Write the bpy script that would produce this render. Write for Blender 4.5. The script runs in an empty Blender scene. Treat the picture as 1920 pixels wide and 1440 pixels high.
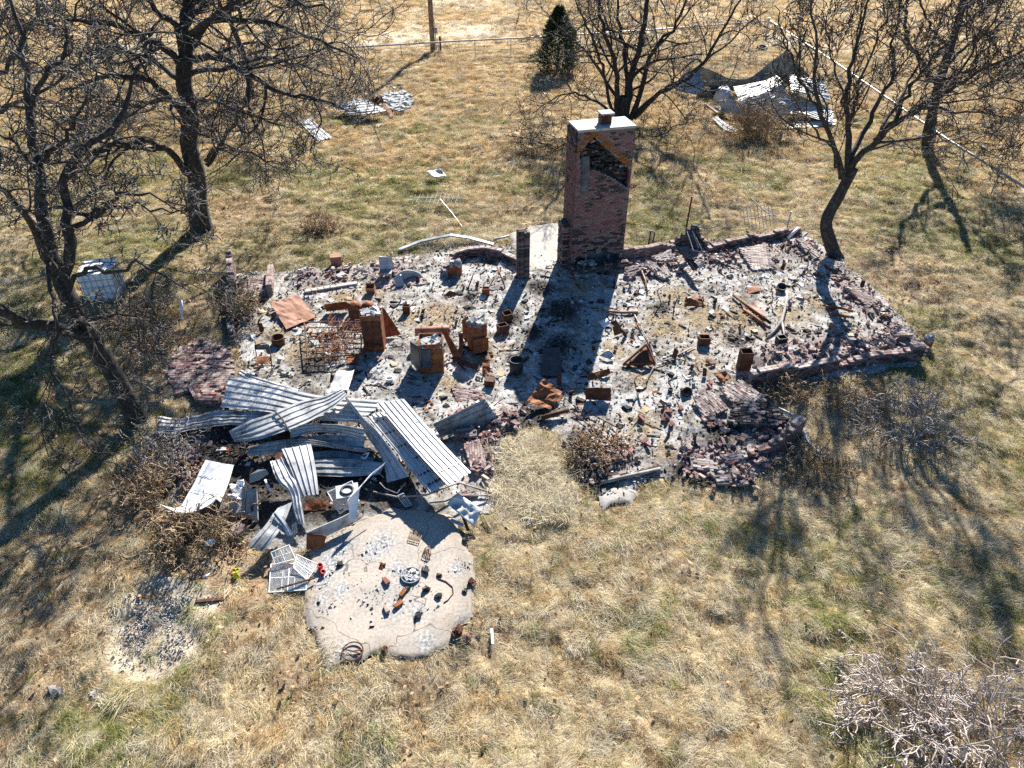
import bpy, math, random
import numpy as np
from mathutils import Vector, Matrix
# ------------------------------------------------------------------ camera, sky, sun, exposure
S = bpy.context.scene
COL = S.collection
FPX = 1334.0; PITCH = math.radians(37.2); CAMZ = 12.5
cam_d = bpy.data.cameras.new("camera"); cam = bpy.data.objects.new("camera", cam_d); COL.objects.link(cam)
cam.location = (0, 0, CAMZ); cam.rotation_euler = (math.pi/2 - PITCH, 0, 0)
cam_d.sensor_width = 36; cam_d.lens = FPX/1920*36; cam_d.clip_end = 2000; cam_d.clip_start = .1
S.camera = cam
SUN_EL = math.radians(32.0); SUN_AZ = math.radians(14.0)          # azimuth from +Y towards +X: the sun stands behind the scene, a little right
w = bpy.data.worlds.new("World"); S.world = w; w.use_nodes = True
nt = w.node_tree; bg = nt.nodes["Background"]
sky = nt.nodes.new("ShaderNodeTexSky"); sky.sky_type = 'NISHITA'; sky.sun_disc = False
sky.sun_elevation = SUN_EL; sky.sun_rotation = SUN_AZ; sky.air_density = 1.0; sky.dust_density = .3; sky.ozone_density = 4.0
hs_ = nt.nodes.new("ShaderNodeHueSaturation"); hs_.inputs['Saturation'].default_value = 1.2; nt.links.new(sky.outputs[0], hs_.inputs['Color']); nt.links.new(hs_.outputs[0], bg.inputs[0]); bg.inputs[1].default_value = .05
sd = bpy.data.lights.new("sun", 'SUN'); sd.energy = 5.0; sd.angle = math.radians(.5); sd.color = (1, .94, .85)
so = bpy.data.objects.new("sun", sd); COL.objects.link(so)
so.rotation_euler = (math.pi/2 - SUN_EL, 0, math.pi - SUN_AZ); so.location = (0, 0, 60)
S.view_settings.view_transform = 'Standard'; S.view_settings.look = 'None'
S.view_settings.gamma = 1; S.view_settings.use_curve_mapping = False
S.view_settings.exposure = 1.72
S.render.engine = 'CYCLES'; S.cycles.max_bounces = 5; S.cycles.diffuse_bounces = 3; S.cycles.transparent_max_bounces = 4
S.cycles.use_denoising = False

rng = np.random.default_rng(7); random.seed(7)
R = random.random
def U(a, b): return a + (b-a)*R()
# ------------------------------------------------------------------ pixel of the photograph -> point of the place
cp, sp = math.cos(PITCH), math.sin(PITCH)
def ray(u, v):
    dx, dy = (u-960)/FPX, (720-v)/FPX
    return Vector((dx, dy*sp+cp, dy*cp-sp))
def G(u, v, z=0.0):
    d = ray(u, v); t = (z-CAMZ)/d.z
    return Vector((0, 0, CAMZ)) + d*t
def AT(u, v, Y):
    d = ray(u, v); return Vector((0, 0, CAMZ)) + d*(Y/d.y)
def HIT(u, v, p, n):
    d = ray(u, v); o = Vector((0, 0, CAMZ)); return o + d*((p-o).dot(n)/d.dot(n))
def GP(poly, z=0.0): return [(G(u, v, z).x, G(u, v, z).y) for u, v in poly]
# ------------------------------------------------------------------ noise and polygons
def _h(ix, iy, s):
    n = (ix.astype(np.int64)*374761393 + iy.astype(np.int64)*668265263 + s*974711) & 0x7fffffff
    n = ((n ^ (n >> 13))*1274126177) & 0x7fffffff
    return ((n ^ (n >> 16)) & 0xffff)/65535.0
def vn(x, y, s=0):
    x = np.asarray(x, float); y = np.asarray(y, float)
    ix, iy = np.floor(x), np.floor(y); fx, fy = x-ix, y-iy
    fx = fx*fx*(3-2*fx); fy = fy*fy*(3-2*fy)
    a, b, c, d = _h(ix, iy, s), _h(ix+1, iy, s), _h(ix, iy+1, s), _h(ix+1, iy+1, s)
    return (a*(1-fx)+b*fx)*(1-fy) + (c*(1-fx)+d*fx)*fy
def fbm(x, y, s=0, o=3):
    t = 0; a = .5; k = 1.0; n = 0
    for i in range(o): t = t + a*vn(np.asarray(x)*k, np.asarray(y)*k, s+i*17); n += a; a *= .5; k *= 2.03
    return t/n
def inpoly(x, y, P):
    x = np.asarray(x); y = np.asarray(y); r = np.zeros(x.shape, bool); n = len(P)
    for i in range(n):
        x1, y1 = P[i]; x2, y2 = P[(i+1) % n]
        c = ((y1 > y) != (y2 > y)) & (x < (x2-x1)*(y-y1)/((y2-y1) if abs(y2-y1) > 1e-9 else 1e-9)+x1)
        r ^= c
    return r
def edist(x, y, P):
    x = np.asarray(x, float); y = np.asarray(y, float); d = np.full(x.shape, 1e9); n = len(P)
    for i in range(n):
        x1, y1 = P[i]; x2, y2 = P[(i+1) % n]; ex, ey = x2-x1, y2-y1
        t = np.clip(((x-x1)*ex+(y-y1)*ey)/(ex*ex+ey*ey+1e-12), 0, 1)
        d = np.minimum(d, np.hypot(x-x1-t*ex, y-y1-t*ey))
    return d
def blobs(x, y, L):
    """sum of soft round blobs given as (u, v, radius in px)"""
    t = np.zeros(np.shape(x))
    for u, v, r in L:
        p = G(u, v); q = G(u+r, v); k = q.x-p.x
        t = np.maximum(t, np.exp(-((x-p.x)**2+((y-p.y)/1.25)**2)/(k*k)))
    return t
# ------------------------------------------------------------------ materials
def mat(name, cols, scale=6.0, rough=.85, metal=0.0, bump=0.0, rnd=0.0, detail=5, transl=0.0, spec=.3, coord='Object', bscale=None):
    m = bpy.data.materials.new(name); m.use_nodes = True
    n = m.node_tree.nodes; l = m.node_tree.links; b = n["Principled BSDF"]
    tc = n.new("ShaderNodeTexCoord"); nz = n.new("ShaderNodeTexNoise"); cr = n.new("ShaderNodeValToRGB")
    if coord == 'Position':
        gp = n.new("ShaderNodeNewGeometry"); src = gp.outputs['Position']
    else: src = tc.outputs[coord]
    l.new(src, nz.inputs['Vector']); nz.inputs['Scale'].default_value = scale; nz.inputs['Detail'].default_value = detail
    nz.inputs['Roughness'].default_value = .62
    e = cr.color_ramp.elements; k = len(cols)
    while len(e) < k: e.new(.5)
    for i, c in enumerate(cols):
        e[i].position = .3 + .4*i/max(1, k-1); e[i].color = (*c, 1)
    l.new(nz.outputs['Fac'], cr.inputs[0]); out = cr.outputs[0]
    if rnd:
        oi = n.new("ShaderNodeObjectInfo"); mr = n.new("ShaderNodeMapRange"); mx = n.new("ShaderNodeMixRGB"); mx.blend_type = 'MULTIPLY'
        mr.inputs[3].default_value = 1-rnd; mr.inputs[4].default_value = 1+rnd*.8
        l.new(oi.outputs['Random'], mr.inputs[0]); mx.inputs[0].default_value = 1
        l.new(out, mx.inputs[1]); l.new(mr.outputs[0], mx.inputs[2]); out = mx.outputs[0]
    b.inputs['Roughness'].default_value = rough; b.inputs['Metallic'].default_value = metal
    b.inputs['Specular IOR Level'].default_value = spec
    l.new(out, b.inputs['Base Color'])
    if bump:
        n2 = n.new("ShaderNodeTexNoise"); n2.inputs['Scale'].default_value = bscale or scale*4; n2.inputs['Detail'].default_value = 4
        l.new(src, n2.inputs['Vector']); bp = n.new("ShaderNodeBump"); bp.inputs['Strength'].default_value = bump
        bp.inputs['Distance'].default_value = .02; l.new(n2.outputs['Fac'], bp.inputs['Height']); l.new(bp.outputs[0], b.inputs['Normal'])
    if transl:
        tr = n.new("ShaderNodeBsdfTranslucent"); ms = n.new("ShaderNodeMixShader"); ms.inputs[0].default_value = transl
        l.new(out, tr.inputs['Color']); l.new(b.outputs[0], ms.inputs[1]); l.new(tr.outputs[0], ms.inputs[2])
        l.new(ms.outputs[0], n["Material Output"].inputs[0])
    return m
M = {}
M['bark'] = mat('bark', [(.016, .014, .013), (.038, .034, .031), (.09, .084, .078)], 9, .9, bump=.6)
M['twig'] = mat('twig_bark', [(.022, .02, .019), (.06, .056, .052), (.16, .157, .152)], 3, .75)
M['twig_brown'] = mat('brown_twig_bark', [(.02, .017, .015), (.05, .042, .037), (.115, .1, .09)], 3, .8)
M['deadwood'] = mat('dead_wood', [(.12, .105, .095), (.26, .235, .215), (.4, .37, .345)], 4, .8)
M['vine'] = mat('pale_vine', [(.24, .195, .17), (.4, .34, .31), (.55, .5, .47)], 3, .8)
M['brush'] = mat('dry_brush', [(.16, .11, .07), (.28, .2, .12), (.4, .3, .19)], 5, .9)
M['b1'] = mat('brick_mauve', [(.115, .07, .07), (.18, .112, .108), (.25, .168, .155)], 7, .9, rnd=.3)
M['b2'] = mat('brick_red', [(.13, .058, .053), (.19, .088, .08), (.26, .135, .12)], 7, .9, rnd=.3)
M['b3'] = mat('brick_dusty', [(.2, .15, .135), (.3, .235, .21), (.38, .315, .285)], 7, .9, rnd=.22)
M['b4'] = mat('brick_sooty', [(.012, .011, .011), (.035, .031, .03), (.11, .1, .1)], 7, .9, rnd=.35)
M['b5'] = mat('brick_rust_stained', [(.09, .035, .016), (.2, .075, .022), (.3, .13, .04)], 7, .9, rnd=.25)
M['b6'] = mat('brick_pale', [(.32, .27, .245), (.42, .37, .34), (.5, .45, .42)], 7, .9, rnd=.18)
M['mortar'] = mat('mortar', [(.1, .09, .085), (.18, .16, .15), (.25, .235, .22)], 10, .95, bump=.3)
M['mortar_dark'] = mat('mortar_sooty', [(.02, .019, .018), (.05, .046, .044), (.1, .095, .09)], 8, .95, bump=.3)
M['mortar_pale'] = mat('mortar_pale', [(.13, .115, .105), (.22, .2, .185), (.3, .28, .26)], 10, .95, bump=.3)
M['soot'] = mat('soot', [(.006, .006, .006), (.018, .017, .016), (.04, .038, .036)], 9, .95, bump=.3)
M['cap'] = mat('cap_concrete', [(.24, .23, .215), (.36, .35, .33), (.42, .41, .39)], 5, .8)
M['rust'] = mat('rusty_steel', [(.085, .026, .014), (.2, .068, .025), (.33, .125, .04)], 4.5, .8, bump=.25)
M['rust_dark'] = mat('dark_rusty_steel', [(.03, .014, .01), (.085, .034, .018), (.17, .065, .026)], 5, .8, bump=.25)
M['rust_pale'] = mat('pale_rusty_steel', [(.17, .078, .05), (.28, .14, .095), (.36, .2, .13)], 3.5, .75, bump=.2)
M['black'] = mat('charred_steel', [(.01, .01, .011), (.03, .03, .032), (.06, .058, .056)], 8, .6)
M['blued'] = mat('heat_blued_steel', [(.03, .04, .05), (.06, .085, .105), (.13, .13, .12)], 4, .45, metal=.3)
M['zinc'] = mat('galvanised_sheet', [(.07, .07, .07), (.33, .335, .34), (.42, .425, .43), (.47, .475, .48)], 2.6, .5, metal=.2)
M['white_sheet'] = mat('white_painted_sheet', [(.1, .1, .097), (.44, .44, .435), (.5, .5, .495), (.54, .54, .53)], 2.2, .45, metal=.1)
M['zinc_dull_shade'] = mat('weathered_shaded_sheet', [(.06, .06, .06), (.22, .225, .225), (.36, .365, .365), (.45, .455, .455)], 2.4, .5, metal=.1)  # weathered grey, and a darker tone painting shade on unlit sheets
M['zinc_blue_shade'] = mat('blue_grey_shaded_sheet', [(.2, .225, .25), (.34, .375, .41), (.46, .49, .52)], 2.6, .5, metal=.1)  # sheet colour with bluish shade mixed in; also for blue-grey items
M['fire_shade_zinc'] = mat('scorched_shaded_sheet', [(.045, .05, .055), (.22, .25, .275), (.42, .45, .48)], 1.5, .5, metal=.1)  # scorch patches on sheet, darkened and blued for faces in shade
M['whitep'] = mat('white_plastic', [(.62, .62, .63), (.74, .74, .75), (.8, .8, .8)], 3, .5)
M['wire'] = mat('white_wire', [(.58, .58, .57), (.72, .72, .71)], 6, .5)
M['greyboard'] = mat('grey_board', [(.17, .17, .165), (.25, .25, .24), (.32, .315, .3)], 5, .8)
M['wood_pole'] = mat('pole_wood', [(.12, .085, .06), (.22, .165, .12), (.3, .24, .18)], 4, .9)
M['pipe'] = mat('fence_pipe', [(.27, .255, .23), (.37, .355, .33), (.43, .415, .39)], 5, .5, metal=.2)
M['rubber'] = mat('tyre_rubber', [(.012, .012, .013), (.03, .03, .03)], 8, .8)
M['yellow'] = mat('yellow_plastic', [(.5, .45, .02), (.7, .66, .04)], 9, .5)
M['redp'] = mat('red_plastic', [(.35, .03, .03), (.5, .07, .06)], 9, .5)
M['stone'] = mat('field_stone', [(.14, .125, .11), (.24, .22, .2), (.33, .31, .285)], 6, .9, bump=.3)
M['ashc'] = mat('ash_lump', [(.2, .205, .21), (.36, .365, .365), (.55, .55, .54)], 9, .95, rnd=.25)
M['char'] = mat('charcoal', [(.01, .01, .011), (.025, .025, .026), (.06, .06, .062)], 9, .9, rnd=.3)
M['chip_tan'] = mat('tan_litter', [(.24, .17, .095), (.36, .27, .165), (.48, .38, .26)], 9, .9, rnd=.3)
M['chip_blue'] = mat('grey_chip', [(.12, .13, .145), (.22, .235, .25), (.32, .335, .345)], 9, .9, rnd=.3)
M['leaf'] = mat('dead_leaf', [(.25, .15, .075), (.38, .25, .14), (.5, .37, .24)], 9, .8, rnd=.35, transl=.25)
M['leaf_dark'] = mat('brown_dead_leaf', [(.12, .06, .03), (.2, .11, .055), (.3, .18, .1)], 9, .8, rnd=.35, transl=.25)
M['cedar'] = mat('cedar_needles', [(.015, .03, .012), (.035, .06, .022), (.06, .09, .035)], 3, .8, transl=.2)
M['g_straw'] = mat('grass_straw', [(.48, .4, .25), (.62, .54, .37), (.72, .65, .48)], 3, .8, rnd=.28, transl=.5)
M['g_tan'] = mat('grass_tan', [(.4, .275, .12), (.54, .39, .19), (.64, .49, .27)], 3, .8, rnd=.28, transl=.5)
M['g_brown'] = mat('grass_brown', [(.18, .12, .065), (.29, .205, .115), (.4, .29, .17)], 3, .8, rnd=.3, transl=.5)
M['g_green'] = mat('grass_green', [(.13, .15, .045), (.22, .235, .07), (.32, .32, .12)], 3, .8, rnd=.3, transl=.5)
M['g_grey'] = mat('grass_grey', [(.46, .41, .3), (.6, .55, .43), (.72, .67, .55)], 3, .8, rnd=.28, transl=.5)
# ------------------------------------------------------------------ mesh builder
class MB:
    def __init__(s): s.v = []; s.f = []; s.mi = []
    def add(s, v, f, m=0):
        k = len(s.v); s.v += [tuple(p) for p in v]; s.f += [tuple(i+k for i in q) for q in f]; s.mi += [m]*len(f); return s
    def box(s, c, d, rot=None, m=0, jit=0.0):
        v = []
        for z in (-.5, .5):
            for x, y in ((-.5, -.5), (.5, -.5), (.5, .5), (-.5, .5)):
                p = Vector((x*d[0], y*d[1], z*d[2]))
                if jit: p += Vector((U(-jit, jit)*d[0], U(-jit, jit)*d[1], U(-jit, jit)*d[2]))
                if rot is not None: p = rot @ p
                v.append(p+Vector(c))
        return s.add(v, [(3, 2, 1, 0), (4, 5, 6, 7), (0, 1, 5, 4), (1, 2, 6, 5), (2, 3, 7, 6), (3, 0, 4, 7)], m)
    def tube(s, pts, r, k=6, m=0, cap=True):
        pts = [Vector(p) for p in pts]; n = len(pts); rr = r if isinstance(r, (list, tuple)) else [r]*n
        v = []; f = []; up = None
        for i, p in enumerate(pts):
            t = (pts[min(i+1, n-1)]-pts[max(i-1, 0)]); t = t.normalized() if t.length > 1e-9 else Vector((0, 0, 1))
            if up is None: up = Vector((0, 0, 1)) if abs(t.z) < .9 else Vector((1, 0, 0))
            a = t.cross(up).normalized(); b = a.cross(t).normalized(); up = b
            for j in range(k):
                an = 2*math.pi*j/k; v.append(p+(a*math.cos(an)+b*math.sin(an))*rr[i])
        for i in range(n-1):
            for j in range(k): f.append((i*k+j, i*k+(j+1) % k, (i+1)*k+(j+1) % k, (i+1)*k+j))
        if cap: f.append(tuple(range(k-1, -1, -1))); f.append(tuple(range((n-1)*k, n*k)))
        return s.add(v, f, m)
    def prism(s, poly, z0, z1, m=0):
        n = len(poly); v = [(x, y, z0) for x, y in poly]+[(x, y, z1) for x, y in poly]
        f = [tuple(range(n-1, -1, -1)), tuple(range(n, 2*n))]+[(i, (i+1) % n, n+(i+1) % n, n+i) for i in range(n)]
        return s.add(v, f, m)
    def lathe(s, c, prof, k=16, m=0, close=False):
        v = []; f = []; n = len(prof); c = Vector(c)
        for r, z in prof:
            for j in range(k): a = 2*math.pi*j/k; v.append(c+Vector((r*math.cos(a), r*math.sin(a), z)))
        for i in range(n-1):
            for j in range(k): f.append((i*k+j, i*k+(j+1) % k, (i+1)*k+(j+1) % k, (i+1)*k+j))
        return s.add(v, f, m)
def rotz(a): return Matrix.Rotation(a, 3, 'Z')
def euler(x, y, z): return Matrix.Rotation(z, 3, 'Z') @ Matrix.Rotation(y, 3, 'Y') @ Matrix.Rotation(x, 3, 'X')
def mkmesh(name, v, f, mats, mi=None, smooth=False):
    me = bpy.data.meshes.new(name); me.from_pydata([tuple(p) for p in v], [], f)
    for m in mats: me.materials.append(m)
    if mi is not None and len(mats) > 1: me.polygons.foreach_set('material_index', mi)
    if smooth: me.polygons.foreach_set('use_smooth', [True]*len(me.polygons))
    me.update(); return me
def tag(o, label=None, cat=None, group=None, kind=None):
    if label: o['label'] = label
    if cat: o['category'] = cat
    if group: o['group'] = group
    if kind: o['kind'] = kind
    return o
def thing(name, label, cat, loc=(0, 0, 0), rz=0.0, group=None):
    o = bpy.data.objects.new(name, None); o.empty_display_size = .2; COL.objects.link(o)
    o.location = loc; o.rotation_euler = (0, 0, rz); tag(o, label, cat, group); return o
def part(root, name, mb, mats, smooth=False, local=False, sol=0, kind=None, label=None):
    """mesh child; coordinates are world ones (root unrotated) unless local"""
    mats = mats if isinstance(mats, list) else [mats]
    off = Vector((0, 0, 0))
    if root is not None and not local: off = root.matrix_world.translation if root.parent else Vector(root.location)
    me = mkmesh(name, [Vector(p)-off for p in mb.v], mb.f, mats, mb.mi, smooth)
    o = bpy.data.objects.new(name, me); COL.objects.link(o)
    if root is not None: o.parent = root
    if sol:
        md = o.modifiers.new("thickness", 'SOLIDIFY'); md.thickness = sol; md.offset = 0
    if kind: o['kind'] = kind
    if label: o['label'] = label
    return o
def subpart(root, par, name, mb, mats, **k):
    mats = mats if isinstance(mats, list) else [mats]
    me = mkmesh(name, [Vector(p)-Vector(root.location) for p in mb.v], mb.f, mats, mb.mi, k.get('smooth', False))
    o = bpy.data.objects.new(name, me); COL.objects.link(o); o.parent = par
    if k.get('sol'):
        md = o.modifiers.new("thickness", 'SOLIDIFY'); md.thickness = k['sol']; md.offset = 0
    return o
def single(name, label, cat, mb, mats, loc=None, smooth=False, sol=0, group=None, kind=None):
    mats = mats if isinstance(mats, list) else [mats]
    if loc is None:
        a = np.array([tuple(p) for p in mb.v]); loc = ((a[:, 0].min()+a[:, 0].max())/2, (a[:, 1].min()+a[:, 1].max())/2, a[:, 2].min())
    loc = Vector(loc)
    me = mkmesh(name, [Vector(p)-loc for p in mb.v], mb.f, mats, mb.mi, smooth)
    o = bpy.data.objects.new(name, me); COL.objects.link(o); o.location = loc
    if sol:
        md = o.modifiers.new("thickness", 'SOLIDIFY'); md.thickness = sol; md.offset = 0
    return tag(o, label, cat, group, kind)
def attach(o, p):
    """o becomes a part of p and stays where it is"""
    o.parent = p; o.matrix_parent_inverse = p.matrix_basis.inverted()
    for k in ('label', 'category', 'group'):
        if k in o: del o[k]
    return o
def structure(name, mb, mats, label=None, smooth=False):
    me = mkmesh(name, mb.v, mb.f, mats if isinstance(mats, list) else [mats], mb.mi, smooth)
    o = bpy.data.objects.new(name, me); COL.objects.link(o); o['kind'] = 'structure'
    if label: o['label'] = label
    return o
# ------------------------------------------------------------------ scatter: points + geometry nodes, for what nobody could count
def gn_tree(name, coll):
    ng = bpy.data.node_groups.new(name, 'GeometryNodeTree')
    ng.interface.new_socket('Geometry', in_out='INPUT', socket_type='NodeSocketGeometry')
    ng.interface.new_socket('Geometry', in_out='OUTPUT', socket_type='NodeSocketGeometry')
    n = ng.nodes; l = ng.links
    gi = n.new('NodeGroupInput'); go = n.new('NodeGroupOutput'); ip = n.new('GeometryNodeInstanceOnPoints')
    ci = n.new('GeometryNodeCollectionInfo'); ci.inputs['Collection'].default_value = coll
    ci.inputs['Separate Children'].default_value = True; ci.inputs['Reset Children'].default_value = True
    def na(nm, ty):
        a = n.new('GeometryNodeInputNamedAttribute'); a.data_type = ty; a.inputs['Name'].default_value = nm; return a.outputs[0]
    l.new(gi.outputs[0], ip.inputs['Points']); l.new(ci.outputs[0], ip.inputs['Instance']); ip.inputs['Pick Instance'].default_value = True
    l.new(na('idx', 'INT'), ip.inputs['Instance Index']); l.new(na('rot', 'FLOAT_VECTOR'), ip.inputs['Rotation'])
    l.new(na('scl', 'FLOAT_VECTOR'), ip.inputs['Scale']); l.new(ip.outputs[0], go.inputs[0]); return ng
def scatter(name, label, protos, P, rot, scl, idx, group=None):
    coll = bpy.data.collections.new(name+"_sources")
    for i, me in enumerate(protos):
        coll.objects.link(bpy.data.objects.new("source_%s_%03d" % (name, i), me))
    N = len(P); me = bpy.data.meshes.new(name); me.vertices.add(N); me.vertices.foreach_set('co', np.asarray(P, np.float32).ravel())
    a = me.attributes.new('rot', 'FLOAT_VECTOR', 'POINT'); a.data.foreach_set('vector', np.asarray(rot, np.float32).ravel())
    s = np.asarray(scl, np.float32)
    if s.ndim == 1: s = np.repeat(s[:, None], 3, 1)
    a = me.attributes.new('scl', 'FLOAT_VECTOR', 'POINT'); a.data.foreach_set('vector', s.ravel())
    a = me.attributes.new('idx', 'INT', 'POINT'); a.data.foreach_set('value', np.asarray(idx, np.int32))
    me.update()
    o = bpy.data.objects.new(name, me); COL.objects.link(o)
    md = o.modifiers.new("scatter", 'NODES'); md.node_group = gn_tree(name, coll)
    o['kind'] = 'stuff'; o['label'] = label
    return o
def chunk(d, m, jit=.22, name="chunk"):
    b = MB().box((0, 0, 0), d, jit=jit); return mkmesh(name, b.v, b.f, [m])
# ================================================================== THE SETTING: ground, slabs, gravel
HOUSE_PX = [(432, 515), (505, 508), (640, 500), (760, 478), (840, 468), (905, 455), (968, 462), (1010, 475), (1060, 498), (1170, 482), (1260, 460),
            (1330, 452), (1500, 432), (1560, 468), (1600, 505), (1690, 590), (1738, 650), (1725, 688), (1560, 712), (1425, 735), (1500, 800), (1485, 845),
            (1420, 900), (1310, 915), (1240, 895), (1120, 945), (1080, 905), (1050, 815), (1000, 800), (950, 815), (930, 900), (925, 960), (850, 985), (740, 975), (640, 1000),
            (590, 1040), (470, 1030), (420, 985), (330, 985), (305, 900), (330, 800), (400, 775), (440, 745), (452, 700), (445, 655), (420, 610), (428, 560)]
PAD_PX = [(570, 1045), (640, 985), (735, 945), (850, 960), (885, 1040), (893, 1140), (878, 1165), (848, 1180), (838, 1212), (800, 1235), (745, 1243), (715, 1228), (680, 1244), (640, 1245), (622, 1262), (612, 1288), (602, 1245), (585, 1200), (572, 1140), (565, 1100)]
REAR_PX = [(955, 440), (1000, 423), (1066, 418), (1075, 500), (1040, 515), (990, 512), (960, 470)]
SIDE_PX = [(1105, 930), (1150, 912), (1192, 925), (1185, 945), (1130, 955)]
HOUSE, PAD, REAR, SIDE = GP(HOUSE_PX), GP(PAD_PX), GP(REAR_PX), GP(SIDE_PX)
GRAVEL_PX = [(225, 1120), (300, 1085), (390, 1100), (420, 1135), (385, 1180), (365, 1235), (310, 1262), (250, 1280), (190, 1240), (185, 1180)]
DIRT_PX = [(330, 1050), (420, 1010), (520, 1060), (500, 1130), (420, 1160), (340, 1125), (290, 1090)]
GRAVEL, DIRT = GP(GRAVEL_PX), GP(DIRT_PX)
PATIO = GP([(312, 690), (330, 655), (380, 640), (430, 655), (440, 700), (425, 745), (385, 742), (345, 735), (318, 720)])

BRICKZ = [(1500, 470, 34), (1545, 500, 34), (1590, 540, 32), (1635, 580, 32), (1680, 625, 34), (1620, 655, 36), (1560, 655, 36), (1500, 665, 34), (1450, 665, 30), (1330, 490, 34), (1380, 480, 26), (1420, 470, 40), (1260, 490, 32), (1205, 505, 26),
          (885, 790, 34), (905, 830, 36), (940, 795, 30), (900, 880, 28), (1110, 850, 50), (1160, 865, 34), (1300, 865, 40), (1350, 850, 34), (1440, 800, 40), (1380, 890, 36), (1420, 860, 30), (640, 515, 26), (580, 522, 24), (740, 512, 40), (370, 860, 30), (350, 900, 28)]
CHAR_SHADEZ = [(1010, 540, 24), (1055, 585, 30), (1000, 625, 22), (960, 600, 20), (1045, 650, 26), (585, 690, 28), (440, 590, 30), (560, 860, 110), (480, 900, 80), (640, 900, 90), (740, 910, 60), (430, 850, 70), (600, 940, 50), (480, 960, 50), (400, 860, 50), (1110, 900, 40), (1290, 900, 40), (1350, 815, 26), (880, 560, 14), (900, 660, 16), (1380, 640, 20), (560, 800, 60), (1090, 830, 26), (1000, 780, 30), (1240, 580, 16)]  # real char, plus dark blobs standing in for shade under the sheet pile
TANZ = [(520, 610, 40), (575, 660, 34), (480, 560, 30), (830, 590, 34), (780, 600, 26), (1250, 610, 40), (1320, 600, 44), (1390, 600, 36), (1200, 690, 34), (1215, 720, 26), (1150, 660, 26), (900, 660, 30), (1270, 560, 30), (1200, 800, 30), (1250, 850, 26), (700, 545, 26), (840, 725, 26), (640, 560, 26), (1090, 540, 24), (1480, 590, 30), (1530, 570, 20), (1310, 680, 30)]
ASHZ = [(1270, 720, 46), (1110, 600, 30), (1080, 680, 40), (720, 700, 44), (770, 740, 40), (640, 650, 30), (510, 600, 26), (900, 540, 30), (950, 560, 26), (1160, 760, 26), (1555, 600, 16), (1130, 560, 24), (820, 520, 26)]

def house_zones(x, y):
    b = blobs(x, y, BRICKZ); c = blobs(x, y, CHAR_SHADEZ); t = blobs(x, y, TANZ); a = blobs(x, y, ASHZ)
    return b, c, t, a
def flat_mask(x, y):
    """1 on open land, 0 under the slabs"""
    m = np.ones(np.shape(x))
    for P in (HOUSE, PAD, REAR, PATIO):
        d = edist(x, y, P); i = inpoly(x, y, P); m = np.minimum(m, np.where(i, 0, np.clip(d/.9, 0, 1)))
    return m
def gh(x, y, m=None):
    m = flat_mask(x, y) if m is None else m
    q = fbm(x/.62, y/.5, 3, 2); h = .30*(np.clip(q, .3, .72)-.5) + .3*(fbm(x/2.6, y/2.6, 5, 2)-.5) + .5*(fbm(x/14, y/14, 9, 2)-.5)*np.clip((y-34)/20, 0, 1)
    return h*m - .01
# land colour: what grows there (green / brown leaf litter / orange rear field / pale track), a property of the place
GREENZ = [(255, 1310, 70), (310, 1290, 60), (200, 1370, 60), (620, 330, 50), (760, 350, 80), (830, 330, 50), (660, 390, 60), (1700, 350, 90), (1690, 420, 90), (1260, 420, 50), (1780, 450, 90), (40, 580, 90), (30, 700, 90), (60, 820, 80), (40, 900, 80), (300, 440, 70), (200, 830, 60), (110, 480, 60), (1210, 420, 50), (1130, 380, 40), (1560, 1350, 60), (1620, 1400, 60), (430, 330, 70), (480, 460, 60), (1420, 330, 60), (1780, 380, 60), (1100, 420, 36)]
LEAFZ = [(250, 570, 90), (300, 640, 70), (240, 720, 80), (180, 800, 80), (420, 470, 90), (380, 550, 60), (330, 700, 60), (60, 1170, 120), (150, 1120, 100), (40, 1280, 80), (250, 920, 90), (200, 960, 80), (440, 400, 80), (600, 430, 60), (1700, 520, 70), (1650, 460, 60), (330, 1000, 60), (880, 1180, 40), (120, 740, 60), (480, 1170, 60), (560, 1260, 60), (780, 1300, 60), (1460, 480, 50)]
PALEZ = [(770, 72, 70), (690, 88, 60), (870, 62, 70), (860, 5, 60), (1470, 75, 40), (250, 90, 70), (1580, 90, 30)]
def land(x, y):
    g = blobs(x, y, GREENZ)*(.35+.9*fbm(x/.9, y/.9, 21)); l = blobs(x, y, LEAFZ)*(.4+.8*fbm(x/1.1, y/1.1, 22)); p = blobs(x, y, PALEZ)*(.3+1.1*fbm(x/2.0, y/1.5, 23))
    o = np.clip((y-25)/12, 0, 1)*(.4+.8*fbm(x/3, y/3, 24)); g = g+.55*np.clip((fbm(x/3.2, y/3.2, 26)-.54)*5, 0, 1)*(y < 42); return g, l, p, o

def axis(a, b, s, far, g):
    L = list(np.arange(a, b, s)); st = s; x = b
    while x < far: L.append(x); st *= g; x += st
    return np.array(L+[far])
yp = axis(3.0, 46.0, .17, 700, 1.06); xp = axis(0, 26, .17, 600, 1.07)
xs = np.concatenate([-xp[:0:-1], xp]); ys = np.concatenate([-np.array([60, 30, 14, 6, 2, 0, -1.5]), yp])
X, Y = np.meshgrid(xs, ys); mk = flat_mask(X, Y); Z = gh(X, Y, mk); ny, nx = X.shape
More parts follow.
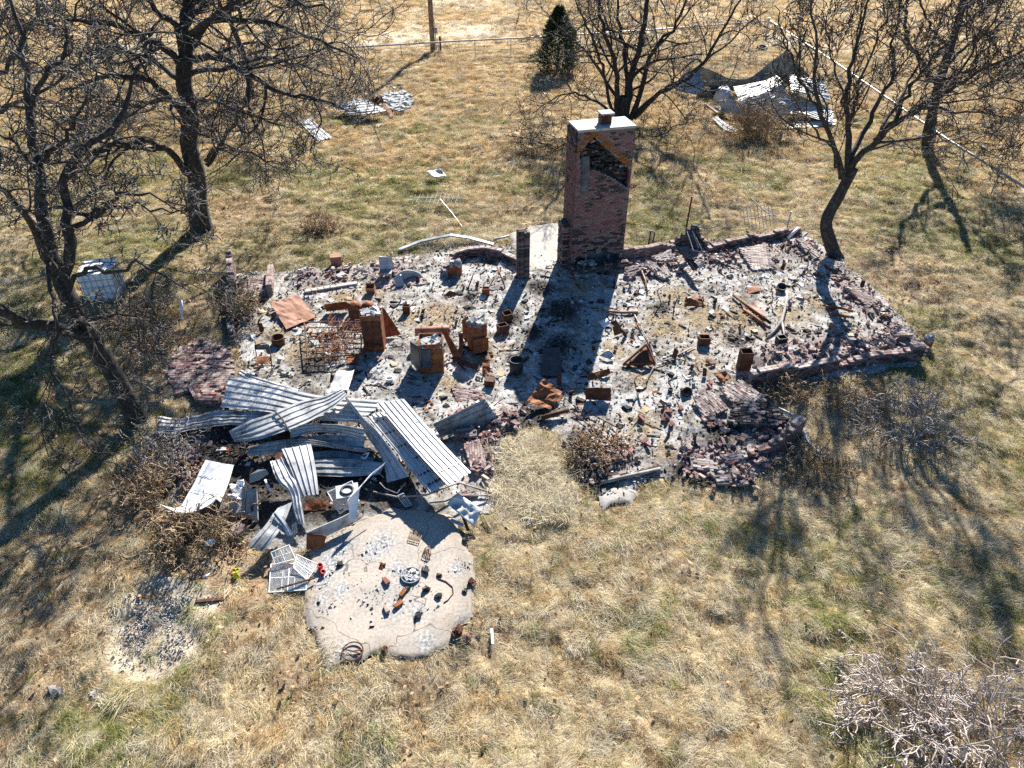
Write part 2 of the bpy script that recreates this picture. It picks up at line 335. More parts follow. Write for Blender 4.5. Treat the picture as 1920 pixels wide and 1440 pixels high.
# under the slabs the ground drops away
ins = np.zeros(X.shape, bool)
for P_ in (HOUSE, PAD, REAR): ins |= inpoly(X, Y, P_) & (edist(X, Y, P_) > .12)
Z = np.where(ins, -.25, Z)
me = bpy.data.meshes.new("ground")
vs = np.stack([X, Y, Z], -1).reshape(-1, 3); i = np.arange((ny-1)*nx).reshape(ny-1, nx)[:, :-1].ravel()
F4 = np.stack([i, i+1, i+nx+1, i+nx], 1)
me.from_pydata(vs.tolist(), [], F4.tolist())
g_, l_, p_, o_ = land(X.ravel(), Y.ravel())
dirt = np.where(inpoly(X.ravel(), Y.ravel(), DIRT) | inpoly(X.ravel(), Y.ravel(), GRAVEL), 1.0, 0.0)
ca = me.color_attributes.new('cover', 'FLOAT_COLOR', 'POINT')
ca.data.foreach_set('color', np.stack([np.clip(g_, 0, 1), np.clip(l_+dirt, 0, 1), np.clip(p_+.75*inpoly(X.ravel(), Y.ravel(), GRAVEL), 0, 1), np.clip(o_, 0, 1)], 1).astype(np.float32).ravel())
me.polygons.foreach_set('use_smooth', [True]*len(me.polygons)); me.update()
ground = bpy.data.objects.new("ground", me); COL.objects.link(ground); tag(ground, "dry straw coloured grassland around the burnt house", None, None, 'structure')

def node_ramp(n, l, src, cols, pos=None):
    cr = n.new("ShaderNodeValToRGB"); e = cr.color_ramp.elements
    while len(e) < len(cols): e.new(.5)
    for k, c in enumerate(cols): e[k].position = pos[k] if pos else .3+.4*k/(len(cols)-1); e[k].color = (*c, 1)
    l.new(src, cr.inputs[0]); return cr.outputs[0]
def node_noise(n, l, vec, scale, detail=5, rough=.65):
    z = n.new("ShaderNodeTexNoise"); z.inputs['Scale'].default_value = scale; z.inputs['Detail'].default_value = detail; z.inputs['Roughness'].default_value = rough
    l.new(vec, z.inputs['Vector']); return z.outputs['Fac']
def node_mix(n, l, fac, a, b, mode='MIX'):
    x = n.new("ShaderNodeMixRGB"); x.blend_type = mode
    for k, s in enumerate((fac, a, b)):
        if hasattr(s, 'default_value') or hasattr(s, 'links'): l.new(s, x.inputs[k])
        elif k == 0: x.inputs[0].default_value = s
        else: x.inputs[k].default_value = (*s, 1)
    return x.outputs[0]
def node_math(n, l, op, a, b=0.0, clamp=False):
    x = n.new("ShaderNodeMath"); x.operation = op; x.use_clamp = clamp
    for k, s in enumerate((a, b)):
        if hasattr(s, 'links'): l.new(s, x.inputs[k])
        else: x.inputs[k].default_value = s
    return x.outputs[0]
def area_material(name, build, attr, rough=.95, bump=.5, bscale=14, bdist=.04):
    m = bpy.data.materials.new(name); m.use_nodes = True; n = m.node_tree.nodes; l = m.node_tree.links; b = n["Principled BSDF"]
    b.inputs['Roughness'].default_value = rough; b.inputs['Specular IOR Level'].default_value = .15
    pos = n.new("ShaderNodeNewGeometry").outputs['Position']
    at = n.new("ShaderNodeAttribute"); at.attribute_name = attr; se = n.new("ShaderNodeSeparateColor"); l.new(at.outputs['Color'], se.inputs[0])
    col = build(n, l, pos, se.outputs[0], se.outputs[1], se.outputs[2], at.outputs['Alpha'])
    l.new(col, b.inputs['Base Color'])
    bp = n.new("ShaderNodeBump"); bp.inputs['Strength'].default_value = bump; bp.inputs['Distance'].default_value = bdist
    l.new(node_noise(n, l, pos, bscale, 6, .7), bp.inputs['Height']); l.new(bp.outputs[0], b.inputs['Normal']); return m
def _land(n, l, pos, g, lf, p, o):
    f1 = node_noise(n, l, pos, 3.2, 8, .72); f2 = node_noise(n, l, pos, 23, 4, .7)
    c = node_ramp(n, l, f1, [(.13, .095, .055), (.3, .235, .14), (.44, .37, .24)], [.34, .48, .66])
    c2 = node_ramp(n, l, f1, [(.15, .09, .04), (.36, .235, .105), (.48, .34, .17)], [.34, .48, .66])
    c = node_mix(n, l, o, c, c2)
    c = node_mix(n, l, node_math(n, l, 'MULTIPLY', g, .85, True), c, node_ramp(n, l, f1, [(.07, .085, .02), (.16, .165, .05), (.27, .25, .09)], [.34, .5, .66]))
    c = node_mix(n, l, node_math(n, l, 'MULTIPLY', lf, .9, True), c, node_ramp(n, l, f2, [(.09, .055, .03), (.19, .125, .075), (.34, .25, .16)], [.36, .5, .64]))
    return node_mix(n, l, node_math(n, l, 'MULTIPLY', p, 1.0, True), c, node_ramp(n, l, f1, [(.3, .24, .16), (.46, .4, .3), (.56, .51, .42)], [.34, .48, .66]))
ground.data.materials.append(area_material('dry_grassland', _land, 'cover', bump=.7, bscale=9, bdist=.06))

# ---- burnt house floor: one sheet of concrete under ash, with low mounds of rubble
def sheet_grid(poly, step, zf):
    xa = [p[0] for p in poly]; ya = [p[1] for p in poly]
    gx = np.arange(min(xa)-step, max(xa)+2*step, step); gy = np.arange(min(ya)-step, max(ya)+2*step, step); A, B = np.meshgrid(gx, gy)
    jx = A+.5*step*(vn(A*9, B*9, 61)-.5); jy = B+.5*step*(vn(A*9, B*9, 62)-.5)
    wob = .35*(fbm(A/.5, B/.5, 66)-.5); d = edist(A, B, poly); i = inpoly(A, B, poly); sd_ = np.where(i, d, -d)+wob
    keep = (sd_ > 0); q = keep[:-1, :-1] & keep[1:, :-1] & keep[:-1, 1:] & keep[1:, 1:]
    Zz = zf(jx, jy, np.clip(sd_, 0, 9)); nxx = A.shape[1]
    idx = np.arange(A.size).reshape(A.shape); a = idx[:-1, :-1][q]; f = np.stack([a, a+1, a+nxx+1, a+nxx], 1)
    used, inv = np.unique(f, return_inverse=True); v = np.stack([jx, jy, Zz], -1).reshape(-1, 3)[used]
    return v, inv.reshape(f.shape)
def floor_z(x, y, d):
    b, c, t, a = house_zones(x, y)
    pile = blobs(x, y, [(560, 850, 120), (480, 900, 90), (640, 900, 90), (750, 880, 60)])
    h = .045+.05*b*(.5+fbm(x/.5, y/.5, 31))+.1*b*fbm(x/1.1, y/1.1, 32)+.12*np.clip(pile, 0, 1)*fbm(x/.8, y/.8, 35)+.05*(fbm(x/.3, y/.3, 33)-.5)+.03*(vn(x/.11, y/.11, 34)-.5)
    return np.maximum(.012, h*np.clip(d/.35, .1, 1))
v_, f_ = sheet_grid(HOUSE, .075, floor_z)
me = bpy.data.meshes.new("house_floor"); me.from_pydata(v_.tolist(), [], f_.tolist())
b_, c_, t_, a_ = house_zones(v_[:, 0], v_[:, 1])
ca = me.color_attributes.new('cover', 'FLOAT_COLOR', 'POINT'); ca.data.foreach_set('color', np.stack([b_, c_, t_, a_], 1).astype(np.float32).ravel())
me.polygons.foreach_set('use_smooth', [True]*len(me.polygons)); me.update()
house_floor = bpy.data.objects.new("house_floor", me); COL.objects.link(house_floor); tag(house_floor, "ash covered concrete floor of the burnt house", None, None, 'structure')
def _floor(n, l, pos, br, ch, tn, ash):
    f1 = node_math(n, l, 'ADD', node_math(n, l, 'MULTIPLY', node_noise(n, l, pos, 3.4, 9, .78), .62), node_math(n, l, 'MULTIPLY', node_noise(n, l, pos, .8, 4, .6), .38)); f2 = node_noise(n, l, pos, 15, 5, .72); f3 = node_noise(n, l, pos, 5.5, 7, .75)
    c = node_ramp(n, l, f1, [(.015, .014, .014), (.1, .098, .095), (.32, .32, .315), (.55, .55, .54)], [.37, .44, .51, .61])
    tan = node_ramp(n, l, f2, [(.06, .042, .027), (.2, .15, .09), (.35, .285, .19)], [.34, .48, .64])
    k = node_math(n, l, 'ADD', node_math(n, l, 'MULTIPLY', tn, 1.0), node_math(n, l, 'MULTIPLY', node_math(n, l, 'SUBTRACT', f3, .45), 4.0))
    c = node_mix(n, l, node_math(n, l, 'MULTIPLY', k, 1.0, True), c, tan)
    c = node_mix(n, l, node_math(n, l, 'MULTIPLY', node_math(n, l, 'MULTIPLY', ash, f1), 1.5, True), c, node_ramp(n, l, f2, [(.13, .135, .138), (.29, .295, .295), (.44, .44, .43)], [.3, .45, .62]))
    c = node_mix(n, l, node_math(n, l, 'MULTIPLY', node_math(n, l, 'MULTIPLY', br, f3), 1.9, True), c, node_ramp(n, l, f2, [(.06, .04, .04), (.2, .14, .13), (.34, .28, .26)], [.36, .5, .64]))
    k2 = node_math(n, l, 'MULTIPLY', node_math(n, l, 'MULTIPLY', ch, node_math(n, l, 'ADD', f3, .12)), 2.4, True)  # char mask, with the pile's shade painted in
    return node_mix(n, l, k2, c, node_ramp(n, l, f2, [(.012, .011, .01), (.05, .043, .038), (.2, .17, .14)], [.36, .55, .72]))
house_floor.data.materials.append(area_material('ash_floor', _floor, 'cover', bump=.8, bscale=18, bdist=.05))

# ---- front concrete pad and the others
STAINZ = [(720, 1020, 22), (700, 1035, 18), (760, 1085, 20), (745, 1070, 16), (620, 1060, 26), (610, 1090, 18), (640, 1030, 20), (745, 1140, 18), (785, 1150, 16), (600, 1130, 16), (640, 1110, 14), (800, 1208, 16), (640, 1225, 16), (870, 1170, 18), (860, 1070, 14)]
def pad(name, poly, label, zt, cols, stains=True):
    v, f = sheet_grid(poly, .045, lambda x, y, d: zt*np.clip(d/.12, .2, 1))
    me = bpy.data.meshes.new(name); me.from_pydata(v.tolist(), [], f.tolist())
    st = blobs(v[:, 0], v[:, 1], STAINZ) if stains else np.zeros(len(v))
    d = edist(v[:, 0], v[:, 1], poly); ed = np.clip(1-d/.5, 0, 1)
    ca = me.color_attributes.new('cover', 'FLOAT_COLOR', 'POINT'); ca.data.foreach_set('color', np.stack([st, ed, 0*st, 0*st+1], 1).astype(np.float32).ravel())
    me.polygons.foreach_set('use_smooth', [True]*len(me.polygons)); me.update(); o = bpy.data.objects.new(name, me); COL.objects.link(o); tag(o, label, None, None, 'structure')
    def bld(n, l, pos, s, e, q, al):
        f1 = node_noise(n, l, pos, .9, 7, .6); f2 = node_noise(n, l, pos, 17, 6, .7)
        c = node_ramp(n, l, f1, cols, [.36, .5, .62]); c = node_mix(n, l, .18, c, node_ramp(n, l, f2, [(.2, .18, .16), (.7, .66, .6)], [.4, .55]))
        k = node_math(n, l, 'MULTIPLY', node_math(n, l, 'MULTIPLY', s, f2), 1.7, True)
        c = node_mix(n, l, k, c, node_ramp(n, l, f2, [(.05, .055, .06), (.22, .24, .26), (.6, .61, .61)], [.38, .5, .66]))
        k = node_math(n, l, 'MULTIPLY', node_math(n, l, 'MULTIPLY', e, f1), 1.1, True)
        c = node_mix(n, l, k, c, (.17, .14, .105))
        f4 = node_noise(n, l, pos, 2.3, 8, .7); c = node_mix(n, l, node_math(n, l, 'MULTIPLY', node_math(n, l, 'SUBTRACT', f4, .56), 3.0, True), c, (.105, .1, .095))
        vo = n.new('ShaderNodeTexVoronoi'); vo.feature = 'DISTANCE_TO_EDGE'; vo.inputs['Scale'].default_value = .55; wv = n.new('ShaderNodeVectorMath'); wv.operation = 'ADD'; nz_ = n.new('ShaderNodeTexNoise'); nz_.inputs['Scale'].default_value = 1.6; l.new(pos, nz_.inputs['Vector']); l.new(pos, wv.inputs[0]); l.new(nz_.outputs['Color'], wv.inputs[1]); l.new(wv.outputs[0], vo.inputs['Vector'])
        return node_mix(n, l, node_math(n, l, 'MULTIPLY', node_math(n, l, 'LESS_THAN', vo.outputs['Distance'], .006), .7), c, (.05, .045, .04))
    o.data.materials.append(area_material(name+"_concrete", bld, 'cover', rough=.85, bump=.15, bscale=25, bdist=.01)); return o
pad("front_pad", PAD, "pinkish concrete pad in front of the metal pile", .058, [(.22, .205, .185), (.29, .25, .212), (.33, .278, .228)])
pad("rear_pad", REAR, "pale concrete patch left of the chimney", .075, [(.24, .23, .21), (.31, .295, .262), (.34, .325, .29)], False)
pad("side_pad", SIDE, "small white concrete patch at the grass edge", .06, [(.27, .27, .265), (.34, .34, .335), (.38, .38, .375)], False)
# ================================================================== GRASS, LEAVES, GRAVEL (stuff)
def tuft(seed, n, L, splay, wid, mats, rad=.13, droop=.5, lean=0.0):
    r = np.random.default_rng(seed); v = []; f = []
    for k in range(n):
        az = r.uniform(0, 6.283); rr = rad*math.sqrt(r.uniform()); p = np.array([rr*math.cos(az*1.7), rr*math.sin(az*1.7), -.02])
        th = r.uniform(.1, splay); ln = L*r.uniform(.55, 1.25); d = np.array([math.sin(th)*math.cos(az)+lean, math.sin(th)*math.sin(az)-.4*lean, math.cos(th)]); d /= np.linalg.norm(d)
        s = np.array([-math.sin(az+r.uniform(-.9, .9)), math.cos(az), r.uniform(-.5, .5)]); s /= np.linalg.norm(s); w_ = wid*r.uniform(.6, 1.3)
        p1 = p+d*ln*.5; d2 = d+np.array([0, 0, -droop*r.uniform(.4, 1.4)]); d2 /= np.linalg.norm(d2); p2 = p1+d2*ln*.5
        p2[2] = max(p2[2], .01)
        b = len(v); v += [p-s*w_*.5, p+s*w_*.5, p1+s*w_*.45, p1-s*w_*.45, p2]; f += [(b, b+1, b+2, b+3), (b+3, b+2, b+4)]
    return mkmesh("tuft", v, f, mats)
def matt(seed, n, L, wid, mats, rad=.2, spread=.6, el=(.02, .5)):
    """a swath of matted blades lying roughly along +x, arching over"""
    r = np.random.default_rng(seed); v = []; f = []
    for k in range(n):
        p = np.array([r.normal(-.08, rad*.6), r.normal(0, rad*.6), -.02]); az = r.normal(0, spread); e = r.uniform(*el); ln = L*r.uniform(.5, 1.25)
        d = np.array([math.cos(az)*math.cos(e), math.sin(az)*math.cos(e), math.sin(e)]); az2 = az+r.normal(0, .35)
        d2 = np.array([math.cos(az2)*math.cos(.2), math.sin(az2)*math.cos(.2), -.28*e-.05]); s = np.array([-math.sin(az), math.cos(az), r.uniform(-.7, .7)]); w_ = wid*r.uniform(.6, 1.3)
        p1 = p+d*ln*.45; p2 = p1+(d+d2)*.5*ln*.3; p3 = p2+d2*ln*.3; p3[2] = max(p3[2], .005); b = len(v)
        v += [p-s*w_*.5, p+s*w_*.5, p1+s*w_*.5, p1-s*w_*.5, p2+s*w_*.35, p2-s*w_*.35, p3]; f += [(b, b+1, b+2, b+3), (b+3, b+2, b+4, b+5), (b+5, b+4, b+6)]
    return mkmesh("tuft", v, f, mats)
GM = ['g_straw', 'g_tan', 'g_brown', 'g_green', 'g_grey']
protos = []
for mname in GM:
    sd_ = 100+10*GM.index(mname)
    protos += [matt(sd_, 60, .3, .0075, [M[mname]], .2, .5, (.05, .7)), matt(sd_+1, 50, .36, .0075, [M[mname]], .16, .75, (.1, .9)),
               tuft(sd_+2, 70, .15, 1.5, .0075, [M[mname]], rad=.2, droop=.4, lean=.25), matt(sd_+3, 56, .42, .008, [M[mname]], .2, .4, (.05, .5)), tuft(sd_+4, 55, .22, 1.35, .0075, [M[mname]], rad=.17, droop=.7, lean=.3)]
NQ = 5
def in_view(x, y, mg): return np.abs(x) < (.5737*y+5.44)*1.0+mg
def cells(y0, y1, s, mg):
    gx = np.arange(-(.574*y1+6+mg), .574*y1+6+mg, s); gy = np.arange(y0, y1, s); A, B = np.meshgrid(gx, gy); A = A.ravel(); B = B.ravel()
    A = A+rng.uniform(-.6, .6, A.size)*s; B = B+rng.uniform(-.6, .6, B.size)*s; k = in_view(A, B, mg); return A[k], B[k]
def land_keep(x, y):
    """chance that a tuft grows here"""
    k = np.ones(len(x))
    for P in (HOUSE, PAD, REAR, SIDE):
        d = edist(x, y, P); i = inpoly(x, y, P); k *= np.where(i, np.where(d < .3, .4, 0.0), 1.0)
    k *= np.where(inpoly(x, y, PATIO), .02, 1); k *= np.where(inpoly(x, y, GRAVEL), .14, 1)*np.where(inpoly(x, y, DIRT), .2, 1)
    return k
def grass(name, label, y0, y1, s, mg, sc, seed):
    x, y = cells(y0, y1, s, mg); g, lf, p, o = land(x, y); keep = land_keep(x, y)
    n1 = fbm(x/.5, y/.42, 51+seed); n2 = fbm(x/2.2, y/2.2, 55+seed)
    keep *= np.clip(1.15-.55*np.clip(lf, 0, 1)-.25*np.clip(g, 0, 1), 0, 1)*np.where(n1 < .3, .5, 1.0)*(1-.6*np.clip(p, 0, 1))
    k = rng.random(len(x)) < keep; x, y, g, lf, p, o, n1, n2 = [a[k] for a in (x, y, g, lf, p, o, n1, n2)]; N = len(x)
    u = rng.random(N); c = np.zeros(N, int)
    pr = np.stack([.55-.38*o, .16+.5*o, .06+.55*np.clip(lf, 0, 1)+.6*(n1 < .44), .04+1.5*np.clip(g, 0, 1.0)+.1*(n2 < .4), .32-.22*np.clip(o, 0, 1)+1.0*np.clip(p, 0, 1)], 1); pr = np.clip(pr, .01, None); pr /= pr.sum(1, keepdims=True)
    c = (u[:, None] > np.cumsum(pr, 1)).sum(1).clip(0, 4)
    big = (n2 > .5)
    q = np.where(rng.random(N) < .65, rng.integers(0, NQ, N), np.where(big, rng.choice([1, 3, 0], N), rng.choice([2, 4, 0], N)))
    scl = sc*rng.uniform(.7, 1.25, N)*(.55+.95*n1)*np.where(lf > .5, .75, 1.0)
    rot = np.stack([rng.normal(0, .12, N), rng.normal(0, .12, N), -.9+3.2*(fbm(x/3.5, y/3.5, 58)-.5)+rng.normal(0, .55, N)+np.where(rng.random(N) < .2, rng.uniform(0, 6.28, N), 0)], 1)
    z = gh(x, y); s3 = np.stack([scl*rng.uniform(.9, 1.2, N), scl*rng.uniform(.9, 1.2, N), scl*np.clip(.55+.8*n2, .6, 1.2)], 1)
    scatter(name, label, protos, np.stack([x, y, z], 1), rot, s3, c*NQ+q); return N
NG = grass("dry_grass", "matted dry straw and green grass around the ruin", 4.2, 30, .118, 2.5, .64, 0)
NG += grass("field_grass", "tan dry grass of the yard behind the house", 30, 60, .21, 3, 1.0, 3)
NG += grass("meadow_grass", "tall orange brown grass beyond the pipe fence", 60, 125, .55, 4, 1.9, 6)
# weeds and leaf drifts inside the house: grass only where the photo shows it
def zone_pts(L, n):
    P = []
    for u, v, r in L:
        k = int(n*r*r/1600.0)+1
        for _ in range(k):
            a = U(0, 6.283); q = r*math.sqrt(-math.log(max(1e-6, R())))*.75; p = G(u+q*math.cos(a), v+q*.72*math.sin(a)); P.append((p.x, p.y))
    return np.array(P)
P = zone_pts([(1245, 610, 26), (1320, 600, 30), (1390, 610, 26), (1215, 720, 16), (1200, 690, 16), (840, 720, 14), (830, 455, 50), (880, 450, 30), (575, 655, 20), (1250, 850, 14), (1340, 650, 16)], 20)
rot = np.stack([rng.normal(0, .2, len(P)), rng.normal(0, .2, len(P)), rng.uniform(0, 6.28, len(P))], 1)
scatter("weed_tufts", "small straw tufts growing through the ash", protos, np.column_stack([P, np.full(len(P), .04)]), rot, rng.uniform(.3, .7, len(P)), rng.choice([0, 4, 1, 10, 11, 20, 22], len(P)))

# dead leaves
def leafmesh(seed, m, s=.09):
    r = np.random.default_rng(seed); a = s*r.uniform(.8, 1.2); b = a*r.uniform(.5, .7); c = r.uniform(.01, .035)
    v = [(-a, 0, c), (-.2*a, -b, 0), (.6*a, -.6*b, c*.6), (a, 0, c), (.6*a, .6*b, 0), (-.2*a, b, c)]
    return mkmesh("leaf", v, [(0, 1, 2, 5), (2, 3, 4, 5)], [m])
lm = [leafmesh(i, M['leaf'] if i % 3 else M['leaf_dark']) for i in range(6)]
x, y = cells(4.5, 40, .15, 2); g, lf, p, o = land(x, y)
k = rng.random(len(x)) < np.clip(.06+.75*lf*fbm(x/.7, y/.7, 71), 0, .9)*np.where(inpoly(x, y, PAD) | inpoly(x, y, REAR), .01, np.where(inpoly(x, y, HOUSE), .1, 1))
x, y = x[k], y[k]; N = len(x)
scatter("fallen_leaves", "brown dead leaves lying in the grass", lm, np.stack([x, y, np.where(inpoly(x, y, HOUSE), .09, gh(x, y)+.05+.1*rng.random(N))], 1),
        np.stack([rng.normal(0, .5, N), rng.normal(0, .5, N), rng.uniform(0, 6.28, N)], 1), rng.uniform(.35, .8, N), rng.integers(0, 6, N))
P = zone_pts([(380, 700, 60), (370, 650, 40), (420, 600, 40), (560, 540, 40), (600, 520, 40), (560, 660, 50), (480, 560, 30), (830, 600, 44), (900, 660, 30), (1180, 720, 30), (1140, 860, 50), (1470, 500, 50), (1550, 650, 60), (1400, 870, 50), (1350, 610, 60), (640, 560, 30), (560, 800, 60), (640, 960, 40), (480, 720, 40), (1500, 560, 50), (345, 760, 30)], 14)
N = len(P)
scatter("leaf_litter", "dead leaves blown over the house floor", lm, np.column_stack([P, np.full(N, .085)+.06*rng.random(N)]), np.stack([rng.normal(0, .5, N), rng.normal(0, .5, N), rng.uniform(0, 6.28, N)], 1), rng.uniform(.35, .75, N), rng.integers(0, 6, N))

# gravel
gm = mat('gravel_stone', [(.22, .21, .2), (.32, .31, .295), (.42, .41, .39)], 9, .9, rnd=.35)
st = [chunk((.06, .05, .035), gm, .25, "pebble") for _ in range(4)]
x, y = cells(6.2, 11, .03, 0); k = inpoly(x, y, GRAVEL); x, y = x[k], y[k]; d = edist(x, y, GRAVEL)
k = rng.random(len(x)) < np.clip(d/.9, .1, .9)*np.clip((fbm(x/.5, y/.5, 81)-.3)*4, .1, 1); x, y = x[k], y[k]; N = len(x)
scatter("gravel", "white grey gravel patch on the left", st, np.stack([x, y, gh(x, y)+.015+.02*rng.random(N)], 1), rng.uniform(0, 6.28, (N, 3)), rng.uniform(.28, .6, N), rng.integers(0, 4, N))

# ash lumps, charcoal and chips on the floors
ch = [chunk((.09, .07, .04), M['ashc'], .25), chunk((.07, .05, .045), M['ashc'], .25), chunk((.1, .05, .04), M['char'], .25), chunk((.16, .035, .03), M['char'], .2), chunk((.08, .06, .04), M['chip_tan'], .25), chunk((.08, .06, .03), M['chip_blue'], .25), chunk((.1, .05, .03), M['rust'], .25), chunk((.16, .06, .006), M['rust_pale'], .2)]
x, y = cells(12, 28, .1, 0); k = inpoly(x, y, HOUSE); x, y = x[k], y[k]; b, c, t, a = house_zones(x, y)
k = rng.random(len(x)) < np.clip(-.02+.75*fbm(x/.6, y/.6, 91)-.2*t+.35*c, 0, .8); x, y, b, c, t, a = [q[k] for q in (x, y, b, c, t, a)]; N = len(x)
nc_ = 1-.92*np.clip(c, 0, 1); pr = np.stack([(.35+1.2*a)*nc_, (.4+1.2*a)*nc_, .16+1.6*c, .06+.5*c, (.45+1.3*t)*nc_, .25*nc_, .1+0*a, .03+0*a], 1); pr /= pr.sum(1, keepdims=True)  # bright chips thinned under the pile to keep its painted shade dark
idx = (rng.random(N)[:, None] > np.cumsum(pr, 1)).sum(1).clip(0, 7)
scatter("ash_debris", "lumps of ash, charcoal and chips strewn over the floor", ch, np.stack([x, y, floor_z(x, y, np.full(N, 1.0))+.012], 1), np.stack([rng.normal(0, .5, N), rng.normal(0, .5, N), rng.uniform(0, 6.28, N)], 1), rng.gamma(3, .13, N)+.15, idx)
P = zone_pts([(700, 1030, 20), (720, 1018, 20), (690, 1045, 16), (865, 1060, 22), (880, 1065, 20), (750, 1080, 18), (610, 1075, 24), (600, 1100, 20), (620, 1140, 22), (640, 1040, 18), (745, 1145, 14), (790, 1150, 14), (600, 1180, 20), (640, 1230, 16), (860, 1200, 18), (845, 1225, 14), (650, 1080, 14), (780, 1110, 40), (700, 1120, 60)], 38)
N = len(P); idx = rng.choice([0, 1, 2, 5, 1, 0, 4], N)
scatter("pad_debris", "white and black crumbs of burnt stuff on the front pad", ch, np.column_stack([P, np.full(N, .066)]), np.stack([rng.normal(0, .5, N), rng.normal(0, .5, N), rng.uniform(0, 6.28, N)], 1), rng.gamma(2, .11, N)+.08, idx)
# burnt clutter: bent plates, curled strips, rods, charred sticks, flakes, ash mounds
def bent(seed, m, L=.26, W=.14):
    r = np.random.default_rng(seed); b = MB(); v = []; a = 0; x = z = 0
    for i in range(5):
        w_ = W*r.uniform(.6, 1.1); v += [(x, -w_/2, z+r.uniform(0, .03)), (x+r.uniform(-.03, .03), w_/2, z+r.uniform(0, .05))]; a += r.normal(0, .7); x += L/4*math.cos(a); z += abs(L/4*math.sin(a))
    for i in range(4): v2 = i*2; b.f.append((v2, v2+2, v2+3, v2+1))
    n = len(v); b.v = v+[(p[0], p[1], p[2]-.006) for p in v]; b.f += [tuple(k+n for k in q[::-1]) for q in b.f]; return mkmesh("scrap", b.v, b.f, [m])
def curl(seed, m):
    r = np.random.default_rng(seed); pts = [Vector((0, 0, .02))]; d = Vector((1, 0, .2))
    for i in range(7): d = (d+Vector(r.normal(0, .6, 3))).normalized(); pts.append(pts[-1]+d*.07); pts[-1].z = max(.02, pts[-1].z)
    b = MB().tube(pts, .009, 4); return mkmesh("scrap", b.v, b.f, [m])
def stick(L, t, m): b = MB().box((0, 0, .02), (L, t, t), jit=.06); return mkmesh("scrap", b.v, b.f, [m])
cl = [bent(1, M['rust']), bent(2, M['rust_dark'], .34, .18), bent(3, M['rust_pale'], .2, .1), bent(4, M['rust'], .3, .08), bent(5, M['zinc_dull_shade'], .24, .14), curl(6, M['rust_dark']), curl(7, M['rust']), stick(.55, .035, M['char']), stick(.7, .022, M['rust_dark']), stick(.4, .05, M['char']), chunk((.3, .24, .07), M['ashc'], .25), chunk((.22, .2, .06), M['ashc'], .25), chunk((.24, .2, .09), M['char'], .25), bent(8, M['ashc'], .22, .16), chunk((.28, .22, .06), M['chip_tan'], .25), stick(.45, .05, M['deadwood'])]
x, y = cells(12.5, 27, .21, 0); k = inpoly(x, y, HOUSE); x, y = x[k], y[k]; b, c, t, a = house_zones(x, y); q = fbm(x/1.0, y/1.0, 95); d = edist(x, y, HOUSE)
k = rng.random(len(x)) < np.clip((q-.4)*2.6, .03, .6)*np.where(d < .35, .3, 1); x, y, b, c, a, t = [e[k] for e in (x, y, b, c, a, t)]; N = len(x)
pr = np.stack([.5+0*a, .6+0*a, .35+0*a, .5+0*a, .3+0*a, .6+0*a, .5+0*a, .7+c, .7+0*a, .6+c, .4+a, .4+a, .9+2*c, .25+.6*a, .12+.2*t, .3+0*a], 1); pr /= pr.sum(1, keepdims=True); idx = (rng.random(N)[:, None] > np.cumsum(pr, 1)).sum(1).clip(0, 15)
scatter("burnt_clutter", "rust scraps, charred sticks, wires and ash lumps strewn all over the house floor", cl, np.stack([x, y, floor_z(x, y, np.full(N, 1.0))+.005], 1), np.stack([rng.normal(0, .18, N), rng.normal(0, .18, N), rng.uniform(0, 6.28, N)], 1), rng.uniform(.35, .95, N), idx)
# broken brick
bk = [chunk((.12, .09, .06), M['b1'], .14), chunk((.2, .09, .06), M['b1'], .05), chunk((.1, .08, .06), M['b2'], .16), chunk((.13, .09, .06), M['b3'], .14), chunk((.2, .09, .06), M['b3'], .05), chunk((.09, .07, .05), M['b6'], .2), chunk((.1, .08, .05), M['b4'], .2)]
P = zone_pts([z for z in BRICKZ], 46); N = len(P); x, y = P[:, 0], P[:, 1]
scatter("brick_rubble", "broken bricks and mortar crumbs heaped along the fallen walls", bk, np.stack([x, y, floor_z(x, y, np.full(N, 1.))+.02+.05*rng.random(N)], 1), np.stack([rng.normal(0, .7, N), rng.normal(0, .7, N), rng.uniform(0, 6.28, N)], 1), rng.uniform(.45, 1.0, N), rng.choice(7, N, p=[.14, .08, .1, .26, .12, .2, .1]))

# ================================================================== TREES
def tubes(P, Rr, k, V, F):
    """append N tubes (N,n,3) with radii (N,n) to vertex / face lists"""
    N, n, _ = P.shape
    T = np.gradient(P, axis=1); T /= np.linalg.norm(T, axis=2, keepdims=True)+1e-9
    ref = np.eye(3)[np.abs(T).max(1).argmin(1)][:, None, :]; ref = np.broadcast_to(ref, P.shape)
    A = np.cross(T, ref); A /= np.linalg.norm(A, axis=2, keepdims=True)+1e-9; B = np.cross(A, T)
    an = np.arange(k)*2*np.pi/k
    W = P[:, :, None, :]+(A[:, :, None, :]*np.cos(an)[None, None, :, None]+B[:, :, None, :]*np.sin(an)[None, None, :, None])*Rr[:, :, None, None]
    base = sum(len(a) for a in V); V.append(W.reshape(-1, 3)); i = np.arange(N*n*k).reshape(N, n, k)+base
    a = i[:, :-1, :]; b = np.roll(a, -1, 2); c = i[:, 1:, :]; d = np.roll(c, -1, 2)
    F.append(np.stack([a, b, d, c], -1).reshape(-1, 4))
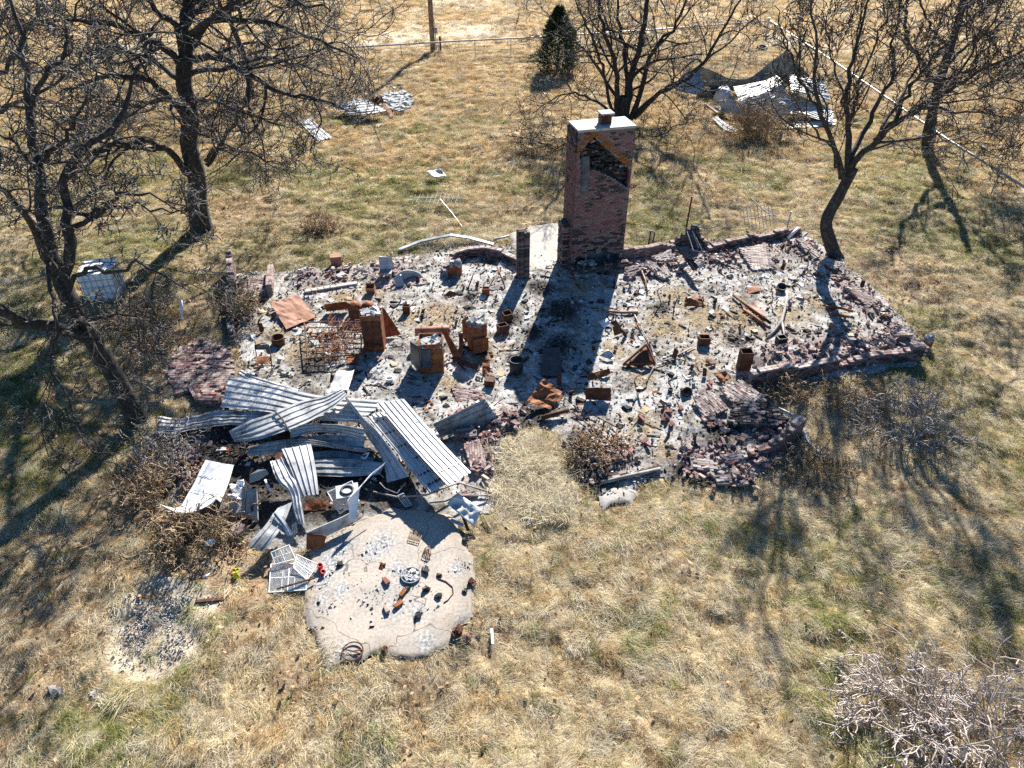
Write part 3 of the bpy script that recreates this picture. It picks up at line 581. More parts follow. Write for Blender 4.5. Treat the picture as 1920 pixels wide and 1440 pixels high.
def qmesh(name, V, F, m, smooth=True):
    v = np.concatenate(V); f = np.concatenate(F).astype(np.int32); me = bpy.data.meshes.new(name)
    me.vertices.add(len(v)); me.vertices.foreach_set('co', v.astype(np.float32).ravel())
    me.loops.add(f.size); me.loops.foreach_set('vertex_index', f.ravel()); me.polygons.add(len(f))
    me.polygons.foreach_set('loop_start', np.arange(0, f.size, 4, dtype=np.int32)); me.polygons.foreach_set('loop_total', np.full(len(f), 4, np.int32))
    me.polygons.foreach_set('use_smooth', np.full(len(f), smooth)); me.materials.append(m); me.update(calc_edges=True); me.validate(); return me
def unit(a): return a/(np.linalg.norm(a, axis=-1, keepdims=True)+1e-9)
MINR = .0105
def spawn(r, P, Rr, k, tmin, ang, Lr, rr, n, crook, trop, Lmin=.25, tip=.35, tmax=1.0):
    """k side branches on each of the given branches"""
    N, m, _ = P.shape; seg = np.linalg.norm(np.diff(P, axis=1), axis=2).sum(1); t = tmin+(tmax-tmin)*(np.arange(k)[None]+r.random((N, k)))/k
    fi = np.clip(t*(m-1), 0, m-1.001); i0 = fi.astype(int); w_ = fi-i0; ii = np.arange(N)[:, None]
    p0 = P[ii, i0]*(1-w_)[..., None]+P[ii, i0+1]*w_[..., None]; r0 = Rr[ii, i0]*(1-w_)+Rr[ii, i0+1]*w_; tg = unit(P[ii, i0+1]-P[ii, i0])
    q = unit(np.cross(tg, r.normal(size=tg.shape))); a = r.uniform(ang[0], ang[1], (N, k)); d = unit(tg*np.cos(a)[..., None]+q*np.sin(a)[..., None])
    L = np.maximum(Lmin*r.uniform(.6, 1.2, (N, k)), seg[:, None]*Lr*(1.15-.6*t)*r.uniform(.6, 1.3, (N, k))); rad = np.maximum(r0*rr*r.uniform(.7, 1.1, (N, k)), .004)
    d = d.reshape(-1, 3); p = p0.reshape(-1, 3); L = L.reshape(-1); rad = rad.reshape(-1); out = [p]; st = (L/(n-1))[:, None]
    bend = r.normal(0, crook*.7, d.shape)
    for j in range(n-1):
        bend = .72*bend+r.normal(0, crook*.6, d.shape); d = unit(d+bend+np.array(trop)[None]*1.0); p = p+d*st; out.append(p)
    Q = np.stack(out, 1); Q[:, :, 2] = np.maximum(Q[:, :, 2], .03)
    return Q, np.maximum(rad[:, None]*np.linspace(1, tip, n)[None], MINR)
def smooth_path(pts, n, r, jit):
    pts = np.array([tuple(p) for p in pts]); s = np.concatenate([[0], np.cumsum(np.linalg.norm(np.diff(pts, axis=0), axis=1))]); t = np.linspace(0, s[-1], n)
    m = len(pts); out = np.zeros((n, 3))
    for a, tt in enumerate(t):
        i = min(max(np.searchsorted(s, tt)-1, 0), m-2); f = (tt-s[i])/(s[i+1]-s[i]+1e-9); p0, p1, p2, p3 = pts[max(i-1, 0)], pts[i], pts[i+1], pts[min(i+2, m-1)]
        out[a] = .5*((2*p1)+(-p0+p2)*f+(2*p0-5*p1+4*p2-p3)*f*f+(-p0+3*p1-3*p2+p3)*f**3)
    out[1:-1] += r.normal(0, jit, (n-2, 3)); return out
def tree(name, label, base, guides, seed, levels, mtrunk='bark', mtwig='twig', group="bare winter trees around the ruin", flare=1.35, cat="tree", rs=.68):
    """guides: (list of (u, v, dY), r0, r1); the first guide is the trunk. levels: list of spawn settings"""
    r = np.random.default_rng(seed); Yb = base.y; V, F = [], []; L0 = []
    for gi, (pl, r0, r1) in enumerate(guides):
        pts = [AT(u, v, Yb+dy) for u, v, dy in pl]
        if gi == 0: pts[0] = Vector(base); pts[0].z = -.15
        r0 *= rs; r1 = max(r1*rs, .012); n = 16; P = smooth_path(pts, n, r, .0 if gi == 0 else .05+.02*r0); rad = np.linspace(r0, r1, n)
        if gi == 0: rad = rad*(1+(flare-1)*np.exp(-np.arange(n)*1.1)); rad = rad*r.uniform(.94, 1.06, n)
        L0.append((P, rad))
    root = thing(name, label, cat, (base.x, base.y, 0), 0, group)
    off = np.array([base.x, base.y, 0.])
    def put(nm, V, F, m):
        o = bpy.data.objects.new(nm, qmesh(nm, [v-off for v in V], F, M[m])); COL.objects.link(o); o.parent = root
    V, F = [], []; tubes(L0[0][0][None], L0[0][1][None], 9, V, F); put("trunk", V, F, mtrunk)
    P = np.stack([p for p, _ in L0[1:]]); Rr = np.stack([q for _, q in L0[1:]]); V2, F2 = [], []
    for li, s in enumerate(levels):
        P2, R2 = spawn(r, P, Rr, **s)
        if li == 0:
            k_ = s['k']
            for gi in range(len(P)):
                V, F = [], []; tubes(P[gi:gi+1], Rr[gi:gi+1], 7, V, F); tubes(P2[gi*k_:(gi+1)*k_], R2[gi*k_:(gi+1)*k_], 6, V, F); put("limb", V, F, mtrunk)
        else: tubes(P2, R2, [6, 4, 3, 3, 3][li], V2, F2)
        P, Rr = P2, R2
    put("crown", V2, F2, mtwig)
    return root
OAK = [dict(k=8, tmin=.2, ang=(.5, 1.2), Lr=.55, rr=.55, n=12, crook=.24, trop=(0, 0, .03), Lmin=1.0), dict(k=7, tmin=.15, ang=(.45, 1.1), Lr=.5, rr=.55, n=8, crook=.28, trop=(0, 0, .02), Lmin=.5),
       dict(k=4, tmin=.2, ang=(.4, 1.1), Lr=.6, rr=.6, n=6, crook=.28, trop=(0, 0, .03), Lmin=.4), dict(k=1, tmin=.3, ang=(.4, 1.1), Lr=.6, rr=.7, n=5, crook=.28, trop=(0, 0, .03), Lmin=.35, tmax=.8)]
OAK2 = [dict(OAK[0], k=9), dict(OAK[1], k=8), dict(OAK[2], k=4), dict(OAK[3], k=1)]
UPR = [dict(k=7, tmin=.2, ang=(.35, .85), Lr=.4, rr=.45, n=8, crook=.12, trop=(0, 0, .07), Lmin=.8), dict(k=6, tmin=.2, ang=(.4, .9), Lr=.42, rr=.5, n=6, crook=.16, trop=(0, 0, .05), Lmin=.5),
       dict(k=4, tmin=.25, ang=(.4, .9), Lr=.5, rr=.55, n=5, crook=.18, trop=(0, 0, .03), Lmin=.3), dict(k=2, tmin=.3, ang=(.3, .9), Lr=.5, rr=.6, n=4, crook=.2, trop=(0, 0, .0), Lmin=.2)]
DEAD = [dict(k=6, tmin=.2, ang=(.5, 1.2), Lr=.4, rr=.42, n=9, crook=.24, trop=(0, 0, -.02), Lmin=.7), dict(k=5, tmin=.2, ang=(.5, 1.2), Lr=.45, rr=.48, n=7, crook=.28, trop=(0, 0, -.03), Lmin=.4),
        dict(k=4, tmin=.25, ang=(.4, 1.2), Lr=.5, rr=.55, n=5, crook=.3, trop=(0, 0, -.02), Lmin=.25), dict(k=2, tmin=.3, ang=(.4, 1.1), Lr=.5, rr=.6, n=4, crook=.3, trop=(0, 0, 0), Lmin=.15)]
tree("dead_tree", "dark leaning tree with forked trunk and dead hanging branches left of the metal pile", G(262, 792), [
    ([(262, 792, 0), (225, 722, 0), (185, 655, .1), (150, 592, .2), (120, 540, .4), (100, 485, .6)], .24, .16),
    ([(105, 495, .6), (78, 400, .9), (68, 300, 1.3), (60, 200, 1.8), (45, 110, 2.2), (20, 0, 2.6)], .15, .03),
    ([(118, 540, .4), (132, 450, .6), (120, 390, 1), (135, 315, 1.3), (170, 265, 1.8), (228, 235, 2.4), (240, 165, 3), (262, 120, 3.4)], .14, .03),
    ([(172, 632, .1), (130, 622, -.3), (80, 612, -.8), (40, 605, -1.2), (-40, 560, -1.8)], .13, .06),
    ([(112, 520, .5), (60, 430, -.2), (20, 370, -.8), (-30, 330, -1.5)], .1, .04),
    ([(125, 545, .4), (170, 505, .1), (225, 512, -.4), (250, 496, -.6), (300, 515, -1), (360, 548, -1.4)], .06, .012),
    ([(150, 592, .2), (165, 600, -.2), (230, 585, -.7), (262, 600, -1), (262, 660, -1.3)], .05, .012),
    ([(96, 470, .6), (100, 560, -.6), (112, 620, -1.2), (90, 680, -1.5), (130, 760, -1.9), (190, 850, -2.2)], .05, .012),
    ([(140, 580, .2), (190, 670, -.5), (225, 720, -.8), (270, 790, -1.2)], .035, .01),
    ([(130, 430, .7), (190, 400, .5), (230, 360, .3), (290, 372, .1), (350, 395, .0)], .06, .012),
    ([(122, 390, 1), (170, 398, .8), (260, 385, .5), (330, 398, .3), (365, 402, .2)], .05, .012),
    ([(66, 300, 1.3), (110, 270, 1.1), (150, 215, 1.2), (180, 130, 1.6)], .06, .015),
    ([(70, 330, 1.2), (30, 270, .8), (-20, 250, .4)], .06, .02),
    ([(60, 200, 1.8), (90, 130, 2), (130, 70, 2.4), (150, 0, 3)], .06, .015)], 11, DEAD, mtwig='twig', rs=1.12)
tree("oak_tree", "large bare oak with gnarled spreading limbs at upper left", G(378, 430), [
    ([(380, 430, 0), (370, 385, 0), (369, 330, .1), (353, 270, .2), (358, 215, .3), (343, 150, .4), (349, 100, .45), (338, 45, .5)], .42, .26),
    ([(345, 90, .4), (345, 30, .8), (355, -30, 1.2), (370, -90, 1.6)], .2, .08),
    ([(362, 330, .1), (300, 275, -1), (233, 268, -2), (160, 298, -3), (90, 308, -4)], .17, .04),
    ([(386, 300, 0), (417, 278, -1), (467, 288, -2), (533, 308, -3)], .09, .02),
    ([(356, 232, .2), (322, 190, -.6), (283, 153, -1.4), (200, 145, -2.6), (120, 170, -3.6)], .17, .04),
    ([(352, 205, .2), (300, 185, 1.4), (240, 200, 2.6), (170, 190, 3.8)], .13, .03),
    ([(352, 110, .4), (400, 106, -.8), (467, 140, -1.8), (533, 178, -2.6), (583, 184, -3.2), (645, 205, -3.8)], .16, .03),
    ([(350, 95, .4), (400, 40, .2), (467, 42, -.4), (533, 50, -1), (600, 77, -1.6), (668, 108, -2.2)], .16, .03),
    ([(350, 140, .4), (430, 120, 1.6), (510, 110, 2.8), (590, 130, 3.8), (640, 150, 4.4)], .12, .03),
    ([(340, 120, .4), (267, 67, -.8), (183, 40, -1.8), (90, 45, -2.8)], .16, .04),
    ([(340, 60, .5), (290, 10, 0), (240, -40, -.5), (200, -80, -1)], .14, .04),
    ([(342, 50, .5), (410, -10, 1), (490, -40, 1.4), (580, -30, 1.8)], .14, .03),
    ([(345, 70, .5), (430, 10, -1.6), (520, -5, -2.8), (620, 20, -3.8)], .13, .03),
    ([(352, 190, .3), (410, 190, -1.5), (470, 215, -2.5), (540, 240, -3.4)], .09, .02),
    ([(388, 310, 0), (420, 255, 1), (450, 215, 2), (470, 150, 3)], .1, .03),
    ([(352, 160, .3), (280, 110, 1.8), (210, 90, 3.0), (140, 100, 4.0)], .13, .03)], 12, OAK2, rs=.92)
tree("oak_tree", "slimmer bare oak standing just behind the large oak", G(470, 180), [
    ([(470, 180, 0), (462, 120, 0), (446, 75, 0), (430, 30, .2), (432, -20, .4)], .3, .2),
    ([(450, 90, 0), (400, 60, 1), (350, 20, 2), (300, -20, 3)], .12, .04),
    ([(440, 60, 0), (500, 30, -1), (560, 0, -1.5), (620, -20, -2)], .12, .04),
    ([(455, 110, 0), (520, 80, 1), (590, 60, 1.5), (650, 70, 2)], .1, .03),
    ([(432, 20, .2), (460, -20, 1), (510, -50, 2)], .12, .04), ([(436, 40, .2), (390, 0, 0), (350, -40, 0)], .12, .04)], 13, OAK)
tree("thicket_tree", "many stemmed bare tree rising behind the brick chimney", G(1168, 228), [
    ([(1168, 228, 0), (1168, 210, 0), (1168, 195, 0), (1170, 180, 0)], .5, .3),
    ([(1158, 222, 0), (1158, 170, -.3), (1150, 110, -.6), (1130, 45, -1), (1118, -30, -1.4)], .2, .07),
    ([(1170, 225, 0), (1184, 150, .2), (1200, 80, .4), (1215, 5, .6), (1225, -50, .8)], .26, .1),
    ([(1182, 224, 0), (1214, 130, 0), (1236, 80, 0), (1265, 50, 0), (1292, -10, 0)], .2, .06),
    ([(1150, 215, 0), (1134, 150, -.6), (1120, 95, -1.2), (1090, 30, -1.8), (1070, -20, -2)], .12, .04),
    ([(1150, 214, 0), (1102, 182, -1), (1055, 178, -2), (1000, 212, -3)], .11, .02),
    ([(1190, 220, 0), (1235, 178, -1), (1300, 140, -2), (1350, 62, -2.6), (1392, -5, -3)], .17, .05),
    ([(1185, 235, -.5), (1210, 256, -2), (1245, 250, -3), (1300, 222, -4)], .1, .02),
    ([(1150, 225, -.5), (1082, 275, -3.4), (1010, 268, -4), (945, 252, -4.6)], .1, .02),
    ([(1172, 220, 0), (1176, 140, 1), (1165, 70, 1.6), (1160, -10, 2.2)], .2, .07),
    ([(1185, 215, 0), (1250, 165, 1), (1320, 120, 2), (1400, 50, 3), (1440, 20, 3.4)], .14, .03),
    ([(1160, 190, 0), (1110, 110, .8), (1060, 60, 1.5), (1020, 20, 2)], .12, .03)], 14, OAK, rs=.85)
tree("elm_tree", "dark bare tree with curved trunk and upswept fan of branches at the right wall", G(1572, 484), [
    ([(1572, 484, 0), (1557, 455, 0), (1549, 415, 0), (1574, 365, 0), (1600, 315, 0)], .36, .26),
    ([(1582, 335, 0), (1572, 300, -.3), (1548, 233, -.8), (1530, 177, -1.1), (1523, 100, -1.4), (1523, 33, -1.6), (1527, -40, -1.8)], .15, .03),
    ([(1575, 335, 0), (1560, 280, -1), (1534, 250, -1.6), (1511, 215, -2.2), (1507, 160, -2.6)], .09, .02),
    ([(1590, 320, 0), (1590, 260, .2), (1590, 200, .4), (1597, 133, .6), (1613, 67, .8), (1632, -10, 1)], .18, .04),
    ([(1592, 300, 0), (1630, 227, 1), (1667, 160, 1.6), (1677, 67, 2.2), (1694, -10, 2.6)], .15, .04),
    ([(1592, 325, 0), (1620, 290, -.3), (1663, 240, -.8), (1730, 200, -1.4), (1797, 160, -2), (1860, 125, -2.4), (1930, 85, -3)], .19, .05),
    ([(1676, 232, -.8), (1703, 172, -.9), (1726, 133, -1), (1773, 83, -1.2), (1802, 10, -1.4)], .11, .03),
    ([(1690, 225, -1), (1750, 190, -2), (1813, 117, -2.6), (1866, 30, -3.2), (1890, -20, -3.6)], .09, .02),
    ([(1724, 203, -1.3), (1780, 208, -.6), (1850, 215, 0), (1920, 226, .4)], .08, .02),
    ([(1548, 233, -.8), (1508, 165, .4), (1478, 90, 1.2), (1452, 10, 2)], .09, .02),
    ([(1640, 262, -.6), (1700, 160, 1.4), (1748, 80, 2.4), (1790, -10, 3.2)], .1, .025),
    ([(1580, 200, -.6), (1562, 110, -.4), (1542, 20, -.2)], .06, .015),
    ([(1590, 230, .3), (1620, 140, -.6), (1650, 60, -1.2), (1680, -20, -1.6)], .08, .02),
    ([(1620, 285, -.3), (1700, 262, .6), (1790, 262, 1.4), (1850, 245, 2)], .07, .012),
    ([(1640, 262, -.6), (1720, 205, -2.4), (1800, 190, -3.2), (1900, 170, -4)], .08, .015)], 15, UPR, mtwig='twig_brown')
tree("elm_tree", "tall bare tree standing on the fence line behind the curved trunk tree", G(1738, 278), [
    ([(1738, 278, 0), (1745, 225, 0), (1760, 160, 0), (1778, 100, 0), (1800, 30, 0), (1810, -30, 0)], .42, .2),
    ([(1758, 170, 0), (1730, 120, -.6), (1700, 70, -1), (1690, -20, -1.4)], .2, .08),
    ([(1770, 130, 0), (1820, 80, .6), (1870, 50, 1), (1930, 10, 1.4)], .14, .04),
    ([(1765, 150, 0), (1830, 130, -1), (1890, 120, -2), (1950, 130, -3)], .11, .03),
    ([(1742, 240, 0), (1790, 272, -2.2), (1842, 258, -3), (1905, 228, -3.8)], .07, .02),
    ([(1780, 90, 0), (1740, 40, 1), (1720, -20, 2)], .12, .04),
    ([(1790, 60, 0), (1850, 10, -1), (1890, -40, -2)], .12, .04)], 16, UPR, mtwig='twig_brown')
tree("elm_tree", "bare tree whose twigs reach in from the right edge of the yard", G(2020, 330), [
    ([(2020, 330, 0), (2010, 260, 0), (2000, 190, 0), (1995, 120, 0)], .3, .2),
    ([(2008, 250, 0), (1960, 215, -.5), (1910, 190, -1), (1850, 180, -1.5)], .1, .02),
    ([(2002, 200, 0), (1950, 150, .5), (1900, 110, 1), (1850, 90, 1.5)], .1, .02),
    ([(2010, 270, 0), (1950, 265, -1), (1890, 275, -1.6), (1820, 300, -2.2)], .08, .015),
    ([(1998, 150, 0), (1960, 80, 0), (1930, 10, 0), (1900, -40, 0)], .12, .03)], 17, OAK, mtwig='twig_brown')
tree("oak_tree", "bare oak at the left edge sending limbs across the upper left corner", G(-70, 470), [
    ([(-70, 470, 0), (-75, 380, 0), (-70, 300, .2), (-60, 220, .4), (-60, 140, .5)], .4, .26),
    ([(-65, 240, .3), (0, 206, -.4), (65, 178, -1), (130, 130, -1.6), (190, 80, -2)], .14, .03),
    ([(-65, 200, .4), (-10, 140, 0), (40, 80, 0), (80, 10, 0), (100, -40, 0)], .16, .04),
    ([(-70, 290, .2), (-10, 290, -1), (50, 330, -1.6), (90, 380, -2)], .1, .02),
    ([(-62, 160, .4), (-20, 70, 1), (20, 0, 1.6), (60, -50, 2)], .16, .05)], 18, OAK)
# cedar behind the thicket
def cedar():
    b = G(1045, 132); h = AT(1050, 12, b.y).z; root = thing("cedar_tree", "small dark green cedar beside the many stemmed bare tree", "tree", (b.x, b.y, 0))
    mb = MB().tube([(b.x, b.y, -.1), (b.x+.05, b.y, h*.5), (b.x, b.y, h*.97)], [.14, .09, .02], 7); part(root, "trunk", mb, M['bark'], True)
    r = np.random.default_rng(5); n = 9000; t = r.random(n)**.8; z = .25+t*(h-.25); clump = fbm(z*1.1, r.uniform(0, 6, n)*0+t*9, 8)
    az = r.uniform(0, 6.283, n); lob = .3+1.35*fbm(np.cos(az)*1.6+10, np.sin(az)*1.6+z*1.5, 77, 2); rad = (1.9*(1-t)**.7*np.clip(t*4+.35, 0, 1)+.08)*lob*np.sqrt(r.uniform(.12, 1, n))
    P = np.stack([b.x+rad*np.cos(az), b.y+rad*np.sin(az), z-.25*rad], 1)-np.array([b.x, b.y, 0])
    d = unit(np.stack([np.cos(az), np.sin(az), r.uniform(-.1, .7, n)], 1)+r.normal(0, .4, (n, 3))); s = unit(np.cross(d, r.normal(size=(n, 3)))); L = r.uniform(.1, .24, n)[:, None]
    V = np.stack([P-s*.03, P+s*.03, P+d*L+s*.02, P+d*L-s*.02], 1).reshape(-1, 3); F = np.arange(n*4).reshape(n, 4)
    o = bpy.data.objects.new("crown", qmesh("crown", [V], [F], M['cedar'], False)); COL.objects.link(o); o.parent = root
cedar()
# dry bushes: thin arching stems, no leaves
def bush(name, label, cen, rx, ry, h, n, seed, m='brush', r0=.012, crook=.2, k2=4, arch=-.09, cat="bush", group=None, L=1.0):
    r = np.random.default_rng(seed); a = r.uniform(0, 6.283, n); q = np.sqrt(r.random(n)); p = np.stack([cen.x+rx*.55*q*np.cos(a), cen.y+ry*.55*q*np.sin(a), np.zeros(n)-.03], 1)
    d = unit(np.stack([np.cos(a)*q*rx/h*.8, np.sin(a)*q*ry/h*.8, np.ones(n)], 1)+r.normal(0, .35, (n, 3))); LL = h*L*r.uniform(.7, 1.5, n)[:, None]; out = [p]; m_ = 9
    for j in range(m_-1): d = unit(d+r.normal(0, crook, d.shape)+np.array([[0, 0, arch]])); p = p+d*LL/(m_-1); out.append(p)
    P = np.stack(out, 1); P[:, :, 2] = np.maximum(P[:, :, 2], .02); Rr = r0*r.uniform(.6, 1.4, n)[:, None]*np.linspace(1, .4, m_)[None]; V, F = [], []
    tubes(P, Rr, 4, V, F)
    P2, R2 = spawn(r, P, Rr, k2, .2, (.4, 1.2), .45, .6, 6, crook, (0, 0, arch*.5), Lmin=.2); tubes(P2, R2, 3, V, F)
    P3, R3 = spawn(r, P2, R2, 2, .3, (.4, 1.2), .45, .7, 4, crook, (0, 0, 0), Lmin=.12); tubes(P3, R3, 3, V, F)
    off = np.array([cen.x, cen.y, 0.]); o = bpy.data.objects.new(name, qmesh(name, [v-off for v in V], F, M[m])); COL.objects.link(o); o.location = (cen.x, cen.y, 0)
    return tag(o, label, cat, group)
bush("vine_thicket", "pale tangled vine thicket filling the lower right corner", G(1865, 1425), 1.7, 1.4, 1.05, 120, 31, 'vine', .0125, .26, 4, -.14, "thicket", L=1.25)
bush("vine_thicket", "low spray of pale vines arching left out of the lower right tangle", G(1690, 1330), 1.0, .8, .7, 60, 32, 'vine', .009, .24, 4, -.14, "thicket", L=1.3)
bush("dry_bush", "pale tangled dry bush in the grass right of the brick rubble", G(1700, 800), 1.5, 1.2, 1.0, 90, 33, 'deadwood', .008, .24)
bush("dry_bush", "brown dry bush beside the end of the low front brick wall", G(1590, 750), .9, .7, .7, 50, 34, 'brush', .007)
bush("dry_bush", "brown dry brush under the low front brick wall, close to the tilted brick slabs", G(1470, 745), .7, .6, .6, 50, 35, 'brush', .006)
bush("dry_bush", "brown dry brush around the grey duct lying in the grass", G(1530, 880), 1.0, .8, .6, 60, 36, 'brush', .006)
bush("dry_bush", "straw coloured dry brush sprawling below the bent white panel", G(370, 1010), 1.3, .9, .8, 110, 37, 'brush', .007, .26)
bush("dry_bush", "twiggy dry brush left of the bent white panel", G(300, 930), 1.0, .8, .7, 80, 38, 'brush', .007, .26)
bush("dry_bush", "twiggy grey brush at the foot of the leaning dead tree", G(310, 850), .9, .8, .7, 70, 39, 'deadwood', .007, .28)
bush("dry_bush", "round brown bush in front of the collapsed shed", G(1425, 255), 1.6, 1.0, 1.7, 130, 40, 'brush', .012, .14, arch=-.03)
bush("dry_bush", "brown brush between the white tote and the brick patio", G(265, 600), 1.2, 1.3, .8, 110, 41, 'brush', .008, .22)
bush("dry_bush", "brown brush beside the white pipe at the left wall", G(290, 660), 1.0, 1.0, .6, 80, 42, 'brush', .007, .22)
bush("dry_bush", "greyish brush behind the collapsed shed", G(1390, 125), 2.2, 1.2, 1.0, 70, 43, 'brush', .012, .2)
bush("dry_bush", "dark brown weeds by the left end of the house floor", G(447, 590), .5, .8, .9, 50, 44, 'brush', .007, .15)
bush("dry_bush", "thin red brown brush inside the burnt rectangle at the front wall", G(1120, 850), .9, .7, .5, 90, 45, 'brush', .006, .25)
bush("dry_bush", "tall brown weed clump in the grass behind the house, right of the large oak", G(605, 432), .6, .5, .6, 60, 46, 'brush', .008, .2)
def tallgrass(name, label, poly, n, seed, sc):
    P_ = np.array(GP(poly)); x = rng.uniform(P_[:, 0].min(), P_[:, 0].max(), n*3); y = rng.uniform(P_[:, 1].min(), P_[:, 1].max(), n*3); Q_ = GP(poly); k = inpoly(x, y, Q_) & (rng.random(len(x)) < edist(x, y, Q_)/.7); x, y = x[k][:n], y[k][:n]; N = len(x)
    scatter(name, label, protos, np.stack([x, y, gh(x, y)], 1), np.stack([rng.normal(0, .2, N), rng.normal(0, .2, N), rng.uniform(0, 6.28, N)], 1), sc*rng.uniform(.8, 1.4, N), rng.choice([1, 3, 21, 23, 0, 20], N))
tallgrass("tall_grass", "long pale straw grass in the notch of the front wall", [(930, 830), (1000, 815), (1045, 850), (1075, 920), (1060, 985), (940, 975), (920, 920)], 420, 1, 1.05)
tallgrass("golden_grass", "golden grass growing behind the curved brick wall", [(760, 470), (840, 440), (930, 440), (960, 455), (900, 462), (840, 472)], 160, 2, 1.0)
# ================================================================== BRICKWORK
BL, BH, BW, PIT, ROW = .193, .058, .095, .203, .0677
BM = ['b1', 'b2', 'b3', 'b4', 'b5', 'b6']
def brickmesh(m, l=BL, d=.09, h=BH):
    c = .006; v = []
    for z in (-h/2, h/2):
        for x, y in ((-1, -1), (1, -1), (1, 1), (-1, 1)): v.append((x*l/2, y*d/2, z))
    b = MB(); b.v = v; b.f = [(3, 2, 1, 0), (4, 5, 6, 7), (0, 1, 5, 4), (1, 2, 6, 5), (2, 3, 7, 6), (3, 0, 4, 7)]
    # worn corners: each vertex nudged a little
    b.v = [(x+U(-c, c), y+U(-c, c), z+U(-c, c)*.6) for x, y, z in b.v]
    return mkmesh("brick", b.v, b.f, [M[m]])
BMESH = {m: [brickmesh(m) for _ in range(4)] for m in BM}
HMESH = {m: [brickmesh(m, .092) for _ in range(2)] for m in BM}
NB = 0
def put_brick(par, loc, rot, m, half=False):
    """rot: 3x3 or z angle"""
    global NB
    o = bpy.data.objects.new("brick", random.choice((HMESH if half else BMESH)[m])); COL.objects.link(o); o.parent = par; o.location = loc
    o.rotation_euler = rot.to_euler() if isinstance(rot, Matrix) else (0, 0, rot); NB += 1; return o
def pick(ws):
    t = R()*sum(ws.values())
    for k, v in ws.items():
        t -= v
        if t <= 0: return k
    return k
# ------------------------------------------------------------------ chimney
O_ = G(1070, 507); O_.z = 0; TH = math.radians(14.5); CW, CD, CHH = 1.97, .98, 5.02
ex = Vector((math.cos(TH), math.sin(TH), 0)); ey = Vector((-math.sin(TH), math.cos(TH), 0))
def FH(u, v):
    p = HIT(u, v, O_, ey)-O_; return (p.dot(ex), p.z)
def Z7(L): return [FH(1040+.243*x, 180+.243*y) for x, y in L]
chim = thing("brick_chimney", "tall free standing brick chimney with concrete cap and sooty gable scar", "chimney", O_, TH)
fire = Z7([(252, 1186), (418, 1166), (414, 1275), (250, 1292)]); slot = Z7([(275, 1128), (412, 1112), (411, 1134), (275, 1152)])
nicheL = Z7([(160, 1255), (240, 1243), (240, 1302), (160, 1315)]); nicheR = Z7([(425, 1218), (500, 1208), (500, 1255), (425, 1265)])
scar = Z7([(300, 312), (585, 572), (576, 722), (450, 640), (312, 575), (262, 575), (205, 600), (196, 440)])
hole1 = Z7([(345, 1038), (358, 1038), (358, 1058), (345, 1058)])
apex, vl, vr = scar[0], scar[7], scar[1]
def inp(s, h, P): return bool(inpoly(np.array([s]), np.array([h]), P)[0])
def segd(s, h, a, b):
    t = max(0, min(1, ((s-a[0])*(b[0]-a[0])+(h-a[1])*(b[1]-a[1]))/((b[0]-a[0])**2+(b[1]-a[1])**2))); return math.hypot(s-a[0]-t*(b[0]-a[0]), h-a[1]-t*(b[1]-a[1]))
NR = int(CHH/ROW); NCx = 40; cs = CW/NCx
occ = np.ones((NR, NCx), bool)
for r_ in range(NR):
    for c in range(NCx):
        s_, h_ = (c+.5)*cs, (r_+.5)*ROW
        if any(inp(s_, h_, P) for P in (fire, slot, nicheL, nicheR, scar, hole1)): occ[r_, c] = False
mb = MB(); d0, d1 = .014, .36
for r_ in range(NR):
    for c in range(NCx):
        if not occ[r_, c]: continue
        x0, x1, z0, z1 = c*cs, (c+1)*cs, r_*ROW, (r_+1)*ROW
        mb.add([(x0, d0, z0), (x1, d0, z0), (x1, d0, z1), (x0, d0, z1)], [(0, 1, 2, 3)])
        for dr, dc, q in ((-1, 0, [(x0, d0, z0), (x0, d1, z0), (x1, d1, z0), (x1, d0, z0)]), (1, 0, [(x0, d0, z1), (x1, d0, z1), (x1, d1, z1), (x0, d1, z1)]), (0, -1, [(x0, d0, z0), (x0, d0, z1), (x0, d1, z1), (x0, d1, z0)]), (0, 1, [(x1, d0, z0), (x1, d1, z0), (x1, d1, z1), (x1, d0, z1)])):
            a, b = r_+dr, c+dc
            if not (0 <= a < NR and 0 <= b < NCx) or not occ[a, b]: mb.add(q, [(0, 1, 2, 3)], 0)
part(chim, "mortar_face", mb, M['mortar'], local=True)
part(chim, "core", MB().box((CW/2, (.355+CD)/2, CHH/2), (CW-.03, CD-.355-.014, CHH-.004)), M['mortar'], local=True)
part(chim, "soot_backing", MB().box((CW/2, .348, CHH/2+.2), (CW-.06, .012, CHH-.6)), M['soot'], local=True)
def face_mat(s, h):
    if (segd(s, h, apex, vr) < .2 and h > (apex[1]+(vr[1]-apex[1])*(s-apex[0])/(vr[0]-apex[0]))) or (s < apex[0] and segd(s, h, apex, vl) < .22): return 'b5'
    if h > 1.0 and segd(s, h, scar[4], scar[2]) < .16 and R() < .6: return 'b4'
    if h < 1.25 and abs(s-1.0) < .75: return pick({'b4': .4, 'b1': .5, 'b2': .1})
    q_ = float(fbm(np.array([s*1.1]), np.array([h*.8]), 47)[0])
    if q_ > .56 and R() < .55: return 'b4'
    if h > 4.1: return pick({'b1': .75, 'b4': .1, 'b2': .15})
    return pick({'b1': .55, 'b2': .38, 'b4': .07})
rest = MB(); cand = []
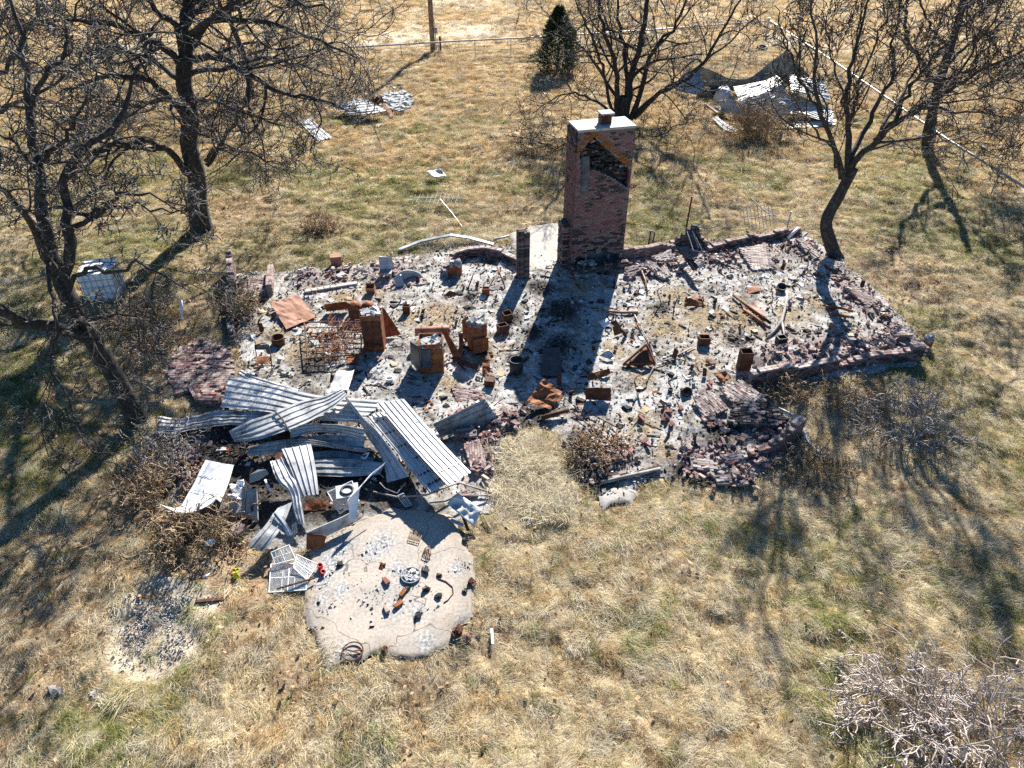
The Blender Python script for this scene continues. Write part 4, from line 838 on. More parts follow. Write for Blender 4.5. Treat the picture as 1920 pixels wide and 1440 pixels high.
for r_ in range(NR):
    h_ = (r_+.5)*ROW; off = 0 if r_ % 2 else .5
    for c in range(-1, int(CW/PIT)+2):
        a, b = max(.004, (c+off)*PIT+.005), min(CW-.004, (c+off+1)*PIT-.005)
        if b-a < .05: continue
        s_ = (a+b)/2
        if any(inp(q, h_, P) for P in (fire, slot, nicheL, nicheR, scar, hole1) for q in (s_-.05, s_+.05)): continue
        cand.append((s_, h_, b-a, face_mat(s_, h_)))
full = [q for q in cand if q[2] > .18]; cut = [q for q in cand if q[2] <= .18]
full.sort(key=lambda q: (-(1.4 < q[1] < 4.9), R())); inds, other = full[:290], full[290:]+cut
for s_, h_, l_, m_ in inds: put_brick(chim, (s_, .045+U(-.006, .006), h_), U(-.012, .012), m_)
for s_, h_, l_, m_ in other: rest.box((s_, .045+U(-.005, .005), h_), (l_, .09, BH), m=BM.index(m_))
part(chim, "brick_facing", rest, [M[k] for k in BM], local=True, kind='stuff')
side = MB()
for r_ in range(NR):
    h_ = (r_+.5)*ROW; off = .5 if r_ % 2 else 0
    for sx, x in ((0, .045-.052), (1, CW-.045+.052)):
        for c in range(-1, 6):
            a, b = max(.0, (c+off)*PIT+.005), min(CD-.004, (c+off+1)*PIT-.005)
            if b-a < .05: continue
            m_ = pick({'b1': .5, 'b2': .42, 'b4': .08}) if h_ < 4.5 or sx else pick({'b4': .75, 'b1': .25})
            side.box((x+U(-.004, .004), (a+b)/2+.02, h_), (.09, b-a-(.02 if c < 0 else 0), BH), m=BM.index(m_))
    for c in range(-1, int(CW/PIT)+2):
        a, b = max(.004, (c+off)*PIT+.005), min(CW-.004, (c+off+1)*PIT-.005)
        if b-a > .05: side.box(((a+b)/2, CD-.04, h_), (b-a, .09, BH), m=BM.index(pick({'b1': .55, 'b2': .45})))
part(chim, "side_brickwork", side, [M[k] for k in BM], local=True, kind='stuff')
rub = MB(); sx0, sx1 = min(p[0] for p in scar), max(p[0] for p in scar); sh0, sh1 = min(p[1] for p in scar), max(p[1] for p in scar)
for _ in range(620):
    s_, h_ = U(sx0, sx1), U(sh0, sh1)
    if inp(s_, h_, scar): rub.box((s_, U(.2, .36), h_), (U(.07, .2), U(.06, .16), U(.04, .09)), euler(U(-.4, .4), U(-.4, .4), U(-.6, .6)), m=0 if R() < .55 else (1 if R() < .6 else (2 if R() < .8 else 3)), jit=.12)
part(chim, "broken_brickwork", rub, [M['b4'], M['mortar_dark'], M['b1'], M['b3']], local=True, kind='stuff')
# ragged shelf under the scar, dark flue board at its left, mantel
sh = MB()
for a, b in ((scar[2], scar[3]), (scar[3], scar[4])):
    n_ = int(math.hypot(a[0]-b[0], a[1]-b[1])/.11)
    for i in range(n_):
        t = (i+.5)/n_; sh.box((a[0]+(b[0]-a[0])*t, .16+U(-.02, .03), a[1]+(b[1]-a[1])*t-.03), (U(.09, .13), .26, .05), euler(0, U(-.15, .15), U(-.2, .2)), m=0 if R() < .5 else 1, jit=.06)
part(chim, "brick_ledge", sh, [M['b3'], M['b1']], local=True)
bd = Z7([(206, 470), (266, 462), (268, 600), (258, 756), (200, 752)])
mb = MB(); mb.v = [(s_, -.035, h_) for s_, h_ in bd]+[(s_, .012, h_) for s_, h_ in bd]; n_ = len(bd)
mb.f = [tuple(range(n_)), tuple(range(2*n_-1, n_-1, -1))]+[(i, n_+i, n_+(i+1) % n_, (i+1) % n_) for i in range(n_)]; mb.mi = [0]*len(mb.f)
part(chim, "charred_board", mb, M['blued'], local=True)
part(chim, "cap", MB().box((CW/2+.01, CD/2+.005, CHH+.04), (CW+.05, CD+.06, .08), jit=.008), M['cap'], local=True)
fl = MB().box((CW*.55, CD*.5, CHH+.22), (.36, .32, .26)); part(chim, "flue", fl, M['rust_dark'], local=True)
part(chim, "flue_cap", MB().box((CW*.56, CD*.5, CHH+.42), (.46, .42, .05)).box((CW*.55-.12, CD*.5, CHH+.37), (.03, .3, .06)).box((CW*.55+.14, CD*.5, CHH+.37), (.03, .3, .06)), M['cap'], local=True)
# hearth
he = MB()
he.box((1.0, -.24, .13), (2.2, .46, .26)); part(chim, "hearth", he, M['mortar_dark'], local=True)
for r_ in range(4):
    for c in range(11): put_brick(chim, (-.1+c*PIT+(.1 if r_ % 2 else 0)+.1, -.44, .034+r_*ROW*.95), 0, pick({'b4': .5, 'b1': .5}))
for c in range(21): put_brick(chim, (-.06+c*.105, -.34, .285), math.pi/2, pick({'b4': .6, 'b1': .4}))
fb = MB(); xs_ = [p[0] for p in fire]; hs_ = [p[1] for p in fire]
fb.box(((min(xs_)+max(xs_))/2+.12, .3, (min(hs_)+max(hs_))/2+.03), (.2, .03, .2)); part(chim, "firebox_plate", fb, M['greyboard'], local=True)
# stub of the old wall at the left rear
st_ = MB().box((-.15, .5, .87), (.26, .5, 1.74)); part(chim, "wall_stub", st_, M['mortar_dark'], local=True)
sb = MB()
for r_ in range(25):
    for k_ in range(3): sb.box((-.15+U(-.01, .01), .28+k_*.2, (r_+.5)*ROW), (.29, .185, BH), m=0 if R() < .65 else 1)
part(chim, "stub_brickwork", sb, [M['b4'], M['b1']], local=True, kind='stuff')
for _ in range(6):
    p_ = (U(.25, .9), U(-.4, -.1), .33)
    put_brick(chim, (U(.2, 1.9), U(-.38, -.12), .345), euler(U(-.3, .3), U(-.3, .3), U(0, 3)), 'b4', True)
ash_m = MB()
for _ in range(26): ash_m.box((U(.3, .8), U(-.42, -.1), U(.32, .38)), (U(.06, .18), U(.05, .14), U(.03, .07)), euler(U(-.4, .4), U(-.4, .4), U(0, 3)), jit=.2)
single("ash_heap", "small pale ash heap on the hearth of the chimney", "ash", MB().add([(O_+ex*p[0]+ey*p[1]+Vector((0, 0, p[2]))) for p in ash_m.v], ash_m.f), M['ashc'])

# ------------------------------------------------------------------ standing wall remnants
def wall(name, label, pts, hs, cat="wall", thick=.2, ws={'b1': .6, 'b2': .2, 'b3': .2}, top={'b3': .6, 'b1': .4}, seed=1, rag=.5, face=True, core='mortar', z0=0.0):
    """pts: base line in px, left to right as seen from the camera; hs: heights at those points"""
    W = [G(u, v) for u, v in pts]; root = thing(name, label, cat, (W[0].x, W[0].y, 0)); Lc = [0]
    for a, b in zip(W[:-1], W[1:]): Lc.append(Lc[-1]+(b-a).length)
    cm = MB(); bk_ = MB()
    for i in range(len(W)-1):
        a, b = W[i]-W[0], W[i+1]-W[0]; d = (b-a); L = d.length; d = d.normalized(); n = Vector((d.y, -d.x, 0)); an = math.atan2(d.y, d.x); nc = max(1, round(L/PIT)); pt = L/nc
        for c in range(nc):
            t = (c+.5)/nc; h = hs[i]+(hs[i+1]-hs[i])*t; h = max(ROW, h*(1-rag*.5+rag*vn(np.array([(Lc[i]+c*pt)*2.1]), np.array([seed*3.3]), seed)[0])); nr = max(1, int(h/ROW))
            ctr = a+d*(L*t)
            cm.box(ctr+Vector((0, 0, nr*ROW/2-.012)), (pt+.004, thick-.03, nr*ROW-.024), rotz(an))
            for r_ in range(nr):
                o2 = (pt*.5 if r_ % 2 else 0); topb = (r_ == nr-1)
                if topb:
                    for sgn in (-1, 1): put_brick(root, ctr+n*(sgn*thick*.26)+Vector((0, 0, (r_+.5)*ROW)), an+U(-.06, .06), pick(top))
                elif face and r_ >= nr-6: put_brick(root, ctr+d*o2*.98+n*(thick/2-.043)+Vector((0, 0, (r_+.5)*ROW)), an+U(-.01, .01), pick(ws))
                else: bk_.box(ctr+n*(thick/2-.043)+Vector((0, 0, (r_+.5)*ROW)), (BL, .09, BH), rotz(an))
                if not topb: bk_.box(ctr-n*(thick/2-.043)+Vector((0, 0, (r_+.5)*ROW)), (BL, .09, BH), rotz(an))
    part(root, "mortar_core", cm, M[core], local=True)
    if bk_.v: part(root, "rear_brickwork", bk_, M['b1'], local=True, kind='stuff')
    return root
wall("brick_wall", "low broken brick wall joining the right side of the chimney", [(1166, 490), (1215, 482), (1262, 470)], [.5, .5, .35], seed=2)
wall("brick_wall", "long low sooty rear brick wall under the bare tree branches", [(1325, 475), (1400, 460), (1440, 452), (1496, 440)], [.42, .5, .45, .35], ws={'b4': .55, 'b1': .45}, seed=3)
wall("brick_wall", "jagged sooty brick wall stub sticking up at the rear wall, beside the folded metal stand", [(1245, 465), (1275, 462), (1300, 460), (1322, 470)], [.25, .5, .85, .4], ws={'b4': .8, 'b1': .2}, top={'b4': .6, 'b3': .4}, seed=4)
wall("brick_wall", "front brick wall with a pale ragged top right of the rusty flue box", [(1402, 727), (1450, 718), (1510, 706), (1565, 694)], [.55, .6, .6, .45], ws={'b1': .75, 'b4': .25}, top={'b6': .5, 'b3': .5}, seed=5)
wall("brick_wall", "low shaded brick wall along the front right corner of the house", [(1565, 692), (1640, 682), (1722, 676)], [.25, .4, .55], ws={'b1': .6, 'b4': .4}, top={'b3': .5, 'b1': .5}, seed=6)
wall("brick_wall", "short reddish brick corner wall below the sooty brick slab", [(1402, 862), (1440, 852), (1470, 838), (1494, 818)], [.25, .45, .65, .7], ws={'b1': .8, 'b2': .2}, top={'b3': .6, 'b1': .4}, seed=7, rag=.35)
wall("brick_wall", "curved low brick planter wall left of the brick pillar", [(836, 520), (838, 503), (852, 490), (878, 482), (910, 480), (942, 486), (972, 500)], [.3, .38, .42, .45, .45, .42, .36], ws={'b4': .5, 'b1': .5}, top={'b6': .5, 'b3': .5}, seed=8, rag=.1, thick=.2)
wall("brick_wall", "short broken wall end at the far left corner of the house floor", [(440, 552), (437, 505)], [.55, .9], ws={'b4': .4, 'b1': .6}, top={'b3': .7, 'b1': .3}, seed=9, rag=.3)
wall("brick_wall", "crumbling low wall along the left edge of the house floor", [(437, 648), (434, 610), (433, 562)], [.15, .4, .5], ws={'b4': .5, 'b1': .5}, top={'b3': .6, 'b4': .4}, seed=10, rag=.5)
wall("brick_wall", "short return wall standing right of the tilted brick panel at the left end", [(508, 556), (511, 514)], [.5, .45], ws={'b1': .5, 'b3': .5}, top={'b3': .8, 'b1': .2}, seed=11, rag=.2)
wall("brick_kerb", "low curved brick edging of the patio beside the white roofing sheets", [(330, 742), (362, 732), (372, 752), (378, 760), (415, 760)], [.15, .2, .25, .3, .3], cat="kerb", ws={'b1': .5, 'b3': .5}, top={'b3': .5, 'b1': .5}, seed=12, rag=.1)
wall("brick_wall", "charred low wall by the square white concrete patch at the front", [(1105, 905), (1160, 896), (1240, 880)], [.12, .14, .1], ws={'b4': .7, 'b1': .3}, top={'b4': .6, 'b3': .4}, seed=13, rag=.4)
wall("concrete_sill", "narrow concrete sill along the rear left edge of the house floor", [(572, 551), (620, 543), (670, 535)], [.14, .14, .14], cat="sill", thick=.16, ws={'b3': 1}, top={'b6': 1}, seed=14, rag=0)
# pillar
pb = G(980, 520); pil = thing("brick_pillar", "square standing brick pillar with a broken top between planter wall and chimney", "pillar", (pb.x, pb.y, 0), TH)
part(pil, "mortar_core", MB().box((0, 0, .9), (.38, .36, 1.8)), M['mortar_dark'], local=True)
for r_ in range(28):
    hh = (r_+.5)*ROW
    if r_ < 27 or True:
        for k_ in range(2):
            sx = (-.1 if k_ == 0 else .1)
            if r_ > 25 and k_ == 1: continue
            put_brick(pil, (sx*(1 if r_ % 2 else .98), -.15, hh), U(-.02, .02), pick({'b4': .45, 'b1': .45, 'b2': .1}))
            if r_ % 2 == 0 or r_ > 20: put_brick(pil, (-.155, .1 if k_ else -.0, hh), math.pi/2, pick({'b4': .4, 'b1': .6}), half=True)
bkp = MB()
for r_ in range(27):
    for a_ in (-.1, .1): bkp.box((a_, .145, (r_+.5)*ROW), (BL, .09, BH)).box((.16, a_*.9, (r_+.5)*ROW), (.09, .17, BH))
part(pil, "rear_brickwork", bkp, M['b1'], local=True, kind='stuff')

# ------------------------------------------------------------------ fallen slabs of brickwork
def slab(label, px, z=.14, tilt=0.0, taz=0.0, ang=0.0, ws={'b3': .6, 'b6': .25, 'b1': .15}, thick=.1, name="brick_slab", core='mortar_pale', rough=.0, skip=.04, cat="brick slab"):
    """px: outline of the upper face; z: height of its middle; tilt towards azimuth taz (deg); ang: direction of the courses (deg, in its plane)"""
    cu = sum(p[0] for p in px)/len(px); cv = sum(p[1] for p in px)/len(px); c = G(cu, cv, z); ta, az = math.radians(tilt), math.radians(taz)
    n = Vector((math.sin(ta)*math.sin(az), math.sin(ta)*math.cos(az), math.cos(ta))); P = [HIT(u, v, c, n) for u, v in px]
    a = math.radians(ang); x = Vector((math.cos(a), math.sin(a), 0)); x = (x-n*x.dot(n)).normalized(); y = n.cross(x); Q = [((p-c).dot(x), (p-c).dot(y)) for p in P]
    root = bpy.data.objects.new(name, None); root.empty_display_size = .2; COL.objects.link(root); tag(root, label, cat)
    Mx = Matrix((x, y, n)).transposed(); zc = min(p.z for p in P)
    root.location = c; root.rotation_euler = Mx.to_euler()
    Rl = Mx
    area = sum(Q[i][0]*Q[(i+1) % len(Q)][1]-Q[(i+1) % len(Q)][0]*Q[i][1] for i in range(len(Q)))
    Qp = Q if area > 0 else Q[::-1]
    core_mb = MB().prism(Qp, -thick, -.014); part(root, "mortar_bed", core_mb, M[core], local=True)
    xa, xb = min(q[0] for q in Q), max(q[0] for q in Q); ya, yb = min(q[1] for q in Q), max(q[1] for q in Q); r_ = 0; yy = ya
    while yy < yb:
        xx = xa+(PIT/2 if r_ % 2 else 0)-PIT
        while xx < xb:
            s_, t_ = xx+PIT/2, yy+ROW/2
            f = inpoly(np.array([s_-.06, s_+.06, s_]), np.array([t_]*3), Q)
            if f.sum() >= 2 and R() > skip:
                e_ = Matrix.Rotation(math.pi/2, 3, 'X')
                if rough: e_ = euler(U(-rough, rough), U(-rough, rough), U(-rough, rough)*.6) @ e_
                put_brick(root, (s_+U(-.004, .004), t_, -.042+U(-.004, .006)+rough*U(0, .12)), e_, pick(ws), half=(f.sum() == 2))
            xx += PIT
        yy += ROW; r_ += 1
    return root
slab("clean edged square slab of fallen brickwork beside the small round rusty can", [(1300, 742), (1337, 730), (1366, 765), (1319, 784)], .22, 10, 200, 118)
slab("brick slab tilted against the front wall with broken pieces on top", [(1350, 727), (1391, 711), (1432, 742), (1436, 752), (1372, 752)], .3, 12, 250, 122, skip=.07)
slab("large sooty brick slab with its coarse back face up near the grey duct", [(1377, 751), (1440, 752), (1480, 787), (1447, 806), (1364, 790)], .34, 14, 190, 175, {'b4': .62, 'b3': .28, 'b1': .1}, core='mortar_dark', rough=.16, skip=.1)
slab("pinkish brick slab lying in the grass at the front right edge", [(1294, 858), (1336, 862), (1354, 878), (1330, 883), (1297, 876)], .2, 12, 185, 172, {'b3': .5, 'b6': .4, 'b1': .1})
slab("pinkish brick slab just below the reddish corner wall", [(1349, 852), (1396, 846), (1399, 858), (1368, 868)], .26, 14, 190, 12, {'b3': .5, 'b6': .4, 'b1': .1})
slab("bottom edge slab of fallen bricks farthest down the front right edge", [(1340, 892), (1392, 886), (1420, 897), (1398, 908), (1346, 906)], .14, 8, 170, 6, {'b3': .6, 'b1': .3, 'b6': .1}, rough=.08, skip=.12)
slab("reddish brick panel left of the crumpled rust sheet, above the blue sheet", [(846, 722), (906, 731), (910, 748), (857, 753)], .1, 5, 190, 170, {'b1': .5, 'b3': .4, 'b2': .1}, rough=.05, skip=.12)
slab("small brick chunk propped under the end of the blue grey sheet", [(853, 806), (886, 799), (894, 806), (892, 817), (850, 815)], .34, 14, 190, 8, {'b1': .4, 'b3': .6})
slab("long tan brick slab half covered by rubble right of the white roof sheets", [(870, 832), (899, 822), (912, 878), (884, 881)], .2, 8, 120, 95, {'b1': .45, 'b3': .5, 'b2': .05}, skip=.14)
slab("small brick piece at the foot of the white roof sheets by the twisted scrap", [(858, 922), (884, 914), (897, 928), (868, 936)], .12, 8, 190, 20, {'b1': .4, 'b3': .6})
slab("large pale brick panel lying against the long rear wall", [(1386, 465), (1440, 456), (1446, 502), (1412, 507)], .2, 6, 195, 170, {'b6': .55, 'b3': .45}, skip=.03)
slab("pale brick slab leaning on the low wall next to the chimney", [(1222, 481), (1257, 467), (1264, 488), (1232, 488)], .36, 15, 200, 12, {'b6': .55, 'b3': .45})
slab("long narrow brick strip standing out from the pile at the rear wall", [(1266, 482), (1278, 480), (1312, 525), (1300, 525)], .28, 12, 260, 35, {'b6': .5, 'b3': .5})
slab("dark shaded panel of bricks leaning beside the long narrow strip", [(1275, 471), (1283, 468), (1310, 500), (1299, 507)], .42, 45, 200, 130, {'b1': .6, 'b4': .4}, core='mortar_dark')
slab("striped brick chunk nearest to the chimney hearth", [(1172, 500), (1192, 498), (1194, 512), (1182, 522), (1170, 512)], .24, 18, 200, 20, {'b3': .6, 'b1': .4})
slab("tilted brick chunk with a white top between the two pale rear slabs", [(1210, 497), (1224, 490), (1238, 503), (1228, 509)], .34, 20, 160, 125, {'b6': .7, 'b3': .3})
slab("toothed brick chunk below the tilted white topped chunk", [(1231, 508), (1248, 494), (1258, 516), (1244, 522), (1233, 517)], .22, 12, 190, 100, {'b6': .5, 'b3': .5}, skip=.1)
slab("small broken brick chunk directly under the chimney side wall", [(1192, 498), (1205, 494), (1207, 504), (1196, 509)], .26, 20, 170, 30, {'b3': .6, 'b6': .4})
slab("flat brick piece whose bricks run like planks at the rear right corner", [(1494, 448), (1505, 444), (1521, 462), (1512, 473)], .3, 12, 170, 120, {'b3': .6, 'b6': .3, 'b1': .1})
slab("second plank like row of bricks below the rear right corner piece", [(1517, 470), (1530, 466), (1538, 480), (1526, 485)], .26, 10, 170, 120, {'b3': .7, 'b6': .3})
slab("light brick slab in the shadow at the foot of the curved trunk tree", [(1538, 490), (1552, 482), (1581, 493), (1568, 504)], .3, 12, 190, 160, {'b6': .6, 'b3': .4})
slab("small tan brick slab just left of the slab at the tree foot", [(1526, 500), (1540, 497), (1554, 510), (1540, 514)], .24, 14, 170, 120, {'b6': .4, 'b3': .6})
slab("long brick slab fallen diagonally along the right edge of the house", [(1584, 537), (1604, 531), (1645, 567), (1629, 575)], .26, 10, 200, 140, {'b3': .7, 'b1': .2, 'b6': .1})
slab("slab of light bricks with ruled courses near the right end of the ruin", [(1676, 618), (1700, 610), (1712, 628), (1676, 628)], .34, 12, 190, 0, {'b3': .6, 'b6': .4})
slab("upright brick block below the ruled slab at the right end", [(1661, 636), (1672, 628), (1680, 642), (1668, 650)], .3, 20, 220, 130, {'b3': .7, 'b1': .3})
slab("cracked brick slab in the tree shadow inside the front right corner", [(1600, 637), (1630, 632), (1642, 650), (1616, 656)], .2, 8, 200, 150, {'b3': .6, 'b6': .2, 'b1': .2}, rough=.05)
slab("pale broken brick slab left of the cracked shadowed one", [(1560, 655), (1580, 648), (1592, 662), (1570, 668)], .24, 12, 190, 150, {'b6': .5, 'b3': .5}, rough=.06)
slab("tilted wall panel between the two broken walls at the left end", [(447, 522), (500, 515), (506, 546), (455, 556)], .14, 8, 190, 4, {'b3': .5, 'b6': .3, 'b1': .2}, skip=.08)
slab("long brick floor strip under the blue grey tub", [(700, 532), (790, 516), (806, 530), (716, 542)], .1, 5, 190, 12, {'b3': .6, 'b6': .4})
slab("small square brick chunk in the brush below the bent white panel", [(430, 990), (448, 977), (462, 988), (444, 1003)], .26, 12, 180, 45, {'b1': .5, 'b3': .5})
slab("brick lump right beside the tall rusty flue box", [(1411, 672), (1432, 676), (1430, 690), (1412, 688)], .3, 20, 200, 20, {'b3': .6, 'b1': .4})
slab("dark brick lump in the rubble behind the front wall", [(1440, 680), (1462, 684), (1464, 698), (1440, 694)], .28, 30, 190, 90, {'b4': .5, 'b1': .5}, core='mortar_dark')
# patio: flat pavers set in the ground
PB = bpy.data.objects.new("brick_patio", None); COL.objects.link(PB); pc = G(380, 690); PB.location = (pc.x, pc.y, 0); tag(PB, "rounded patio of worn flat bricks left of the white roofing sheets", "patio")
pv_ = MB(); PT = PATIO; xa, xb = min(p[0] for p in PT), max(p[0] for p in PT); ya, yb = min(p[1] for p in PT), max(p[1] for p in PT); npv = 0; ii = 0; yy = ya
bed = MB().prism(PT if sum(PT[i][0]*PT[(i+1) % len(PT)][1]-PT[(i+1) % len(PT)][0]*PT[i][1] for i in range(len(PT))) > 0 else PT[::-1], -.1, .03)
part(PB, "bed", bed, M['mortar_pale'])
plist = []
while yy < yb:
    xx = xa+(.1 if ii % 2 else 0)
    while xx < xb:
        if inp(xx, yy, PT) and R() > .12: plist.append((xx, yy))
        xx += .205
    yy += .1; ii += 1
plist.sort(key=lambda q: q[1]+U(-.3, .3))
for q, (a, b) in enumerate(plist):
    m_ = pick({'b3': .6, 'b1': .3, 'b2': .1})
    if q < 200: put_brick(PB, (a-pc.x, b-pc.y, .045+U(-.006, .01)), U(-.03, .03), m_)
    else: pv_.box((a, b, .045+U(-.006, .01)), (BL, .09, .058), rotz(U(-.03, .03)))
if pv_.v: part(PB, "far_pavers", pv_, M['b3'], kind='stuff')
# ------------------------------------------------------------------ loose bricks, each a thing
CN = {'b1': 'mauve', 'b2': 'red', 'b3': 'dusty grey', 'b4': 'sooty black', 'b6': 'pale'}
LOOSE = [
    ("loose bricks along the right wall", [(1510, 465, 26, "in the rubble beside the plank like rows of bricks"), (1560, 520, 30, "just below the light slab at the tree foot"), (1600, 560, 30, "beside the long diagonal brick slab"), (1645, 600, 28, "above the ruled slab at the right end"), (1660, 650, 30, "under the upright block at the right end"), (1600, 665, 26, "by the cracked slab in the tree shadow"), (1540, 670, 26, "behind the low shaded right wall"), (1470, 672, 28, "behind the front wall with the pale ragged top")], 84, {'b3': .45, 'b1': .35, 'b6': .1, 'b2': .1}),
    ("loose bricks at the rear wall", [(1210, 510, 26, "among the chunks nearest the chimney"), (1265, 505, 26, "beside the long narrow brick strip"), (1345, 485, 26, "below the folding stand at the rear wall"), (1370, 505, 24, "left of the large pale brick panel"), (1450, 500, 28, "right of the large pale brick panel")], 44, {'b6': .4, 'b3': .4, 'b1': .2}),
    ("loose bricks at the front right edge", [(1310, 885, 26, "below the pinkish slab in the grass"), (1370, 882, 28, "above the bottom edge slab"), (1420, 868, 26, "outside the reddish corner wall"), (1440, 825, 24, "inside the reddish corner wall"), (1370, 825, 26, "below the large sooty slab"), (1335, 795, 18, "below the clean edged square slab")], 56, {'b3': .4, 'b1': .35, 'b2': .15, 'b6': .1}),
    ("loose bricks beside the roofing sheets", [(868, 795, 24, "under the blue grey leaning sheet"), (912, 830, 26, "around the long tan brick slab"), (930, 795, 22, "at the right end of the blue grey sheet"), (900, 890, 22, "near the small brick piece at the sheets' foot"), (965, 788, 26, "above the long pale straw grass")], 54, {'b1': .5, 'b3': .3, 'b2': .2}),
    ("loose bricks at the rear left edge", [(560, 522, 30, "left of the narrow concrete sill"), (640, 515, 28, "around the pinkish rust box"), (700, 512, 24, "left of the sunken grey chair"), (470, 575, 24, "below the tilted wall panel")], 36, {'b3': .5, 'b6': .3, 'b1': .2}),
    ("orange bricks on the ash", [(1270, 775, 40, "on pale ash near the tipped rusty can"), (1225, 800, 34, "on the ash right of the burnt rectangle"), (1330, 710, 44, "on white ash left of the tall flue box"), (1200, 850, 30, "on the ash above the long pale plank")], 16, {'b2': 1}),
    ("loose bricks left of the white panel", [(350, 870, 22, "above the grey stones left of the white panel"), (345, 915, 24, "close to the left edge of the white panel")], 20, {'b3': .6, 'b4': .3, 'b1': .1})]
for grp, zs, n_, ws in LOOSE:
    k_ = 0
    while k_ < n_:
        u_, v__, r_, ph = zs[k_ % len(zs)]; a_ = U(0, 6.283); q_ = r_*math.sqrt(R()); p_ = G(u_+q_*math.cos(a_), v__+.7*q_*math.sin(a_))
        z_ = float(floor_z(np.array([p_.x]), np.array([p_.y]), np.array([1.0]))[0]) if inp(p_.x, p_.y, HOUSE) else .03
        m_ = pick(ws); o = bpy.data.objects.new("brick", random.choice(BMESH[m_])); COL.objects.link(o); o.location = (p_.x, p_.y, z_+.04+U(0, .05)); o.rotation_euler = (U(-.5, .5), U(-.4, .4), U(0, 3.14)); tag(o, f"{CN[m_]} brick lying loose {ph}", "brick", grp); k_ += 1
# ================================================================== METAL ROOFING SHEETS
def catmull(A, n):
    A = [np.array(a, float) for a in A]; m = len(A); out = []
    for k in range(n):
        t = k/(n-1)*(m-1); i = min(int(t), m-2); f = t-i; p0, p1, p2, p3 = A[max(i-1, 0)], A[i], A[i+1], A[min(i+2, m-1)]
        out.append(.5*((2*p1)+(-p0+p2)*f+(2*p0-5*p1+4*p2-p3)*f*f+(-p0+3*p1-3*p2+p3)*f**3))
    return np.array(out)
def rib_sheet(name, label, st, ribs=5, m='zinc', rib=.026, n=26, amp=.02, seed=1, sol=.006, cat="roofing sheet", group=None, wave=1.0, rootname=None, extra=None, ribw=.075):
    """st: stations along the sheet, each ((u, v, z) of one long edge, (u, v, z) of the other)"""
    Lp = catmull([G(*a) for a, b in st], n); Rp = catmull([G(*b) for a, b in st], n)
    prof = [(0, 0)]
    for k in range(ribs):
        c = (k+.5)/ribs; w_ = ribw/ribs
        prof += [(c-w_, 0), (c-w_*.45, 1), (c+w_*.45, 1), (c+w_, 0)]
        if k < ribs-1: prof += [((k+1)/ribs, 0)]
    prof += [(1, 0)]; mb = MB(); v = []; nc = len(prof)
    for i in range(n):
        a, b = Vector(Lp[i]), Vector(Rp[i]); t = Vector(Lp[min(i+1, n-1)])-Vector(Lp[max(i-1, 0)]); nn = (b-a).cross(t); nn = nn.normalized() if nn.length > 1e-6 else Vector((0, 0, 1))
        if nn.z < 0: nn = -nn
        for s_, h_ in prof:
            p = a+(b-a)*s_; q = amp*(fbm(np.array([p.x*wave*1.4+seed]), np.array([p.y*wave*1.4+p.z]), seed, 2)[0]-.5)*2+.35*amp*(vn(np.array([p.x*6+seed]), np.array([p.y*6+p.z*3]), seed+5)[0]-.5)
            v.append(p+nn*(h_*rib+q))
    f = [(i*nc+j, i*nc+j+1, (i+1)*nc+j+1, (i+1)*nc+j) for i in range(n-1) for j in range(nc-1)]
    mb.add(v, f); o = single(name, label, cat, mb, M[m], sol=sol, group=group); return o
def sheet(name, label, quad, m='rust', n=9, amp=.03, seed=1, sol=.008, cat="metal sheet", fold=None, smooth=True, wave=1.6, retmb=False):
    """quad: four (u, v, z) corners in order; crumpled a little"""
    q = [G(*c) for c in quad]; v = []
    for i in range(n):
        for j in range(n):
            a, b = i/(n-1), j/(n-1); p = (q[0]*(1-a)+q[3]*a)*(1-b)+(q[1]*(1-a)+q[2]*a)*b
            nn = (q[1]-q[0]).cross(q[3]-q[0]); nn = nn.normalized() if nn.length > 0 else Vector((0, 0, 1))
            k = amp*2*(fbm(np.array([p.x*wave+seed*7]), np.array([p.y*wave+p.z*wave]), seed, 3)[0]-.5)
            if fold: k += fold*(abs(b-.5)*2)**1.5
            v.append(p+nn*k+Vector((0, 0, 0)))
    f = [(i*n+j, i*n+j+1, (i+1)*n+j+1, (i+1)*n+j) for i in range(n-1) for j in range(n-1)]; mb = MB().add(v, f)
    if retmb: return mb
    return single(name, label, cat, mb, M[m], sol=sol, smooth=smooth)
GR = "metal roofing sheets in the pile"
def rs(label, st, **k): return rib_sheet("roofing_sheet", label, st, group=None, **k)
rs("wide white ribbed sheet across the back of the pile, pointing at the brick patio", [((430, 704, .55), (415, 764, .45)), ((515, 722, .62), (490, 770, .55)), ((597, 741, .72), (580, 786, .62)), ((724, 751, .8), (672, 792, .7))], ribs=5, m='white_sheet', seed=3, ribw=.12)
rs("narrow pale sheet peeking out under the back edge of the wide white sheet", [((452, 693, .3), (446, 703, .3)), ((478, 705, .32), (470, 716, .32)), ((560, 730, .36), (550, 745, .36))], ribs=2, m='white_sheet', seed=4)
rs("wavy scorched sheet lying lowest at the left end of the pile", [((300, 781, .28), (291, 811, .2)), ((350, 783, .12), (330, 810, .25)), ((405, 770, .35), (388, 802, .3)), ((455, 770, .42), (440, 796, .36)), ((520, 772, .4), (500, 797, .34))], ribs=4, m='zinc_dull_shade', amp=.06, seed=5, wave=1.8)
rs("twisted sheet lying diagonally over the others with a dark strap across it", [((430, 809, .6), (440, 829, .5)), ((470, 788, .75), (490, 822, .7)), ((515, 772, .86), (545, 806, .82)), ((560, 752, .92), (592, 782, .94)), ((612, 742, .96), (635, 758, 1.0)), ((640, 730, 1.0), (652, 742, 1.05))], ribs=4, m='zinc', amp=.05, seed=6)
